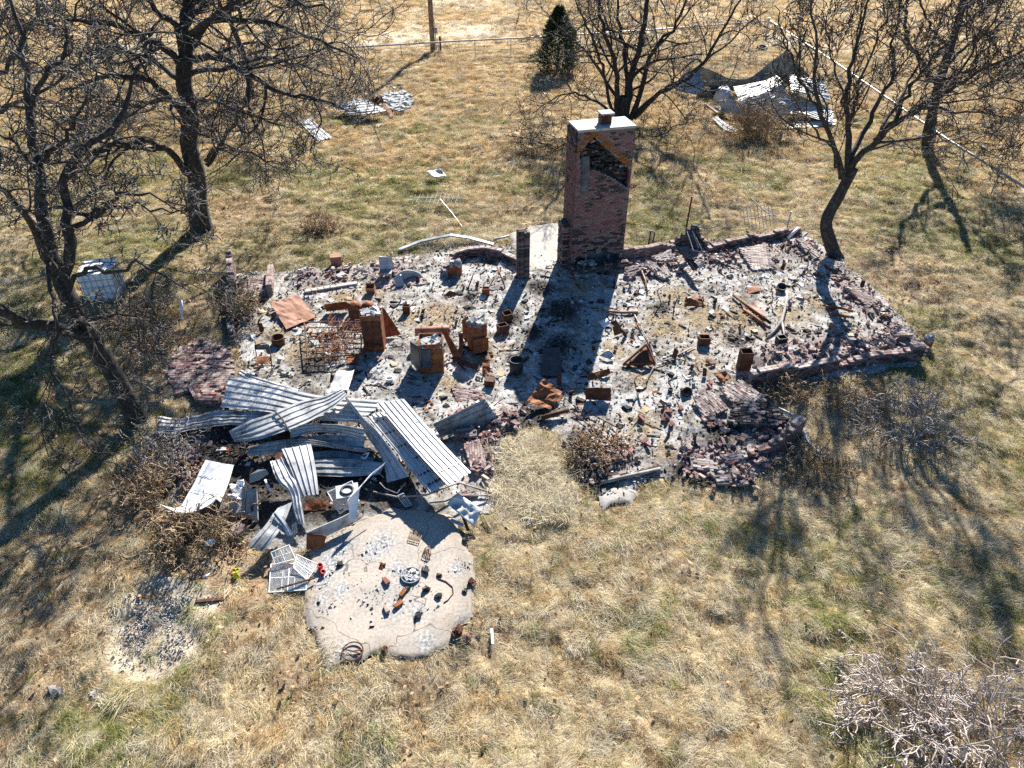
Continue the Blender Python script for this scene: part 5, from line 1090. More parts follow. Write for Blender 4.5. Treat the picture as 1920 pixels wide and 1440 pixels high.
st_b = MB(); a_, b_2 = G(515, 770, .92), G(545, 806, .88); st_b.tube([a_, a_.lerp(b_2, .5)+Vector((0, 0, .03)), b_2+Vector((0, -.05, -.05))], .022, 6)
single("metal_strap", "dark metal strap across the diagonal twisted sheet", "strap", st_b, M['black'])
sheet("crumpled_sheet", "crumpled bright white sheet at the back of the pile below the bed frame", [(632, 697, .75), (664, 694, .7), (652, 732, .75), (610, 738, .7)], 'white_sheet', 13, .14, 7, wave=3)
rs("steep shaded sheet standing on edge behind the two long white sheets", [((641, 735, 1.05), (655, 765, .6)), ((676, 776, 1.0), (690, 820, .4)), ((713, 815, .95), (715, 860, .3)), ((768, 893, .4), (726, 905, .12))], ribs=3, m='zinc_blue_shade', amp=.03, seed=8)
rs("long white sheet of the front pair, its right half in the shade of its twin", [((685, 779, .68), (717, 772, .7)), ((745, 850, .68), (778, 842, .72)), ((804, 925, .6), (836, 908, .66))], ribs=4, m='white_sheet', amp=.015, seed=9)
rs("long white ribbed sheet laid highest on the pile, running towards the grass", [((706, 757, .9), (757, 748, .92)), ((770, 834, .92), (818, 818, .86)), ((839, 909, .84), (883, 886, .74))], ribs=5, m='white_sheet', amp=.015, seed=10)
rs("blue grey sheet leaning in shade right of the long white sheets", [((812, 795, .72), (826, 820, .1)), ((862, 770, .78), (880, 804, .12)), ((909, 748, .78), (934, 786, .14))], ribs=4, m='fire_shade_zinc', amp=.03, seed=11)
rs("half shaded sheet sticking out under the diagonal sheet, upper of two", [((545, 800, .7), (545, 822, .5)), ((600, 794, .78), (600, 810, .55)), ((690, 806, .9), (676, 822, .6))], ribs=3, m='zinc', amp=.04, seed=12)
rs("dark bent sheet under the half shaded one, its lower edge shining", [((560, 822, .5), (560, 836, .35)), ((610, 815, .55), (610, 838, .3)), ((688, 818, .6), (680, 842, .35))], ribs=3, m='zinc_dull_shade', amp=.05, seed=13)
rs("long shade darkened sheet with a bright curved edge in the middle of the pile", [((465, 838, .3), (464, 856, .25)), ((520, 826, .5), (525, 848, .35)), ((567, 822, .6), (570, 835, .55)), ((640, 834, .5), (640, 842, .42)), ((690, 842, .4), (690, 850, .3))], ribs=3, m='zinc_dull_shade', amp=.05, seed=14)  # sheet in shade, darkened by its material
rs("grey sheet lying under the thin white blade at the front of the pile", [((590, 862, .3), (588, 892, .22)), ((650, 860, .35), (650, 893, .25)), ((722, 868, .35), (712, 890, .25))], ribs=3, m='zinc_dull_shade', amp=.03, seed=15)
rs("four ribbed grey white sheet hanging forward over the wire shelf", [((528, 842, .8), (583, 832, .8)), ((545, 880, .74), (592, 878, .72)), ((567, 931, .55), (598, 927, .55))], ribs=4, m='zinc', amp=.02, seed=16)
rs("white sheet crumpled to a point that reaches down from the four ribbed one", [((506, 864, .72), (531, 856, .74)), ((519, 900, .66), (548, 890, .66)), ((542, 923, .58), (562, 920, .6)), ((549, 955, .44), (566, 948, .46)), ((558, 982, .3), (572, 983, .3))], ribs=3, m='white_sheet', amp=.05, seed=17, wave=2.5)
rs("dull grey folded sheet with its open end to the gravel side", [((520, 952, .55), (548, 942, .55)), ((497, 985, .5), (527, 992, .45)), ((464, 1022, .42), (493, 1035, .3))], ribs=2, m='zinc_dull_shade', amp=.06, seed=18, rib=.02)
rs("narrow dark folded strip beside the dull grey folded sheet", [((511, 963, .6), (520, 960, .6)), ((528, 985, .5), (538, 982, .5)), ((540, 1006, .3), (550, 1002, .3))], ribs=1, m='zinc_blue_shade', amp=.02, seed=19)
rs("small blue shaded scrap right of the narrow folded strip", [((546, 985, .25), (556, 978, .3)), ((548, 1002, .1), (557, 1000, .12))], ribs=1, m='zinc_blue_shade', amp=.03, seed=20)
rs("shade darkened sheet deep inside the pile behind the four ribbed one", [((585, 846, .35), (590, 872, .2)), ((640, 846, .35), (640, 870, .2)), ((700, 858, .3), (698, 872, .2))], ribs=3, m='fire_shade_zinc', amp=.04, seed=21)  # dark material stands in for the deep shade inside the pile
def marks(par, A, B, n, m='black', wd=.035, ln=.07, fill=.75):
    """row of soot marks, built as thin dark plates, across a sheet; A, B: (u, v, z)"""
    a, b = G(*A), G(*B); d = (b-a); mb = MB(); an = math.atan2(d.y, d.x)
    for k in range(n):
        if R() < fill: mb.box(a.lerp(b, (k+.5)/n)+Vector((0, 0, .035)), (d.length/n*U(.35, .95), wd*U(.5, 1.3), .008), d.to_track_quat('X', 'Z').to_matrix() @ euler(0, 0, U(-.15, .15)))
    if mb.v: attach(single("soot_mark", "strip", "strip", mb, M[m]), par)
top_ = bpy.data.objects["roofing_sheet"] if False else [o for o in COL.objects if o.get('label', '').startswith('long white ribbed sheet laid highest')][0]
low_ = [o for o in COL.objects if o.get('label', '').startswith('long white sheet of the front pair')][0]
for t_ in (.12, .3, .48, .66, .86): marks(top_, (706+t_*133, 757+t_*152, .9-.06*t_), (757+t_*126, 748+t_*138, .92-.18*t_), 12, 'zinc_dull_shade', fill=.5)
for t_ in (.1, .26, .44, .62, .8, .93): marks(low_, (685+t_*119, 779+t_*146, .68-.08*t_), (717+t_*119, 772+t_*136, .7-.04*t_), 5, 'black', .06)
# bent white panel (left)
def strip(name, label, st, m, cat, n=24, amp=.015, seed=1, sol=.02):
    return rib_sheet(name, label, st, ribs=1, m=m, rib=0.0, n=n, amp=amp, seed=seed, sol=sol, cat=cat)
bent_ = strip("bent_white_sheet", "bright white bent panel with a lip curling up at its lower left end", [((386, 863, .62), (424, 871, .62)), ((370, 895, .55), (412, 902, .56)), ((352, 927, .47), (405, 936, .5)), ((338, 950, .43), (378, 955, .46)), ((318, 952, .48), (345, 964, .46)), ((297, 944, .66), (330, 962, .56))], 'whitep', "panel", seed=22, amp=.03)
fl_ = strip("flange", "pale blue shaded side edge of the bent white panel standing on the right of it", [((425, 870, .62), (438, 872, .4)), ((413, 903, .56), (428, 905, .34)), ((406, 936, .5), (413, 942, .32))], 'whitep', "panel edge", seed=23)
mbp = MB()
for (a, b) in (((372, 893, .56), (411, 899, .57)), ((353, 919, .5), (407, 926, .53))):
    A_, B_ = G(*a), G(*b)
    for k in range(9):
        t = k/8; p = A_.lerp(B_, t)+Vector((0, 0, .012+U(-.01, .01))); mbp.box(p, (.07, .012, .006), rotz(U(-.5, .5)))
ts_ = single("crease_marks", "two rows of dark crease marks across the bent white panel", "creases", mbp, M['greyboard'])
attach(fl_, bent_); attach(ts_, bent_)
# thin white blade and trough
strip("white_fascia", "long folded white strip rising to a thin pointed blade in front of the pile", [((722, 867, .9), (719, 872, .88)), ((695, 890, .86), (683, 905, .8)), ((676, 914, .8), (653, 937, .75)), ((672, 938, .6), (654, 948, .6)), ((668, 971, .35), (656, 976, .32))], 'whitep', "metal strip", seed=24)
tr_ = strip("gutter_trough", "white painted trough with a rusty left end lying at the edge of the concrete pad", [((575, 998, .42), (580, 1018, .12)), ((605, 985, .42), (612, 1005, .14)), ((640, 970, .42), (650, 985, .16)), ((662, 958, .42), (668, 972, .2))], 'zinc', "trough", seed=25)
rp_ = sheet("end_plate", "rusty end plate of the white trough beside the pad", [(575, 1000, .4), (612, 1004, .3), (606, 1030, .05), (574, 1030, .05)], 'rust', 7, .02, 26); attach(rp_, tr_)
sheet("crumpled_sheet", "small crumpled white sheet by the brown grass right of the pad", [(838, 944, .35), (858, 924, .5), (905, 956, .3), (888, 988, .15)], 'white_sheet', 14, .12, 27, wave=4)
# ------------------------------------------------------------------ wire shelves
def wire_rack(name, label, quad, nu, nv, m='wire', r=.008, fr=.013, cat="wire shelf"):
    q = [G(*c) for c in quad]; c0 = (q[0]+q[1]+q[2]+q[3])/4; root = thing(name, label, cat, c0); f = MB()
    for a, b in ((0, 1), (1, 2), (2, 3), (3, 0)): f.tube([q[a], q[b]], fr, 6)
    f.tube([(q[0]+q[3])/2, (q[1]+q[2])/2], fr*.8, 5); f.tube([(q[0]+q[1])/2, (q[3]+q[2])/2], fr*.8, 5); part(root, "frame", f, M[m]); w_ = MB()
    for k in range(1, nu): w_.tube([q[0].lerp(q[1], k/nu), q[3].lerp(q[2], k/nu)], r, 4, cap=False)
    for k in range(1, nv): w_.tube([q[0].lerp(q[3], k/nv), q[1].lerp(q[2], k/nv)], r, 4, cap=False)
    part(root, "wires", w_, M[m], kind='stuff'); return root
wire_rack("wire_shelf", "largest white wire shelf lying flat at the upper left of the pad", [(508, 1058, .1), (578, 1056, .16), (574, 1106, .1), (504, 1111, .06)], 3, 26)
wire_rack("wire_shelf", "small white wire shelf with a square hole above the largest one", [(508, 1036, .3), (542, 1022, .34), (554, 1048, .22), (516, 1058, .18)], 5, 12)
wire_rack("wire_shelf", "white wire shelf tilted over the right corner of the largest one", [(557, 1040, .26), (596, 1058, .16), (576, 1088, .12), (550, 1064, .2)], 14, 3)
wire_rack("wire_shelf", "white wire shelf under the thin blade, beside a round fan plate", [(614, 923, .35), (660, 902, .45), (673, 940, .3), (637, 963, .2)], 4, 16)
fan = thing("fan_plate", "grey plate with a round hole lying on the upper wire shelf", "fan plate", G(651, 920, .42)); q_ = G(651, 920, .42)
part(fan, "plate", MB().box(q_, (.52, .42, .015), rotz(.25)), M['zinc_blue_shade']); part(fan, "fan_ring", MB().lathe(q_+Vector((0, 0, .012)), [(.15, 0), (.16, .03), (.12, .03), (.11, .005)], 20), M['black'], True)
wire_rack("wire_shelf", "dark four bar grate standing in the shadow behind the pad", [(745, 930, .35), (757, 925, .35), (772, 947, .05), (760, 950, .05)], 4, 1, 'zinc_blue_shade', .008)
wire_rack("wire_basket", "rusty wire tray lying near the rear edge of the pad", [(770, 992, .1), (793, 997, .1), (785, 1019, .09), (764, 1013, .09)], 5, 5, 'brush', .005, .008)
mbw = MB(); pts = [G(805, 1023, .1), G(808, 1040, .12), G(802, 1050, .09), G(791, 1043, .1), G(797, 1028, .1), G(805, 1023, .1)]; mbw.tube(pts, .01, 5)
for _ in range(8): mbw.tube([random.choice(pts), G(U(796, 806), U(1028, 1048), .12), random.choice(pts)], .005, 4)
single("wire_trap", "small twisted wire cage frame on the pad", "wire cage", mbw, M['rust_dark'])
# grey boards, bag, lid in the pile
def board(name, label, cat, px, th, m, z): # px outline, flat
    mb = MB(); P = [G(u, v, z_) for (u, v), z_ in zip(px, z)]; n = len(P); mb.v = [tuple(p) for p in P]+[tuple(p-Vector((0, 0, th))) for p in P]
    mb.f = [tuple(range(n-1, -1, -1)), tuple(range(n, 2*n))]+[(i, (i+1) % n, n+(i+1) % n, n+i) for i in range(n)]; mb.mi = [0]*len(mb.f); return single(name, label, cat, mb, M[m])
board("grey_board", "grey board leaning in the pile with a hose shadow on it", "board", [(463, 914), (481, 918), (483, 971), (461, 966)], .12, 'greyboard', [.6, .55, .2, .2])
board("grey_board", "narrow grey board left of the leaning one", "board", [(454, 912), (461, 913), (459, 962), (452, 961)], .1, 'greyboard', [.55, .55, .2, .2])
board("grey_board", "grey board lying lower between the bag and the narrow one", "board", [(430, 930), (452, 932), (452, 965), (430, 960)], .08, 'zinc_dull_shade', [.3, .3, .14, .14])
board("dish_cover", "rounded grey lid above the leaning boards", "lid", [(468, 890), (484, 880), (499, 880), (503, 886), (486, 897), (468, 903)], .05, 'greyboard', [.7, .75, .75, .7, .6, .58])
board("orange_block", "orange brown block showing above the crumpled pointed sheet", "block", [(515, 853), (529, 848), (530, 858), (516, 862)], .12, 'rust', [.75, .78, .74, .7])
hs = MB().tube([G(482, 945, .5), G(474, 946, .55), (G(472, 952, .5)), G(473, 958, .4)], .03, 7); single("black_hose", "short black curved hose on the leaning grey board", "hose", hs, M['black'], smooth=True)
sheet("plastic_bag", "torn white plastic bag between the white panel and the grey boards", [(432, 908, .4), (455, 898, .55), (452, 938, .4), (434, 930, .3)], 'whitep', 13, .22, 28, cat="bag", wave=7)
for lab, pts, r_, m_ in [("bent grey pipe running out of the pile under the long white sheets", [(700, 922, .25), (745, 932, .3), (800, 928, .35), (860, 905, .3), (925, 925, .12)], .022, 'deadwood'),
                         ("second bent grey pipe curving in front of the small crumpled sheet", [(805, 943, .3), (835, 940, .3), (860, 929, .3), (920, 929, .12)], .02, 'deadwood'),
                         ("thin bent rod lying along the shadowed front of the pile", [(712, 905, .4), (722, 916, .35), (745, 925, .3), (760, 905, .4)], .014, 'deadwood'),
                         ("white curved hook inside the dark middle of the pile", [(677, 857, .4), (685, 860, .4), (690, 852, .45), (692, 848, .5)], .018, 'whitep'),
                         ("white plastic pipe piece in the dark left hollow of the pile", [(497, 900, .4), (503, 912, .35), (508, 921, .3)], .03, 'whitep')]:
    single("bent_pipe", lab, "pipe", MB().tube([G(*p) for p in pts], r_, 6), M[m_], smooth=True)
for lab, a, b, w_, m_ in [("rusty brown plank sloping down behind the small crumpled sheet", (867, 965, .2), (878, 995, .06), .07, 'rust_dark'), ("wood splinter right of the small crumpled sheet", (905, 965, .1), (920, 990, .06), .04, 'wood_pole'),
                          ("grey board end at the right of the small crumpled sheet", (845, 975, .14), (868, 985, .1), .08, 'zinc_blue_shade'), ("white stick on the bare soil left of the yellow bag", (380, 1055, .1), (407, 1068, .06), .05, 'deadwood'),
                          ("long rusty bar on the bare soil beside the gravel", (366, 1128, .06), (427, 1122, .06), .07, 'rust_dark'), ("white slat upright in the grass right of the pad", (922, 1178, .05), (924, 1208, .05), .05, 'whitep'),
                          ("dark board lying in the grass below the tall pale straw", (990, 985, .06), (996, 965, .06), .08, 'zinc_dull_shade'), ("thin stick on the soil leading to the yellow bag", (434, 1072, .06), (458, 1040, .1), .025, 'brush'),
                          ("rusty angle bar laid across the largest wire shelf", (520, 1104, .16), (592, 1083, .16), .025, 'rust_dark')]:
    A_, B_ = G(*a), G(*b); d = B_-A_; mb = MB().box((A_+B_)/2, (d.length, w_, .035), d.to_track_quat('X', 'Z').to_matrix(), jit=.03); single("plank", lab, "plank", mb, M[m_])
# ------------------------------------------------------------------ rust: appliances and scraps in the house
def cabinet(name, label, fl, fr, depth, h, m='rust', open_top=True, fill=None, cat="cabinet", lean=0.0, wall_t=.025, door=None, drawer=None):
    """fl, fr: px of the front bottom corners; a sheet steel box on the floor"""
    A_, B_ = G(*fl), G(*fr); d = B_-A_; W = d.length; an = math.atan2(d.y, d.x); root = thing(name, label, cat, (A_.x, A_.y, .05), an); h = h; t = wall_t
    jb = .012; b = MB()
    b.box((W/2, t/2, h/2), (W, t, h), jit=jb).box((W/2, depth-t/2, h/2), (W, t, h), jit=jb).box((t/2, depth/2, h/2), (t, depth-2*t, h-.01), jit=jb).box((W-t/2, depth/2, h/2), (t, depth-2*t, h-.01), jit=jb).box((W/2, depth/2, .02), (W-2*t, depth-2*t, .03))
    if not open_top: b.box((W/2, depth/2, h+.012), (W+.01, depth+.01, .02))
    part(root, "body", b, M[m], local=True)
    if fill:
        f = MB(); zt = fill[1]
        for _ in range(34): f.box((U(.07, W-.07), U(.07, depth-.07), zt+U(-.05, .04)), (U(.1, .22), U(.1, .2), U(.05, .12)), euler(U(-.5, .5), U(-.5, .5), U(0, 3)), jit=.25)
        f.box((W/2, depth/2, zt-.1), (W-2*t-.005, depth-2*t-.005, .12)); part(root, "ash_fill", f, M[fill[0]], local=True)
    if door:
        part(root, "door", MB().box((W*door[0], -.018, h*door[1]), (W*door[2], .03, h*door[3])), M[door[4]], local=True)
    if drawer:
        part(root, "drawer", MB().box((W*drawer[0], -drawer[4]/2-.002, drawer[1]), (W*drawer[2], drawer[4], drawer[3]), jit=.02), M[m], local=True)
    if lean: root.rotation_euler = (lean, 0, an)
    return root
cabinet("water_heater_cabinet", "tall rusty steel cabinet with a white ash top beside the bed frame", (684, 661), (721, 661), .5, 1.25, fill=('ashc', 1.24), door=(.5, .5, .9, .7, 'rust_dark'))
frz = cabinet("freezer_body", "large open rusty appliance box filled with grey ash in the middle of the floor", (789, 704), (833, 702), .62, 1.02, 'rust', fill=('ashc', .93), door=(.3, .55, .42, .6, 'blued'))
ad_ = sheet("hinged_door", "bluish grey appliance door hinged open on the left of the ash filled box", [(768, 640, .95), (791, 654, .98), (789, 702, .08), (771, 680, .08)], 'blued', 6, .02, 30, cat="door"); attach(ad_, frz)
rcb = cabinet("rusty_cabinet", "rusty cabinet with a pulled out lower drawer right of the ash filled box", (884, 664), (914, 658), .42, .95, 'rust', fill=('ashc', .95), drawer=(.55, .28, .92, .5, .12))
sp_ = sheet("side_panel", "rusty side panel leaning on the left of the drawer cabinet", [(866, 600, .85), (878, 592, .98), (884, 650, .15), (868, 634, .1)], 'rust', 5, .02, 31, cat="panel"); attach(sp_, rcb)
for lab, q, m_, am, fo in [
    ("large rusty sheet with bent corners behind the bed frame", [(508, 570, .25), (556, 549, .32), (592, 596, .1), (537, 618, .1)], 'rust_pale', .08, 0),
    ("small orange rust sheet touching the large bent one", [(570, 588, .12), (585, 584, .16), (592, 598, .08), (572, 603, .06)], 'rust', .04, 0),
    ("folded rusty channel sheet left of the tall cabinet, long and shaded inside", [(608, 571, .4), (650, 565, .55), (654, 580, .1), (612, 584, .1)], 'rust', .03, 0),
    ("rust sheet sloping from the channel to the tall cabinet", [(648, 566, .62), (662, 572, .55), (690, 600, .3), (656, 600, .08)], 'rust', .05, 0),
    ("rusty lid leaning behind the right side of the tall cabinet", [(716, 575, .75), (722, 580, .75), (752, 627, .12), (718, 634, .06)], 'rust', .04, 0),
    ("flat rusty plate lying at the foot of the bed frame", [(650, 664, .1), (672, 664, .14), (672, 680, .1), (650, 682, .08)], 'rust', .05, 0),
    ("rusty leaning panel right of the ash filled appliance box", [(829, 622, .75), (835, 618, .8), (866, 668, .1), (852, 676, .05)], 'rust', .03, 0),
    ("narrow upright rust strip at the end of the leaning panel", [(860, 626, .5), (868, 624, .5), (868, 668, .08), (861, 668, .08)], 'rust', .02, 0),
    ("rusty flat bar lying from the appliance box to the small rust scrap", [(842, 672, .12), (850, 668, .14), (902, 688, .1), (898, 695, .06)], 'rust_dark', .02, 0),
    ("small orange scrap at the end of the flat bar", [(905, 676, .22), (918, 672, .26), (920, 698, .08), (904, 702, .06)], 'rust', .1, 0),
    ("dark flat sheet with a rounded corner lying in the chimney shadow", [(1018, 654, .2), (1050, 651, .22), (1053, 706, .1), (1014, 704, .1)], 'black', .03, 0),
    ("crumpled brown steel sheet half in the chimney shadow", [(988, 752, .35), (1017, 712, .5), (1054, 735, .22), (1032, 768, .1)], 'rust', .16, 0),
    ("rust flap under the crumpled brown sheet", [(1030, 758, .1), (1052, 738, .14), (1056, 745, .06), (1028, 770, .05)], 'rust_pale', .03, 0),
    ("ribbed rusty grate standing upright with its shadow towards the camera", [(1097, 728, .5), (1145, 726, .5), (1146, 752, .08), (1098, 750, .08)], 'rust_dark', .05, .04),
    ("crumpled rusty plates left of the triangular steel frame", [(1098, 702, .15), (1142, 690, .3), (1146, 700, .1), (1108, 716, .06)], 'rust', .12, 0),
    ("rolled orange rust sheet near the edge of the chimney shadow", [(1145, 604, .35), (1155, 600, .4), (1170, 622, .15), (1152, 630, .08)], 'rust', .12, 0),
    ("rust flap on the ash in front of the curved planter wall", [(830, 555, .08), (843, 545, .2), (862, 551, .12), (852, 556, .06)], 'rust', .05, 0),
    ("bent orange rust scraps among the weeds right of the chimney", [(1285, 560, .25), (1315, 555, .25), (1325, 573, .1), (1286, 575, .06)], 'rust', .16, 0),
    ("pale rust strip beside the forked white branch", [(1400, 572, .1), (1412, 566, .14), (1438, 592, .1), (1432, 602, .06)], 'rust_pale', .05, 0),
    ("small rust plate on the floor behind the forked branch", [(1400, 540, .1), (1424, 536, .12), (1426, 545, .1), (1404, 550, .08)], 'rust', .06, 0),
    ("upright triangular rust plate in the right part of the floor", [(1555, 606, .35), (1560, 604, .35), (1576, 625, .08), (1566, 630, .06)], 'rust_pale', .03, 0),
    ("rust flake on the pale ash at the front of the floor", [(1268, 866, .08), (1296, 856, .12), (1296, 864, .08), (1266, 870, .06)], 'rust_pale', .05, 0),
    ("crumpled rust sheet beside the tall flue box", [(1338, 700, .2), (1360, 694, .35), (1370, 712, .15), (1352, 720, .06)], 'rust', .16, 0),
    ("rusty end plate left of the trough under the hanging sheets", [(573, 938, .2), (612, 938, .2), (612, 955, .1), (573, 957, .1)], 'rust', .04, 0)]:
    sheet("rust_sheet", lab, q, m_, 9, am, hash(lab) % 50 if False else len(lab), cat="rusty sheet", smooth=False, wave=2.6)
def boxthing(name, label, cat, fl, fr, depth, h, m, top=None, **k): return cabinet(name, label, fl, fr, depth, h, m, fill=top, cat=cat, wall_t=.02, **k)
boxthing("flue_box", "tall rusty square flue box at the end of the front brick wall", "flue", (1384, 698), (1406, 698), .3, .62, 'rust_dark')
boxthing("rusty_box", "small rusty box with an open front by the weeds at centre right", "box", (1310, 652), (1330, 652), .26, .28, 'rust_dark')
boxthing("rusty_box", "small rusty box outside the right end of the ruin", "box", (1732, 655), (1745, 655), .2, .3, 'rust', ('ashc', .29))
boxthing("rusty_box", "rusty box with a white ash cap standing inside the curved planter wall", "box", (840, 519), (866, 519), .36, .38, 'rust', ('ashc', .42))
boxthing("rusty_box", "small rust box on the ash in front of the brick pillar", "box", (904, 556), (918, 556), .2, .24, 'rust')
boxthing("rusty_box", "pinkish rust box on the rubble at the rear left edge", "box", (622, 502), (642, 500), .3, .34, 'rust_pale', open_top=False)
boxthing("rusty_box", "small dark box under the forked white branch", "box", (1458, 652), (1474, 650), .25, .26, 'black')
boxthing("rusty_box", "little dark rust box on the weeds left of the drawer cabinet", "box", (756, 592), (769, 592), .18, .3, 'rust_dark')
boxthing("rusty_box", "tilted rust box in the shade of the brick pillar", "box", (945, 610), (960, 606), .25, .35, 'rust_dark', lean=.2)
boxthing("rusty_box", "dark rust box beside the small can near the drawer cabinet", "box", (938, 632), (955, 628), .3, .3, 'rust_dark', lean=-.15)
boxthing("flue_tile", "hollow pinkish flue tile tilted on the floor at the rear left", "flue tile", (688, 552), (704, 552), .25, .26, 'rust_pale', lean=.5)
boxthing("scorched_block", "reddish dark block on the ash above the brick panel", "block", (908, 728), (926, 730), .22, .2, 'rust_dark', open_top=False)
# round things
def can(name, label, cat, px, r, h, m, tilt=0, az=0, k=18, lip=True):
    p = G(*px); root = thing(name, label, cat, (p.x, p.y, .05), az); t = .012
    b = MB().lathe((0, 0, 0), [(.001, .005), (r-.002, 0), (r, .02), (r, h*.45), (r*1.02, h*.5), (r, h*.55), (r, h), (r-t, h), (r-t, .03), (.001, .025)], k); part(root, "shell", b, M[m], True, local=True)
    if lip: part(root, "rim", MB().lathe((0, 0, h), [(r+.008, -.012), (r+.008, .01), (r-t-.004, .01), (r-t-.004, -.012)], k), M[m], True, local=True)
    root.rotation_euler = (tilt, 0, az); return root
can("steel_bucket", "black open steel can standing in the chimney shadow edge", "can", (968, 699), .2, .42, 'black')
can("steel_drum_ring", "low rusty drum ring on the grey ash near the left wall", "drum ring", (523, 646), .2, .22, 'rust_dark')
can("rusty_can", "small round rusty can tipped towards the camera on white ash", "can", (1283, 738), .14, .18, 'rust_dark', .9, .3)
can("rusty_can", "tiny dark can on the ash left of the tipped one", "can", (1256, 737), .07, .1, 'black')
can("paint_roll", "white roll like can on the grey ash in front of the tall cabinet", "roll", (731, 717), .1, .1, 'whitep')
can("rusty_can", "round black hole like can on the rubble at the right of the floor", "can", (1462, 546), .16, .2, 'black', .4, 0)
can("metal_tray", "round shallow grey white tray of ash on the pad", "tray", (771, 1084), .21, .05, 'chip_blue', lip=True)
tray_ash = MB()
for _ in range(40):
    a_, q_ = U(0, 6.28), .17*math.sqrt(R()); p = G(771, 1084)+Vector((q_*math.cos(a_), q_*math.sin(a_), .1)); tray_ash.box(p, (U(.03, .08), U(.03, .07), U(.015, .04)), euler(U(-.5, .5), U(-.5, .5), U(0, 3)), jit=.25)
single('ash_heap', 'broken ash crust filling the round tray on the pad', 'ash', tray_ash, M['ashc'], kind='stuff')
tk = thing("tank", "rusty horizontal tank lying behind the ash filled appliance box", "tank", G(810, 622, .2)); p = G(810, 622, .5); a, b = G(778, 622, .5), G(843, 618, .5)
part(tk, "shell", MB().tube([a, a.lerp(b, .03), a.lerp(b, .97), b], [.1, .14, .14, .1], 14), M['rust_pale'], True)
for x_ in (.2, .8): part(tk, "band", MB().tube([a.lerp(b, x_-.02), a.lerp(b, x_+.02)], .147, 14), M['rust'], True)
tk2 = thing("tank", "pair of domed rusty tank ends behind the tall cabinet", "tank", G(672, 592, .1))
for u, v, z in ((668, 592, .3), (692, 592, .32)):
    part(tk2, "dome", MB().lathe(G(u, v, 0), [(.22, .0), (.23, .3), (.2, .42), (.13, .5), (.001, .53)], 16), M['rust'], True)
# metal chair (burnt), bed frame, triangular frame, rods
chr_ = thing("metal_chair", "burnt folding chair frame standing on the floor above the white sheets", "chair", G(500, 700)); c = G(500, 698); f = MB(); ax = Vector((1, .1, 0)).normalized(); ay = Vector((-.1, 1, 0))
for s_ in (-1, 1):
    f.tube([c+ax*.2*s_-ay*.2, c+ax*.2*s_+ay*.1+Vector((0, 0, .45)), c+ax*.2*s_+ay*.18+Vector((0, 0, .85))], .014, 6); f.tube([c+ax*.19*s_+ay*.25, c+ax*.19*s_-ay*.15+Vector((0, 0, .45))], .014, 6)
f.tube([c-ax*.2+ay*.18+Vector((0, 0, .85)), c+ay*.2+Vector((0, 0, .9)), c+ax*.2+ay*.18+Vector((0, 0, .85))], .014, 6); part(chr_, "frame", f, M['rust_dark'], True)
part(chr_, "backrest", MB().box(c+ay*.17+Vector((0, 0, .78)), (.4, .02, .16)), M['blued']); part(chr_, "seat", MB().box(c-ay*.02+Vector((0, 0, .45)), (.38, .36, .02), jit=.03), M['rust'])
def bedframe():
    q = [G(570, 604, .3), (G(688, 604, .34)), G(682, 664, .34), G(577, 672, .3)]; root = thing("bed_frame", "rusty steel bed frame with cross bars and tangled springs left of the tall cabinet", "bed frame", G(625, 640)); f = MB()
    for a, b in ((0, 1), (1, 2), (2, 3), (3, 0)): f.tube([q[a], q[b]], .022, 6)
    part(root, "frame", f, M['rust_dark'])
    for k in range(1, 6):
        part(root, "cross_bar", MB().tube([q[0].lerp(q[3], k/6), q[1].lerp(q[2], k/6)], .015, 5), M['rust_dark'])
    for i in (0, 1, 2, 3): part(root, "leg", MB().tube([q[i], Vector((q[i].x, q[i].y, .04))], .02, 5), M['rust_dark'])
    s = MB()
    for _ in range(110):
        t = min(1, max(0, random.gauss(.55, .2))); a = q[0].lerp(q[1], t).lerp(q[3].lerp(q[2], t), R()); l = U(.3, .9); an = random.gauss(1.35, .5)
        d = Vector((math.cos(an)*.7, math.sin(an)*.9, U(-.1, .5)))*l; p0 = a-d*.5; p0.z = max(.08, p0.z); s.tube([p0, a+Vector((U(-.1, .1), U(-.1, .1), .1)), a+d*.5], .008, 4, cap=False)
    for _ in range(30):
        u, v = U(610, 680), U(590, 680); c_ = G(u, v, .25); pts = [c_+Vector((.07*math.cos(k*1.1), .07*math.sin(k*1.1), -.12+.02*k)) for k in range(14)]; s.tube(pts, .006, 4, cap=False)
    part(root, "springs", s, M['rust'], kind='stuff')
bedframe()
def frame3(name, label, cat, pts, r, m, close=True):
    P = [G(*p) for p in pts]; root = thing(name, label, cat, sum(P, Vector())/len(P)); n = len(P)
    for i in range(n if close else n-1):
        part(root, "bar", MB().tube([P[i], P[(i+1) % n]], r, 4), M[m])
    return root
frame3("angle_iron", "triangular rusty steel frame standing on the ash at centre right", "steel frame", [(1168, 684, .1), (1212, 646, .55), (1228, 682, .15)], .045, 'rust')
sheet("rust_sheet", "dark plate inside the triangular steel frame", [(1176, 683, .08), (1212, 650, .45), (1224, 680, .12), (1200, 690, .06)], 'rust_dark', 6, .03, 3, cat="rusty sheet")
frame3("angle_iron", "thin rusty angle iron rectangle lying on the floor near the front wall", "steel frame", [(1072, 772, .14), (1100, 772, .14), (1158, 802, .14), (1150, 832, .14)], .02, 'rust', True)
frame3("folding_stand", "pale folding metal stand lying on the rear wall rubble", "stand", [(1288, 434, .7), (1300, 470, .4), (1318, 472, .3), (1298, 432, .7), (1310, 465, .35)], .018, 'zinc', False)
def rodthing(name, label, cat, pts, r, m, k=6): return single(name, label, cat, MB().tube([G(*p) for p in pts], r, k), M[m], smooth=True)
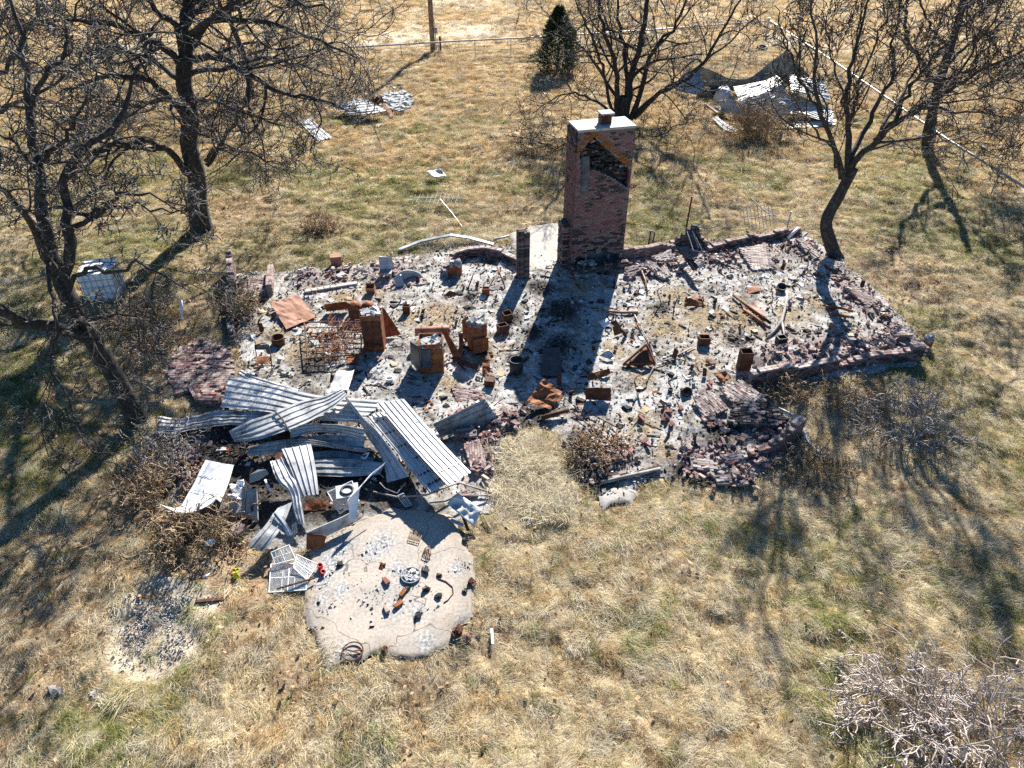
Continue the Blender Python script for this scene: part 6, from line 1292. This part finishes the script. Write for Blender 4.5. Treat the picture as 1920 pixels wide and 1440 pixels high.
for name, lab, cat, pts, r_, m_ in [
    ("rusty_beam", "flat rusty beam on the ash at the edge of the chimney shadow", "beam", [(1138, 584, .1), (1166, 586, .12), (1196, 585, .1)], .05, 'rust_pale'),
    ("rusty_rod", "rusty rod leaning inside the curved planter wall, left of three", "rod", [(878, 540, .06), (889, 510, .5)], .028, 'rust_pale'),
    ("rusty_rod", "rusty rod leaning inside the curved planter wall, middle of three", "rod", [(916, 540, .06), (932, 513, .4)], .024, 'rust_pale'),
    ("rusty_rod", "rusty rod leaning beside the brick pillar, right of three", "rod", [(947, 540, .06), (933, 500, .55)], .028, 'rust_pale'),
    ("rusty_rod", "thin rod standing up out of the black weeds at the left wall", "rod", [(466, 560, .06), (463, 518, .8)], .014, 'rust_dark'),
    ("rusty_rod", "second thin rod among the black weeds at the left wall", "rod", [(473, 600, .06), (475, 545, .9)], .014, 'rust_dark'),
    ("rusty_rod", "curled rust rods below the brick chunks right of the chimney", "rod", [(1228, 590, .06), (1240, 570, .3), (1232, 545, .5), (1245, 535, .6)], .02, 'rust_dark'),
    ("rusty_rod", "bent rust hook right of the curled rods", "rod", [(1262, 592, .05), (1264, 575, .3), (1270, 560, .45), (1266, 552, .5)], .022, 'rust_dark'),
    ("rusty_rod", "long pale bent strip below the tilted brick chunks", "rod", [(1204, 508, .2), (1210, 525, .15), (1214, 550, .1)], .028, 'brush'),
    ("rusty_beam", "long rusty beam running diagonally to the forked white branch", "beam", [(1375, 553, .12), (1410, 580, .18), (1445, 606, .14)], .05, 'rust_dark'),
    ("rusty_beam", "shorter rusty beam just under the long diagonal one", "beam", [(1394, 580, .1), (1420, 598, .12), (1436, 612, .1)], .05, 'rust'),
    ("rusty_beam", "upper of two rusty beams in the shadow of the curved tree", "beam", [(1548, 574, .12), (1578, 578, .2), (1600, 584, .16)], .045, 'rust'),
    ("rusty_beam", "lower of two rusty beams in the shadow of the curved tree", "beam", [(1556, 588, .1), (1592, 594, .14)], .045, 'rust'),
    ("charred_plank", "charred plank lying behind the thin angle iron rectangle", "plank", [(1015, 784, .1), (1040, 776, .2), (1066, 768, .22)], .07, 'rust_dark'),
    ("charred_plank", "long pale plank at the front edge above the square concrete patch", "plank", [(1128, 905, .12), (1180, 892, .14), (1238, 879, .1)], .05, 'deadwood'),
    ("dead_branch", "thin dead branch lying across the ash beside the triangular frame", "branch", [(1212, 720, .06), (1222, 695, .1), (1232, 680, .14), (1262, 670, .12), (1305, 648, .1)], .022, 'deadwood'),
    ("dead_branch", "dark dead branch running up from the triangular frame to the weeds", "branch", [(1228, 682, .1), (1222, 650, .1), (1205, 620, .12), (1190, 590, .1)], .02, 'deadwood'),
    ("white_pipe", "short white pipe standing in the brush left of the house", "pipe", [(340, 602, .02), (341, 575, .4), (339, 562, .6)], .05, 'whitep'),
    ("white_pipe", "white pipe end sticking out of the rear wall under the branches", "pipe", [(1478, 446, .3), (1496, 428, .6)], .06, 'whitep'),
    ("thin_rod", "grey rod lying upright on the ash near the burnt rectangle", "rod", [(1172, 812, .06), (1174, 850, .06), (1180, 868, .06)], .012, 'zinc_dull_shade'),
    ("rusty_rod", "small brown bent rod right of the long tan brick slab", "rod", [(921, 846, .1), (922, 868, .08), (927, 876, .06)], .014, 'rust_dark'),
    ("rusty_chain", "thin black chain on the right half of the pad", "chain", [(822, 1085, .07), (836, 1090, .07), (848, 1100, .07), (850, 1112, .07), (840, 1125, .07), (832, 1130, .07)], .011, 'rust_dark')]: rodthing(name, lab, cat, pts, r_, m_)
# forked pale branch
fb_ = MB().tube([G(1476, 545, .25), G(1474, 570, .2), G(1466, 602, .16), G(1450, 622, .12), G(1438, 636, .08)], [.03, .045, .05, .045, .03], 7).tube([G(1466, 602, .16), G(1470, 625, .12), G(1471, 648, .1)], [.035, .028, .018], 6)
single("dead_branch", "forked bleached white branch lying in the right part of the floor", "branch", fb_, M['deadwood'], smooth=True)
dk = MB().tube([G(1460, 765, .3), G(1480, 775, .25), G(1496, 786, .2)], [.03, .04, .05], 7).tube([G(1490, 782, .2), G(1505, 805, .14), G(1516, 830, .12), G(1535, 850, .12), G(1562, 858, .12)], [.09, .1, .05, .06, .08], 8)
single("grey_duct", "bent grey metal duct lying in the grass right of the sooty brick slab", "duct", dk, M['fire_shade_zinc'], smooth=True)
# chair seat, tub, strip by the rear wall
gc = thing("grey_chair", "grey plastic chair sunk in the rubble at the rear left edge", "chair", G(725, 520)); c = G(725, 522)
part(gc, "seat", MB().box(c+Vector((0, -.05, .3)), (.44, .42, .05), jit=.04), M['zinc_dull_shade']); part(gc, "backrest", MB().box(c+Vector((0, .18, .52)), (.44, .05, .46), euler(-.25, 0, 0), jit=.05), M['zinc_blue_shade'])
for sx in (-1, 1):
    for sy in (-1, 1): part(gc, "leg", MB().tube([c+Vector((sx*.18, -.05+sy*.17, .29)), c+Vector((sx*.21, -.05+sy*.2, .03))], .02, 6), M['zinc_dull_shade'])
tb = thing("steel_tub", "blue grey oval tub tipped on the brick floor strip", "tub", G(764, 528)); c = G(768, 522, .18); Mt = euler(.95, .25, .35)
pr = [(.001, -.16), (.26, -.16), (.36, .02), (.4, .03), (.38, .045), (.34, .03), (.24, -.14), (.001, -.145)]; b = MB().lathe((0, 0, 0), pr, 22); b.v = [tuple(c+Mt @ Vector((p[0]*1.25, p[1]*.75, p[2]))) for p in b.v]; part(tb, "bowl", b, M['zinc_blue_shade'], True)
b = MB().lathe((0, 0, -.13), [(.05, 0), (.05, .01), (.001, .01)], 10); b.v = [tuple(c+Mt @ Vector(p)) for p in b.v]; part(tb, "drain", b, M['black'])
sheet("blue_sheet", "shaded blue grey panel leaning on the left of the oval tub", [(738, 522, .35), (752, 514, .4), (760, 534, .08), (744, 538, .06)], 'zinc_blue_shade', 6, .04, 33, cat="panel")
sheet("crumpled_sheet", "white crumpled metal scrap on the ash above the crumpled rusty plates", [(1124, 668, .12), (1140, 656, .25), (1150, 664, .2), (1152, 676, .08)], 'white_sheet', 8, .1, 34, wave=5)
sheet("crumpled_sheet", "white ash coated flap left of the rolled orange rust sheet", [(1122, 604, .12), (1140, 596, .2), (1146, 606, .15), (1132, 614, .08)], 'whitep', 6, .06, 35, wave=4)
tires = thing("wire_coil", "grey ring on the rubble above the rolled rust sheet", "ring", G(1145, 594)); part(tires, "ring", MB().tube([G(1145, 594, .3)+Vector((.1*math.cos(t), .05*math.sin(t), .1*math.sin(t))) for t in np.linspace(0, 6.3, 18)], .025, 6), M['black'], True)
# fallen gutter strip behind the planter
gs = MB(); P_ = [G(748, 468, .12), G(790, 452, .2), G(845, 441, .38), G(880, 446, .2), G(925, 458, .1)]
for a, b in zip(P_[:-1], P_[1:]):
    d = (b-a); gs.box((a+b)/2, (d.length+.02, .16, .05), d.to_track_quat('X', 'Z').to_matrix())
single("fallen_gutter", "bent fallen gutter strip lying in the grass behind the curved planter wall", "gutter", gs, M['fire_shade_zinc'])
rodthing("fallen_gutter", "short thin blue strip between the bent gutter and the brick pillar", "strip", [(925, 450, .12), (955, 442, .16)], .04, 'zinc_blue_shade')
# ------------------------------------------------------------------ things on the pad
wh = thing("steering_wheel", "rusty steering wheel like ring with one spoke bar on the front of the pad", "wheel ring", G(660, 1221)); c = G(661, 1221, .1)
part(wh, "ring", MB().tube([c+Vector((.2*math.cos(t), .2*math.sin(t), 0)) for t in np.linspace(0, 6.2832, 28)], .015, 6, cap=False), M['rust_dark'], True)
for an in (-.3, .15, 2.9): part(wh, "spoke", MB().tube([c, c+Vector((.2*math.cos(an), .2*math.sin(an), 0))], .014, 5), M['rust_dark'])
def lump(name, label, cat, px, s, m, seed, flat=.7, z=.06):
    r = np.random.default_rng(seed); b = MB(); c = G(*px)
    for k in range(6):
        b.box(c+Vector((r.uniform(-.3, .3)*s, r.uniform(-.3, .3)*s, z+r.uniform(.1, .5)*s*flat)), (s*r.uniform(.5, .9), s*r.uniform(.4, .8), s*flat*r.uniform(.4, .8)), euler(r.uniform(-.6, .6), r.uniform(-.6, .6), r.uniform(0, 3)), jit=.2)
    return single(name, label, cat, b, M[m])
for lab, px, s_, m_ in [("black charred lump on the pad right of the round tray, uppermost of its row", (798, 1074), .2, 'black'), ("square black charred block on the right of the pad", (824, 1083), .15, 'black'), ("black charred lump right below the round tray", (798, 1109), .19, 'black'),
                        ("broad black lump by the thin chain on the pad", (822, 1121), .2, 'black'), ("black lump at the right rim of the pad below the white crumbs", (873, 1113), .14, 'black'), ("small black lump in the grass edge right of the pad", (873, 1016), .16, 'black'),
                        ("brown charred clump in the grass at the right rim of the pad", (885, 1098), .22, 'rust_dark'), ("black lump directly touching the round tray", (763, 1108), .13, 'black'), ("dark clump with brown flakes at the front of the pad", (722, 1222), .16, 'rust_dark'), ("brown lump left of the stained middle of the pad", (716, 1065), .15, 'rust'),
                        ("dark lump beside the red cup on the left of the pad", (640, 1062), .16, 'char'), ("brown debris clump at the right front corner of the pad", (858, 1190), .26, 'rust_dark'), ("brown rock like clump in the grass near the pad corner", (880, 1200), .2, 'rust_pale'), ("grey ash lump in the middle of the pad", (785, 1158), .16, 'char')]:
    lump("charred_lump", lab, "lump", px, s_*.68, m_, len(lab)+px[0])
for lab, px, m_ in [("orange brick lying left of the round tray", (725, 1095), 'b2'), ("brown brick below the round tray", (756, 1117), 'b5'), ("olive brown brick by the small ash stain", (726, 1147), 'b3'), ("pale brown brick right of the olive one", (748, 1138), 'b5')]:
    p = G(*px); o = bpy.data.objects.new("brick", BMESH[m_][0]); COL.objects.link(o); o.location = (p.x, p.y, .1); o.rotation_euler = (0, .1, U(0, 3)); tag(o, lab, "brick", "bricks on the pad")
cp_ = can("plastic_cup", "small red cup on the left edge of the pad", "cup", (604, 1078), .05, .12, 'redp', .5, 1.0); can("plastic_cup", "dark magenta cup just above the red one", "cup", (602, 1068), .055, .13, 'redp', .2, .4)
sheet("yellow_bag", "crumpled yellow plastic bag on the bare soil left of the pad", [(438, 1066, .1), (449, 1066, .2), (450, 1082, .12), (441, 1088, .06)], 'yellow', 9, .12, 36, cat="bag", wave=9)
sheet("red_rag", "small red rag beside the yellow bag", [(426, 1074, .06), (438, 1074, .1), (438, 1080, .06), (426, 1080, .05)], 'redp', 5, .05, 37, cat="rag", wave=9)
sheet("white_scrap", "torn white plastic scrap on the bare soil", [(378, 1082, .06), (392, 1074, .16), (390, 1084, .08), (382, 1089, .05)], 'whitep', 6, .05, 38, cat="scrap", wave=9)
sheet("white_scrap", "white scrap on the soil just above the gravel", [(338, 1113, .05), (352, 1108, .08), (352, 1115, .05), (340, 1117, .05)], 'whitep', 5, .03, 39, cat="scrap", wave=9)
sheet("white_scrap", "white foam scrap caught in the dry brush below the bent panel", [(384, 1016, .3), (402, 1010, .38), (402, 1020, .3), (386, 1024, .26)], 'whitep', 6, .06, 40, cat="scrap", wave=9)
for lab, px, s_ in [("pointed pale field stone in the grass below the gravel", (105, 1294), .3), ("flat pale stone near the gravel tip", (176, 1299), .2), ("grey stone at the left side of the bent white panel", (332, 915), .3), ("square grey stone in the weeds below the other", (335, 928), .24), ("flat stone above the brick patio", (340, 652), .24), ("white block in the grass right of the chimney", (1190, 440), .22), ("pale block in front of the small far metal pile", (667, 227), .45), ("pale scrap block near the tyre", (1402, 98), .6)]:
    lump("stone", lab, "stone", px, s_*.75, 'stone', len(lab), .4, -.03)
# ================================================================== BEHIND THE HOUSE
# collapsed shed
GS = "sheets of the collapsed shed"
for lab, st, m_, rb, am in [
    ("dark curled sheet at the left end of the collapsed shed", [((1263, 158, .35), (1268, 170, .05)), ((1288, 134, 1.1), (1302, 176, .1)), ((1311, 123, 1.4), (1322, 168, .2))], 'zinc_blue_shade', 4, .1),
    ("long back wall sheet sagging low in the middle behind the shed wreck", [((1311, 122, 1.5), (1314, 160, .1)), ((1340, 134, 1.2), (1340, 166, .1)), ((1372, 147, .9), (1370, 170, .1)), ((1405, 146, 1.0), (1408, 172, .1)), ((1440, 120, 1.7), (1440, 172, .1)), ((1466, 100, 2.4), (1464, 170, .2)), ((1480, 93, 2.7), (1480, 160, .5))], 'zinc_dull_shade', 14, .06),
    ("tall folded corner of the shed wreck, its highest point", [((1478, 93, 2.7), (1476, 150, .8)), ((1494, 116, 2.1), (1492, 160, .5)), ((1516, 140, 1.5), (1514, 165, .6))], 'fire_shade_zinc', 4, .1),
    ("long bright ribbed sheet running up through the middle of the shed wreck", [((1375, 163, .95), (1386, 190, .75)), ((1420, 155, 1.25), (1422, 178, 1.05)), ((1460, 140, 1.65), (1468, 158, 1.45))], 'zinc', 6, .1),
    ("blue shaded lower slope of the middle sheet of the shed", [((1388, 191, .8), (1404, 216, .3)), ((1430, 176, 1.1), (1442, 208, .5)), ((1467, 158, 1.45), (1478, 186, .8))], 'zinc', 5, .06),
    ("crumpled pale sheet folded like a tent left of the shed middle", [((1336, 192, .3), (1354, 200, .1)), ((1344, 168, 1.0), (1368, 190, .4)), ((1362, 158, 1.1), (1376, 184, .5))], 'zinc', 3, .2),
    ("grey sheet crumpled at the front left of the shed wreck", [((1350, 188, .7), (1352, 206, .2)), ((1378, 188, .8), (1386, 216, .1)), ((1396, 200, .6), (1406, 224, .05))], 'zinc_blue_shade', 3, .18),
    ("ribbed sheet lying on top at the right end of the shed wreck", [((1480, 138, 1.6), (1482, 172, 1.25)), ((1515, 146, 1.5), (1520, 180, 1.1)), ((1546, 148, 1.3), (1556, 190, .7))], 'zinc', 8, .08),
    ("lower right ribbed sheet of the shed wreck close to the ground", [((1486, 172, 1.0), (1482, 212, .45)), ((1520, 188, .75), (1518, 220, .35)), ((1564, 204, .45), (1560, 234, .15))], 'zinc', 8, .09),
    ("curved grey sheet standing at the front of the shed wreck", [((1444, 188, .95), (1450, 226, .05)), ((1462, 182, 1.1), (1466, 228, .05)), ((1484, 178, 1.1), (1480, 222, .1))], 'zinc_blue_shade', 4, .14),
    ("rounded grey sheet behind the brown bush at the shed", [((1394, 224, .5), (1398, 238, .05)), ((1420, 208, .9), (1420, 240, .05)), ((1448, 222, .5), (1446, 240, .05))], 'zinc_dull_shade', 3, .06),
    ("dark torn sheet in the hollow between the back wall and the middle sheet", [((1330, 160, .8), (1334, 182, .2)), ((1352, 160, .8), (1350, 180, .2)), ((1372, 166, .7), (1368, 182, .3))], 'black', 3, .14),
    ("flat white board at the lower right foot of the shed wreck", [((1476, 232, .1), (1474, 240, .06)), ((1520, 228, .12), (1520, 238, .06)), ((1568, 224, .15), (1566, 234, .06))], 'white_sheet', 1, .02),
    ("pale board lying at the lower left foot of the shed wreck", [((1344, 218, .1), (1336, 222, .06)), ((1362, 232, .1), (1354, 240, .06)), ((1385, 244, .1), (1370, 248, .06))], 'ashc', 1, .02)]:
    rib_sheet("shed_sheet", lab, st, ribs=rb, m=m_, amp=am, seed=len(lab), cat="metal sheet", rib=.03, n=22, sol=.01, wave=.9)
for lab, a, b in [("pale timber leaning out at the left front of the shed wreck", (1322, 195, .5), (1345, 212, .2)), ("pale timber under the middle of the shed wreck", (1340, 203, .2), (1372, 214, .25)), ("white post end in front of the brown bush by the shed", (1462, 262, .05), (1466, 248, .5))]:
    A_, B_ = G(*a), G(*b); d = B_-A_; single("timber", lab, "timber", MB().box((A_+B_)/2, (d.length, .14, .1), d.to_track_quat('X', 'Z').to_matrix()), M['deadwood'])
ty = thing("tyre", "black tyre lying in the grass behind the collapsed shed", "tyre", G(1429, 90)); c = G(1429, 90, .12)
pr = [(.22, -.09), (.3, -.12), (.38, -.1), (.41, -.04), (.41, .04), (.38, .1), (.3, .12), (.22, .09), (.22, -.09)]
b = MB().lathe((0, 0, 0), pr, 24); Mt = euler(.25, 0, 0); b.v = [tuple(c+Mt @ Vector(p)) for p in b.v]; part(ty, "rubber_ring", b, M['rubber'], True)
# small far pile
for lab, st, m_, rb in [("white ribbed sheet on the small metal heap below the utility pole", [((619, 199, .3), (655, 214, .3)), ((650, 192, .5), (688, 213, .4)), ((690, 188, .55), (724, 208, .3))], 'white_sheet', 5), ("pale sheet leaning at the back of the small metal heap", [((648, 192, .5), (668, 184, .6)), ((668, 200, .4), (694, 190, .5))], 'zinc', 3)]:
    rib_sheet("roofing_sheet", lab, st, ribs=rb, m=m_, amp=.04, seed=len(lab), n=14, rib=.03)
for lab, q, m_, am in [("dark rust scraps sticking up behind the small metal heap", [(687, 186, .5), (716, 180, .6), (722, 196, .1), (692, 192, .1)], 'rust_dark', .35), ("brown rust strip at the right end of the small metal heap", [(716, 196, .2), (722, 194, .25), (740, 216, .1), (733, 220, .06)], 'rust', .08)]:
    sheet("rust_sheet", lab, q, m_, 9, am, len(lab), cat="rusty sheet", smooth=False, wave=2)
ah = MB()
for _ in range(160):
    p = G(random.gauss(742, 13), random.gauss(192, 9)); ah.box((p.x, p.y, U(.0, .12)), (U(.15, .4), U(.12, .3), U(.05, .16)), euler(U(-.3, .3), U(-.3, .3), U(0, 3)), jit=.2)
single("ash_heap", "flat white ash heap right of the small metal heap", "ash", ah, M['ashc'], kind='stuff')
rib_sheet("roofing_sheet", "single white sheet lying alone in the grass at the oak branches", [((561, 226, .12), (583, 222, .12)), ((575, 243, .14), (602, 240, .14)), ((598, 264, .1), (622, 257, .1))], ribs=3, m='white_sheet', amp=.02, seed=44, n=14)
sheet("metal_scrap", "small bent white metal scrap alone in the middle of the grass", [(799, 321, .3), (826, 316, .45), (838, 331, .12), (812, 332, .35)], 'white_sheet', 7, .05, 45)
# antennas
an = thing("tv_antenna", "fallen television antenna with a long cross boom lying in the grass behind the planter", "antenna", G(820, 372)); f = MB().tube([G(765, 371, .3), G(868, 373, .3)], .018, 5); part(an, "boom", f, M['zinc'])
part(an, "mast", MB().tube([G(825, 373, .3), G(848, 400, .15), G(868, 427, .05)], .016, 5), M['zinc'])
for i, t in enumerate(np.linspace(.03, .97, 13)):
    a = G(765, 371, .3).lerp(G(868, 373, .3), t); l = .55 if 5 < i < 9 else .22+.1*(i % 3); part(an, "element", MB().tube([a+Vector((.12*l, l, U(0, .1))), a-Vector((.12*l, l, U(0, .1)))], .007, 4), M['zinc'])
an = thing("tv_antenna", "bent antenna wreck in the weeds by the long rear wall", "antenna", G(1430, 408)); A_, B_ = G(1393, 412, .5), G(1452, 402, .7); part(an, "boom", MB().tube([A_, B_], .02, 5), M['zinc']); A2, B2 = G(1408, 372, .8), G(1452, 410, .5); part(an, "mast", MB().tube([A2, B2], .022, 5), M['zinc'])
for t in np.linspace(.05, .95, 9):
    a = A_.lerp(B_, t); part(an, "element", MB().tube([a+Vector((-.05, .3, .35)), a-Vector((-.05, .3, .35))], .012, 4), M['zinc_dull_shade'])
for lab, a, h_, r_, m_ in [("tall dark steel post leaning in the grass behind the jagged wall stub", (1287, 425), 1.25, .035, 'rust_dark'), ("short black steel post right of the chimney, left of two", (1214, 468), .75, .03, 'black'), ("short black steel post right of the chimney, right of two", (1222, 466), .65, .025, 'black'), ("thin pale pole standing at the rear wall under the elm branches", (1472, 440), .95, .03, 'zinc')]:
    p = G(*a); single("steel_post", lab, "post", MB().tube([(p.x, p.y, -.1), (p.x+.06, p.y+.1, h_)], r_, 6), M[m_])
# IBC tote
tt = G(196, 568); t_ = thing("water_tote", "white plastic water tote in a wire cage behind the leaning dead tree", "tote", (tt.x, tt.y, 0), .25)
part(t_, "tank", MB().box((0, .55, .62), (1.0, 1.1, .94), jit=.01), M['whitep'], local=True); part(t_, "pallet", MB().box((0, .55, .07), (1.06, 1.18, .12)), M['zinc_dull_shade'], local=True); cg = MB()
for k in range(7):
    x_ = -.53+k*.1767
    for y_ in (-.03, 1.13): cg.tube([(x_, y_, .1), (x_, y_, 1.12)], .011, 5)
    y_ = -.03+k*.193
    for x2 in (-.53, .53): cg.tube([(x2, y_, .1), (x2, y_, 1.12)], .011, 5)
for z_ in (.15, .38, .62, .86, 1.1): cg.tube([(-.53, -.03, z_), (.53, -.03, z_), (.53, 1.13, z_), (-.53, 1.13, z_), (-.53, -.03, z_)], .012, 5)
part(t_, "cage", cg, M['zinc'], local=True); part(t_, "lid", MB().lathe((0, .55, 1.09), [(.001, .05), (.11, .05), (.12, .0)], 16), M['black'], True, local=True)
# utility pole with meter
pp = G(812, 97); Yp = pp.y; up_ = thing("utility_pole", "tall wooden utility pole beyond the pipe fence", "utility pole", (pp.x, pp.y, 0)); part(up_, "pole", MB().tube([(pp.x, pp.y, -.3), (pp.x, pp.y, 5), (pp.x+.02, pp.y, 10.5)], [.2, .17, .14], 10), M['wood_pole'], True)
part(up_, "conduit", MB().tube([(pp.x+.26, pp.y-.02, 0), (pp.x+.26, pp.y-.02, 1.9), (pp.x+.16, pp.y, 2.3), (pp.x+.16, pp.y, 6)], .035, 6), M['zinc'], True); part(up_, "meter_box", MB().box((pp.x+.3, pp.y-.1, 1.5), (.24, .16, .4)), M['zinc_dull_shade']); part(up_, "cross_arm", MB().box((pp.x, pp.y-.15, 9.8), (2.2, .1, .12)), M['wood_pole'])
mp = G(824, 97); single("meter_post", "short post beside the foot of the utility pole", "post", MB().box((mp.x+.1, mp.y-.1, .55), (.14, .14, 1.1)), M['rust_dark'])
# pipe fence
def fence(label, pts, posts, h=1.05):
    W = [G(u, v) for u, v in pts]; root = thing("pipe_fence", label, "fence", (W[0].x, W[0].y, 0))
    part(root, "top_rail", MB().tube([p+Vector((0, 0, h)) for p in W], .055, 8), M['pipe'], True)
    for z_ in (.35, .6, .82): part(root, "wire", MB().tube([p+Vector((0, -.03, z_)) for p in W], .009, 4), M['pipe'])
    L = [0]
    for a, b in zip(W[:-1], W[1:]): L.append(L[-1]+(b-a).length)
    n = int(L[-1]/2.6)
    for k in range(n+1):
        d = L[-1]*k/n; i = max(j for j in range(len(W)-1) if L[j] <= d+1e-6); p = W[i].lerp(W[i+1], (d-L[i])/(L[i+1]-L[i])); part(root, "post", MB().tube([(p.x, p.y, -.1), (p.x, p.y, h-.03)], .03, 6), M['pipe'])
    return root
fence("pale pipe rail fence crossing behind the yard in front of the utility pole", [(-40, 170), (300, 142), (640, 120), (860, 106), (1010, 98), (1200, 85), (1432, 66)], None)
fence("pale pipe rail fence running down the right side behind the shed and elm trees", [(1440, 66), (1560, 150), (1660, 225), (1760, 300), (1930, 415)], None)
cpx = G(1436, 66); single("corner_post", "stout corner post where the two pipe fences meet", "post", MB().tube([(cpx.x, cpx.y, -.1), (cpx.x, cpx.y, 1.3)], .09, 10), M['pipe'])
print("bricks", NB, "grass", NG)
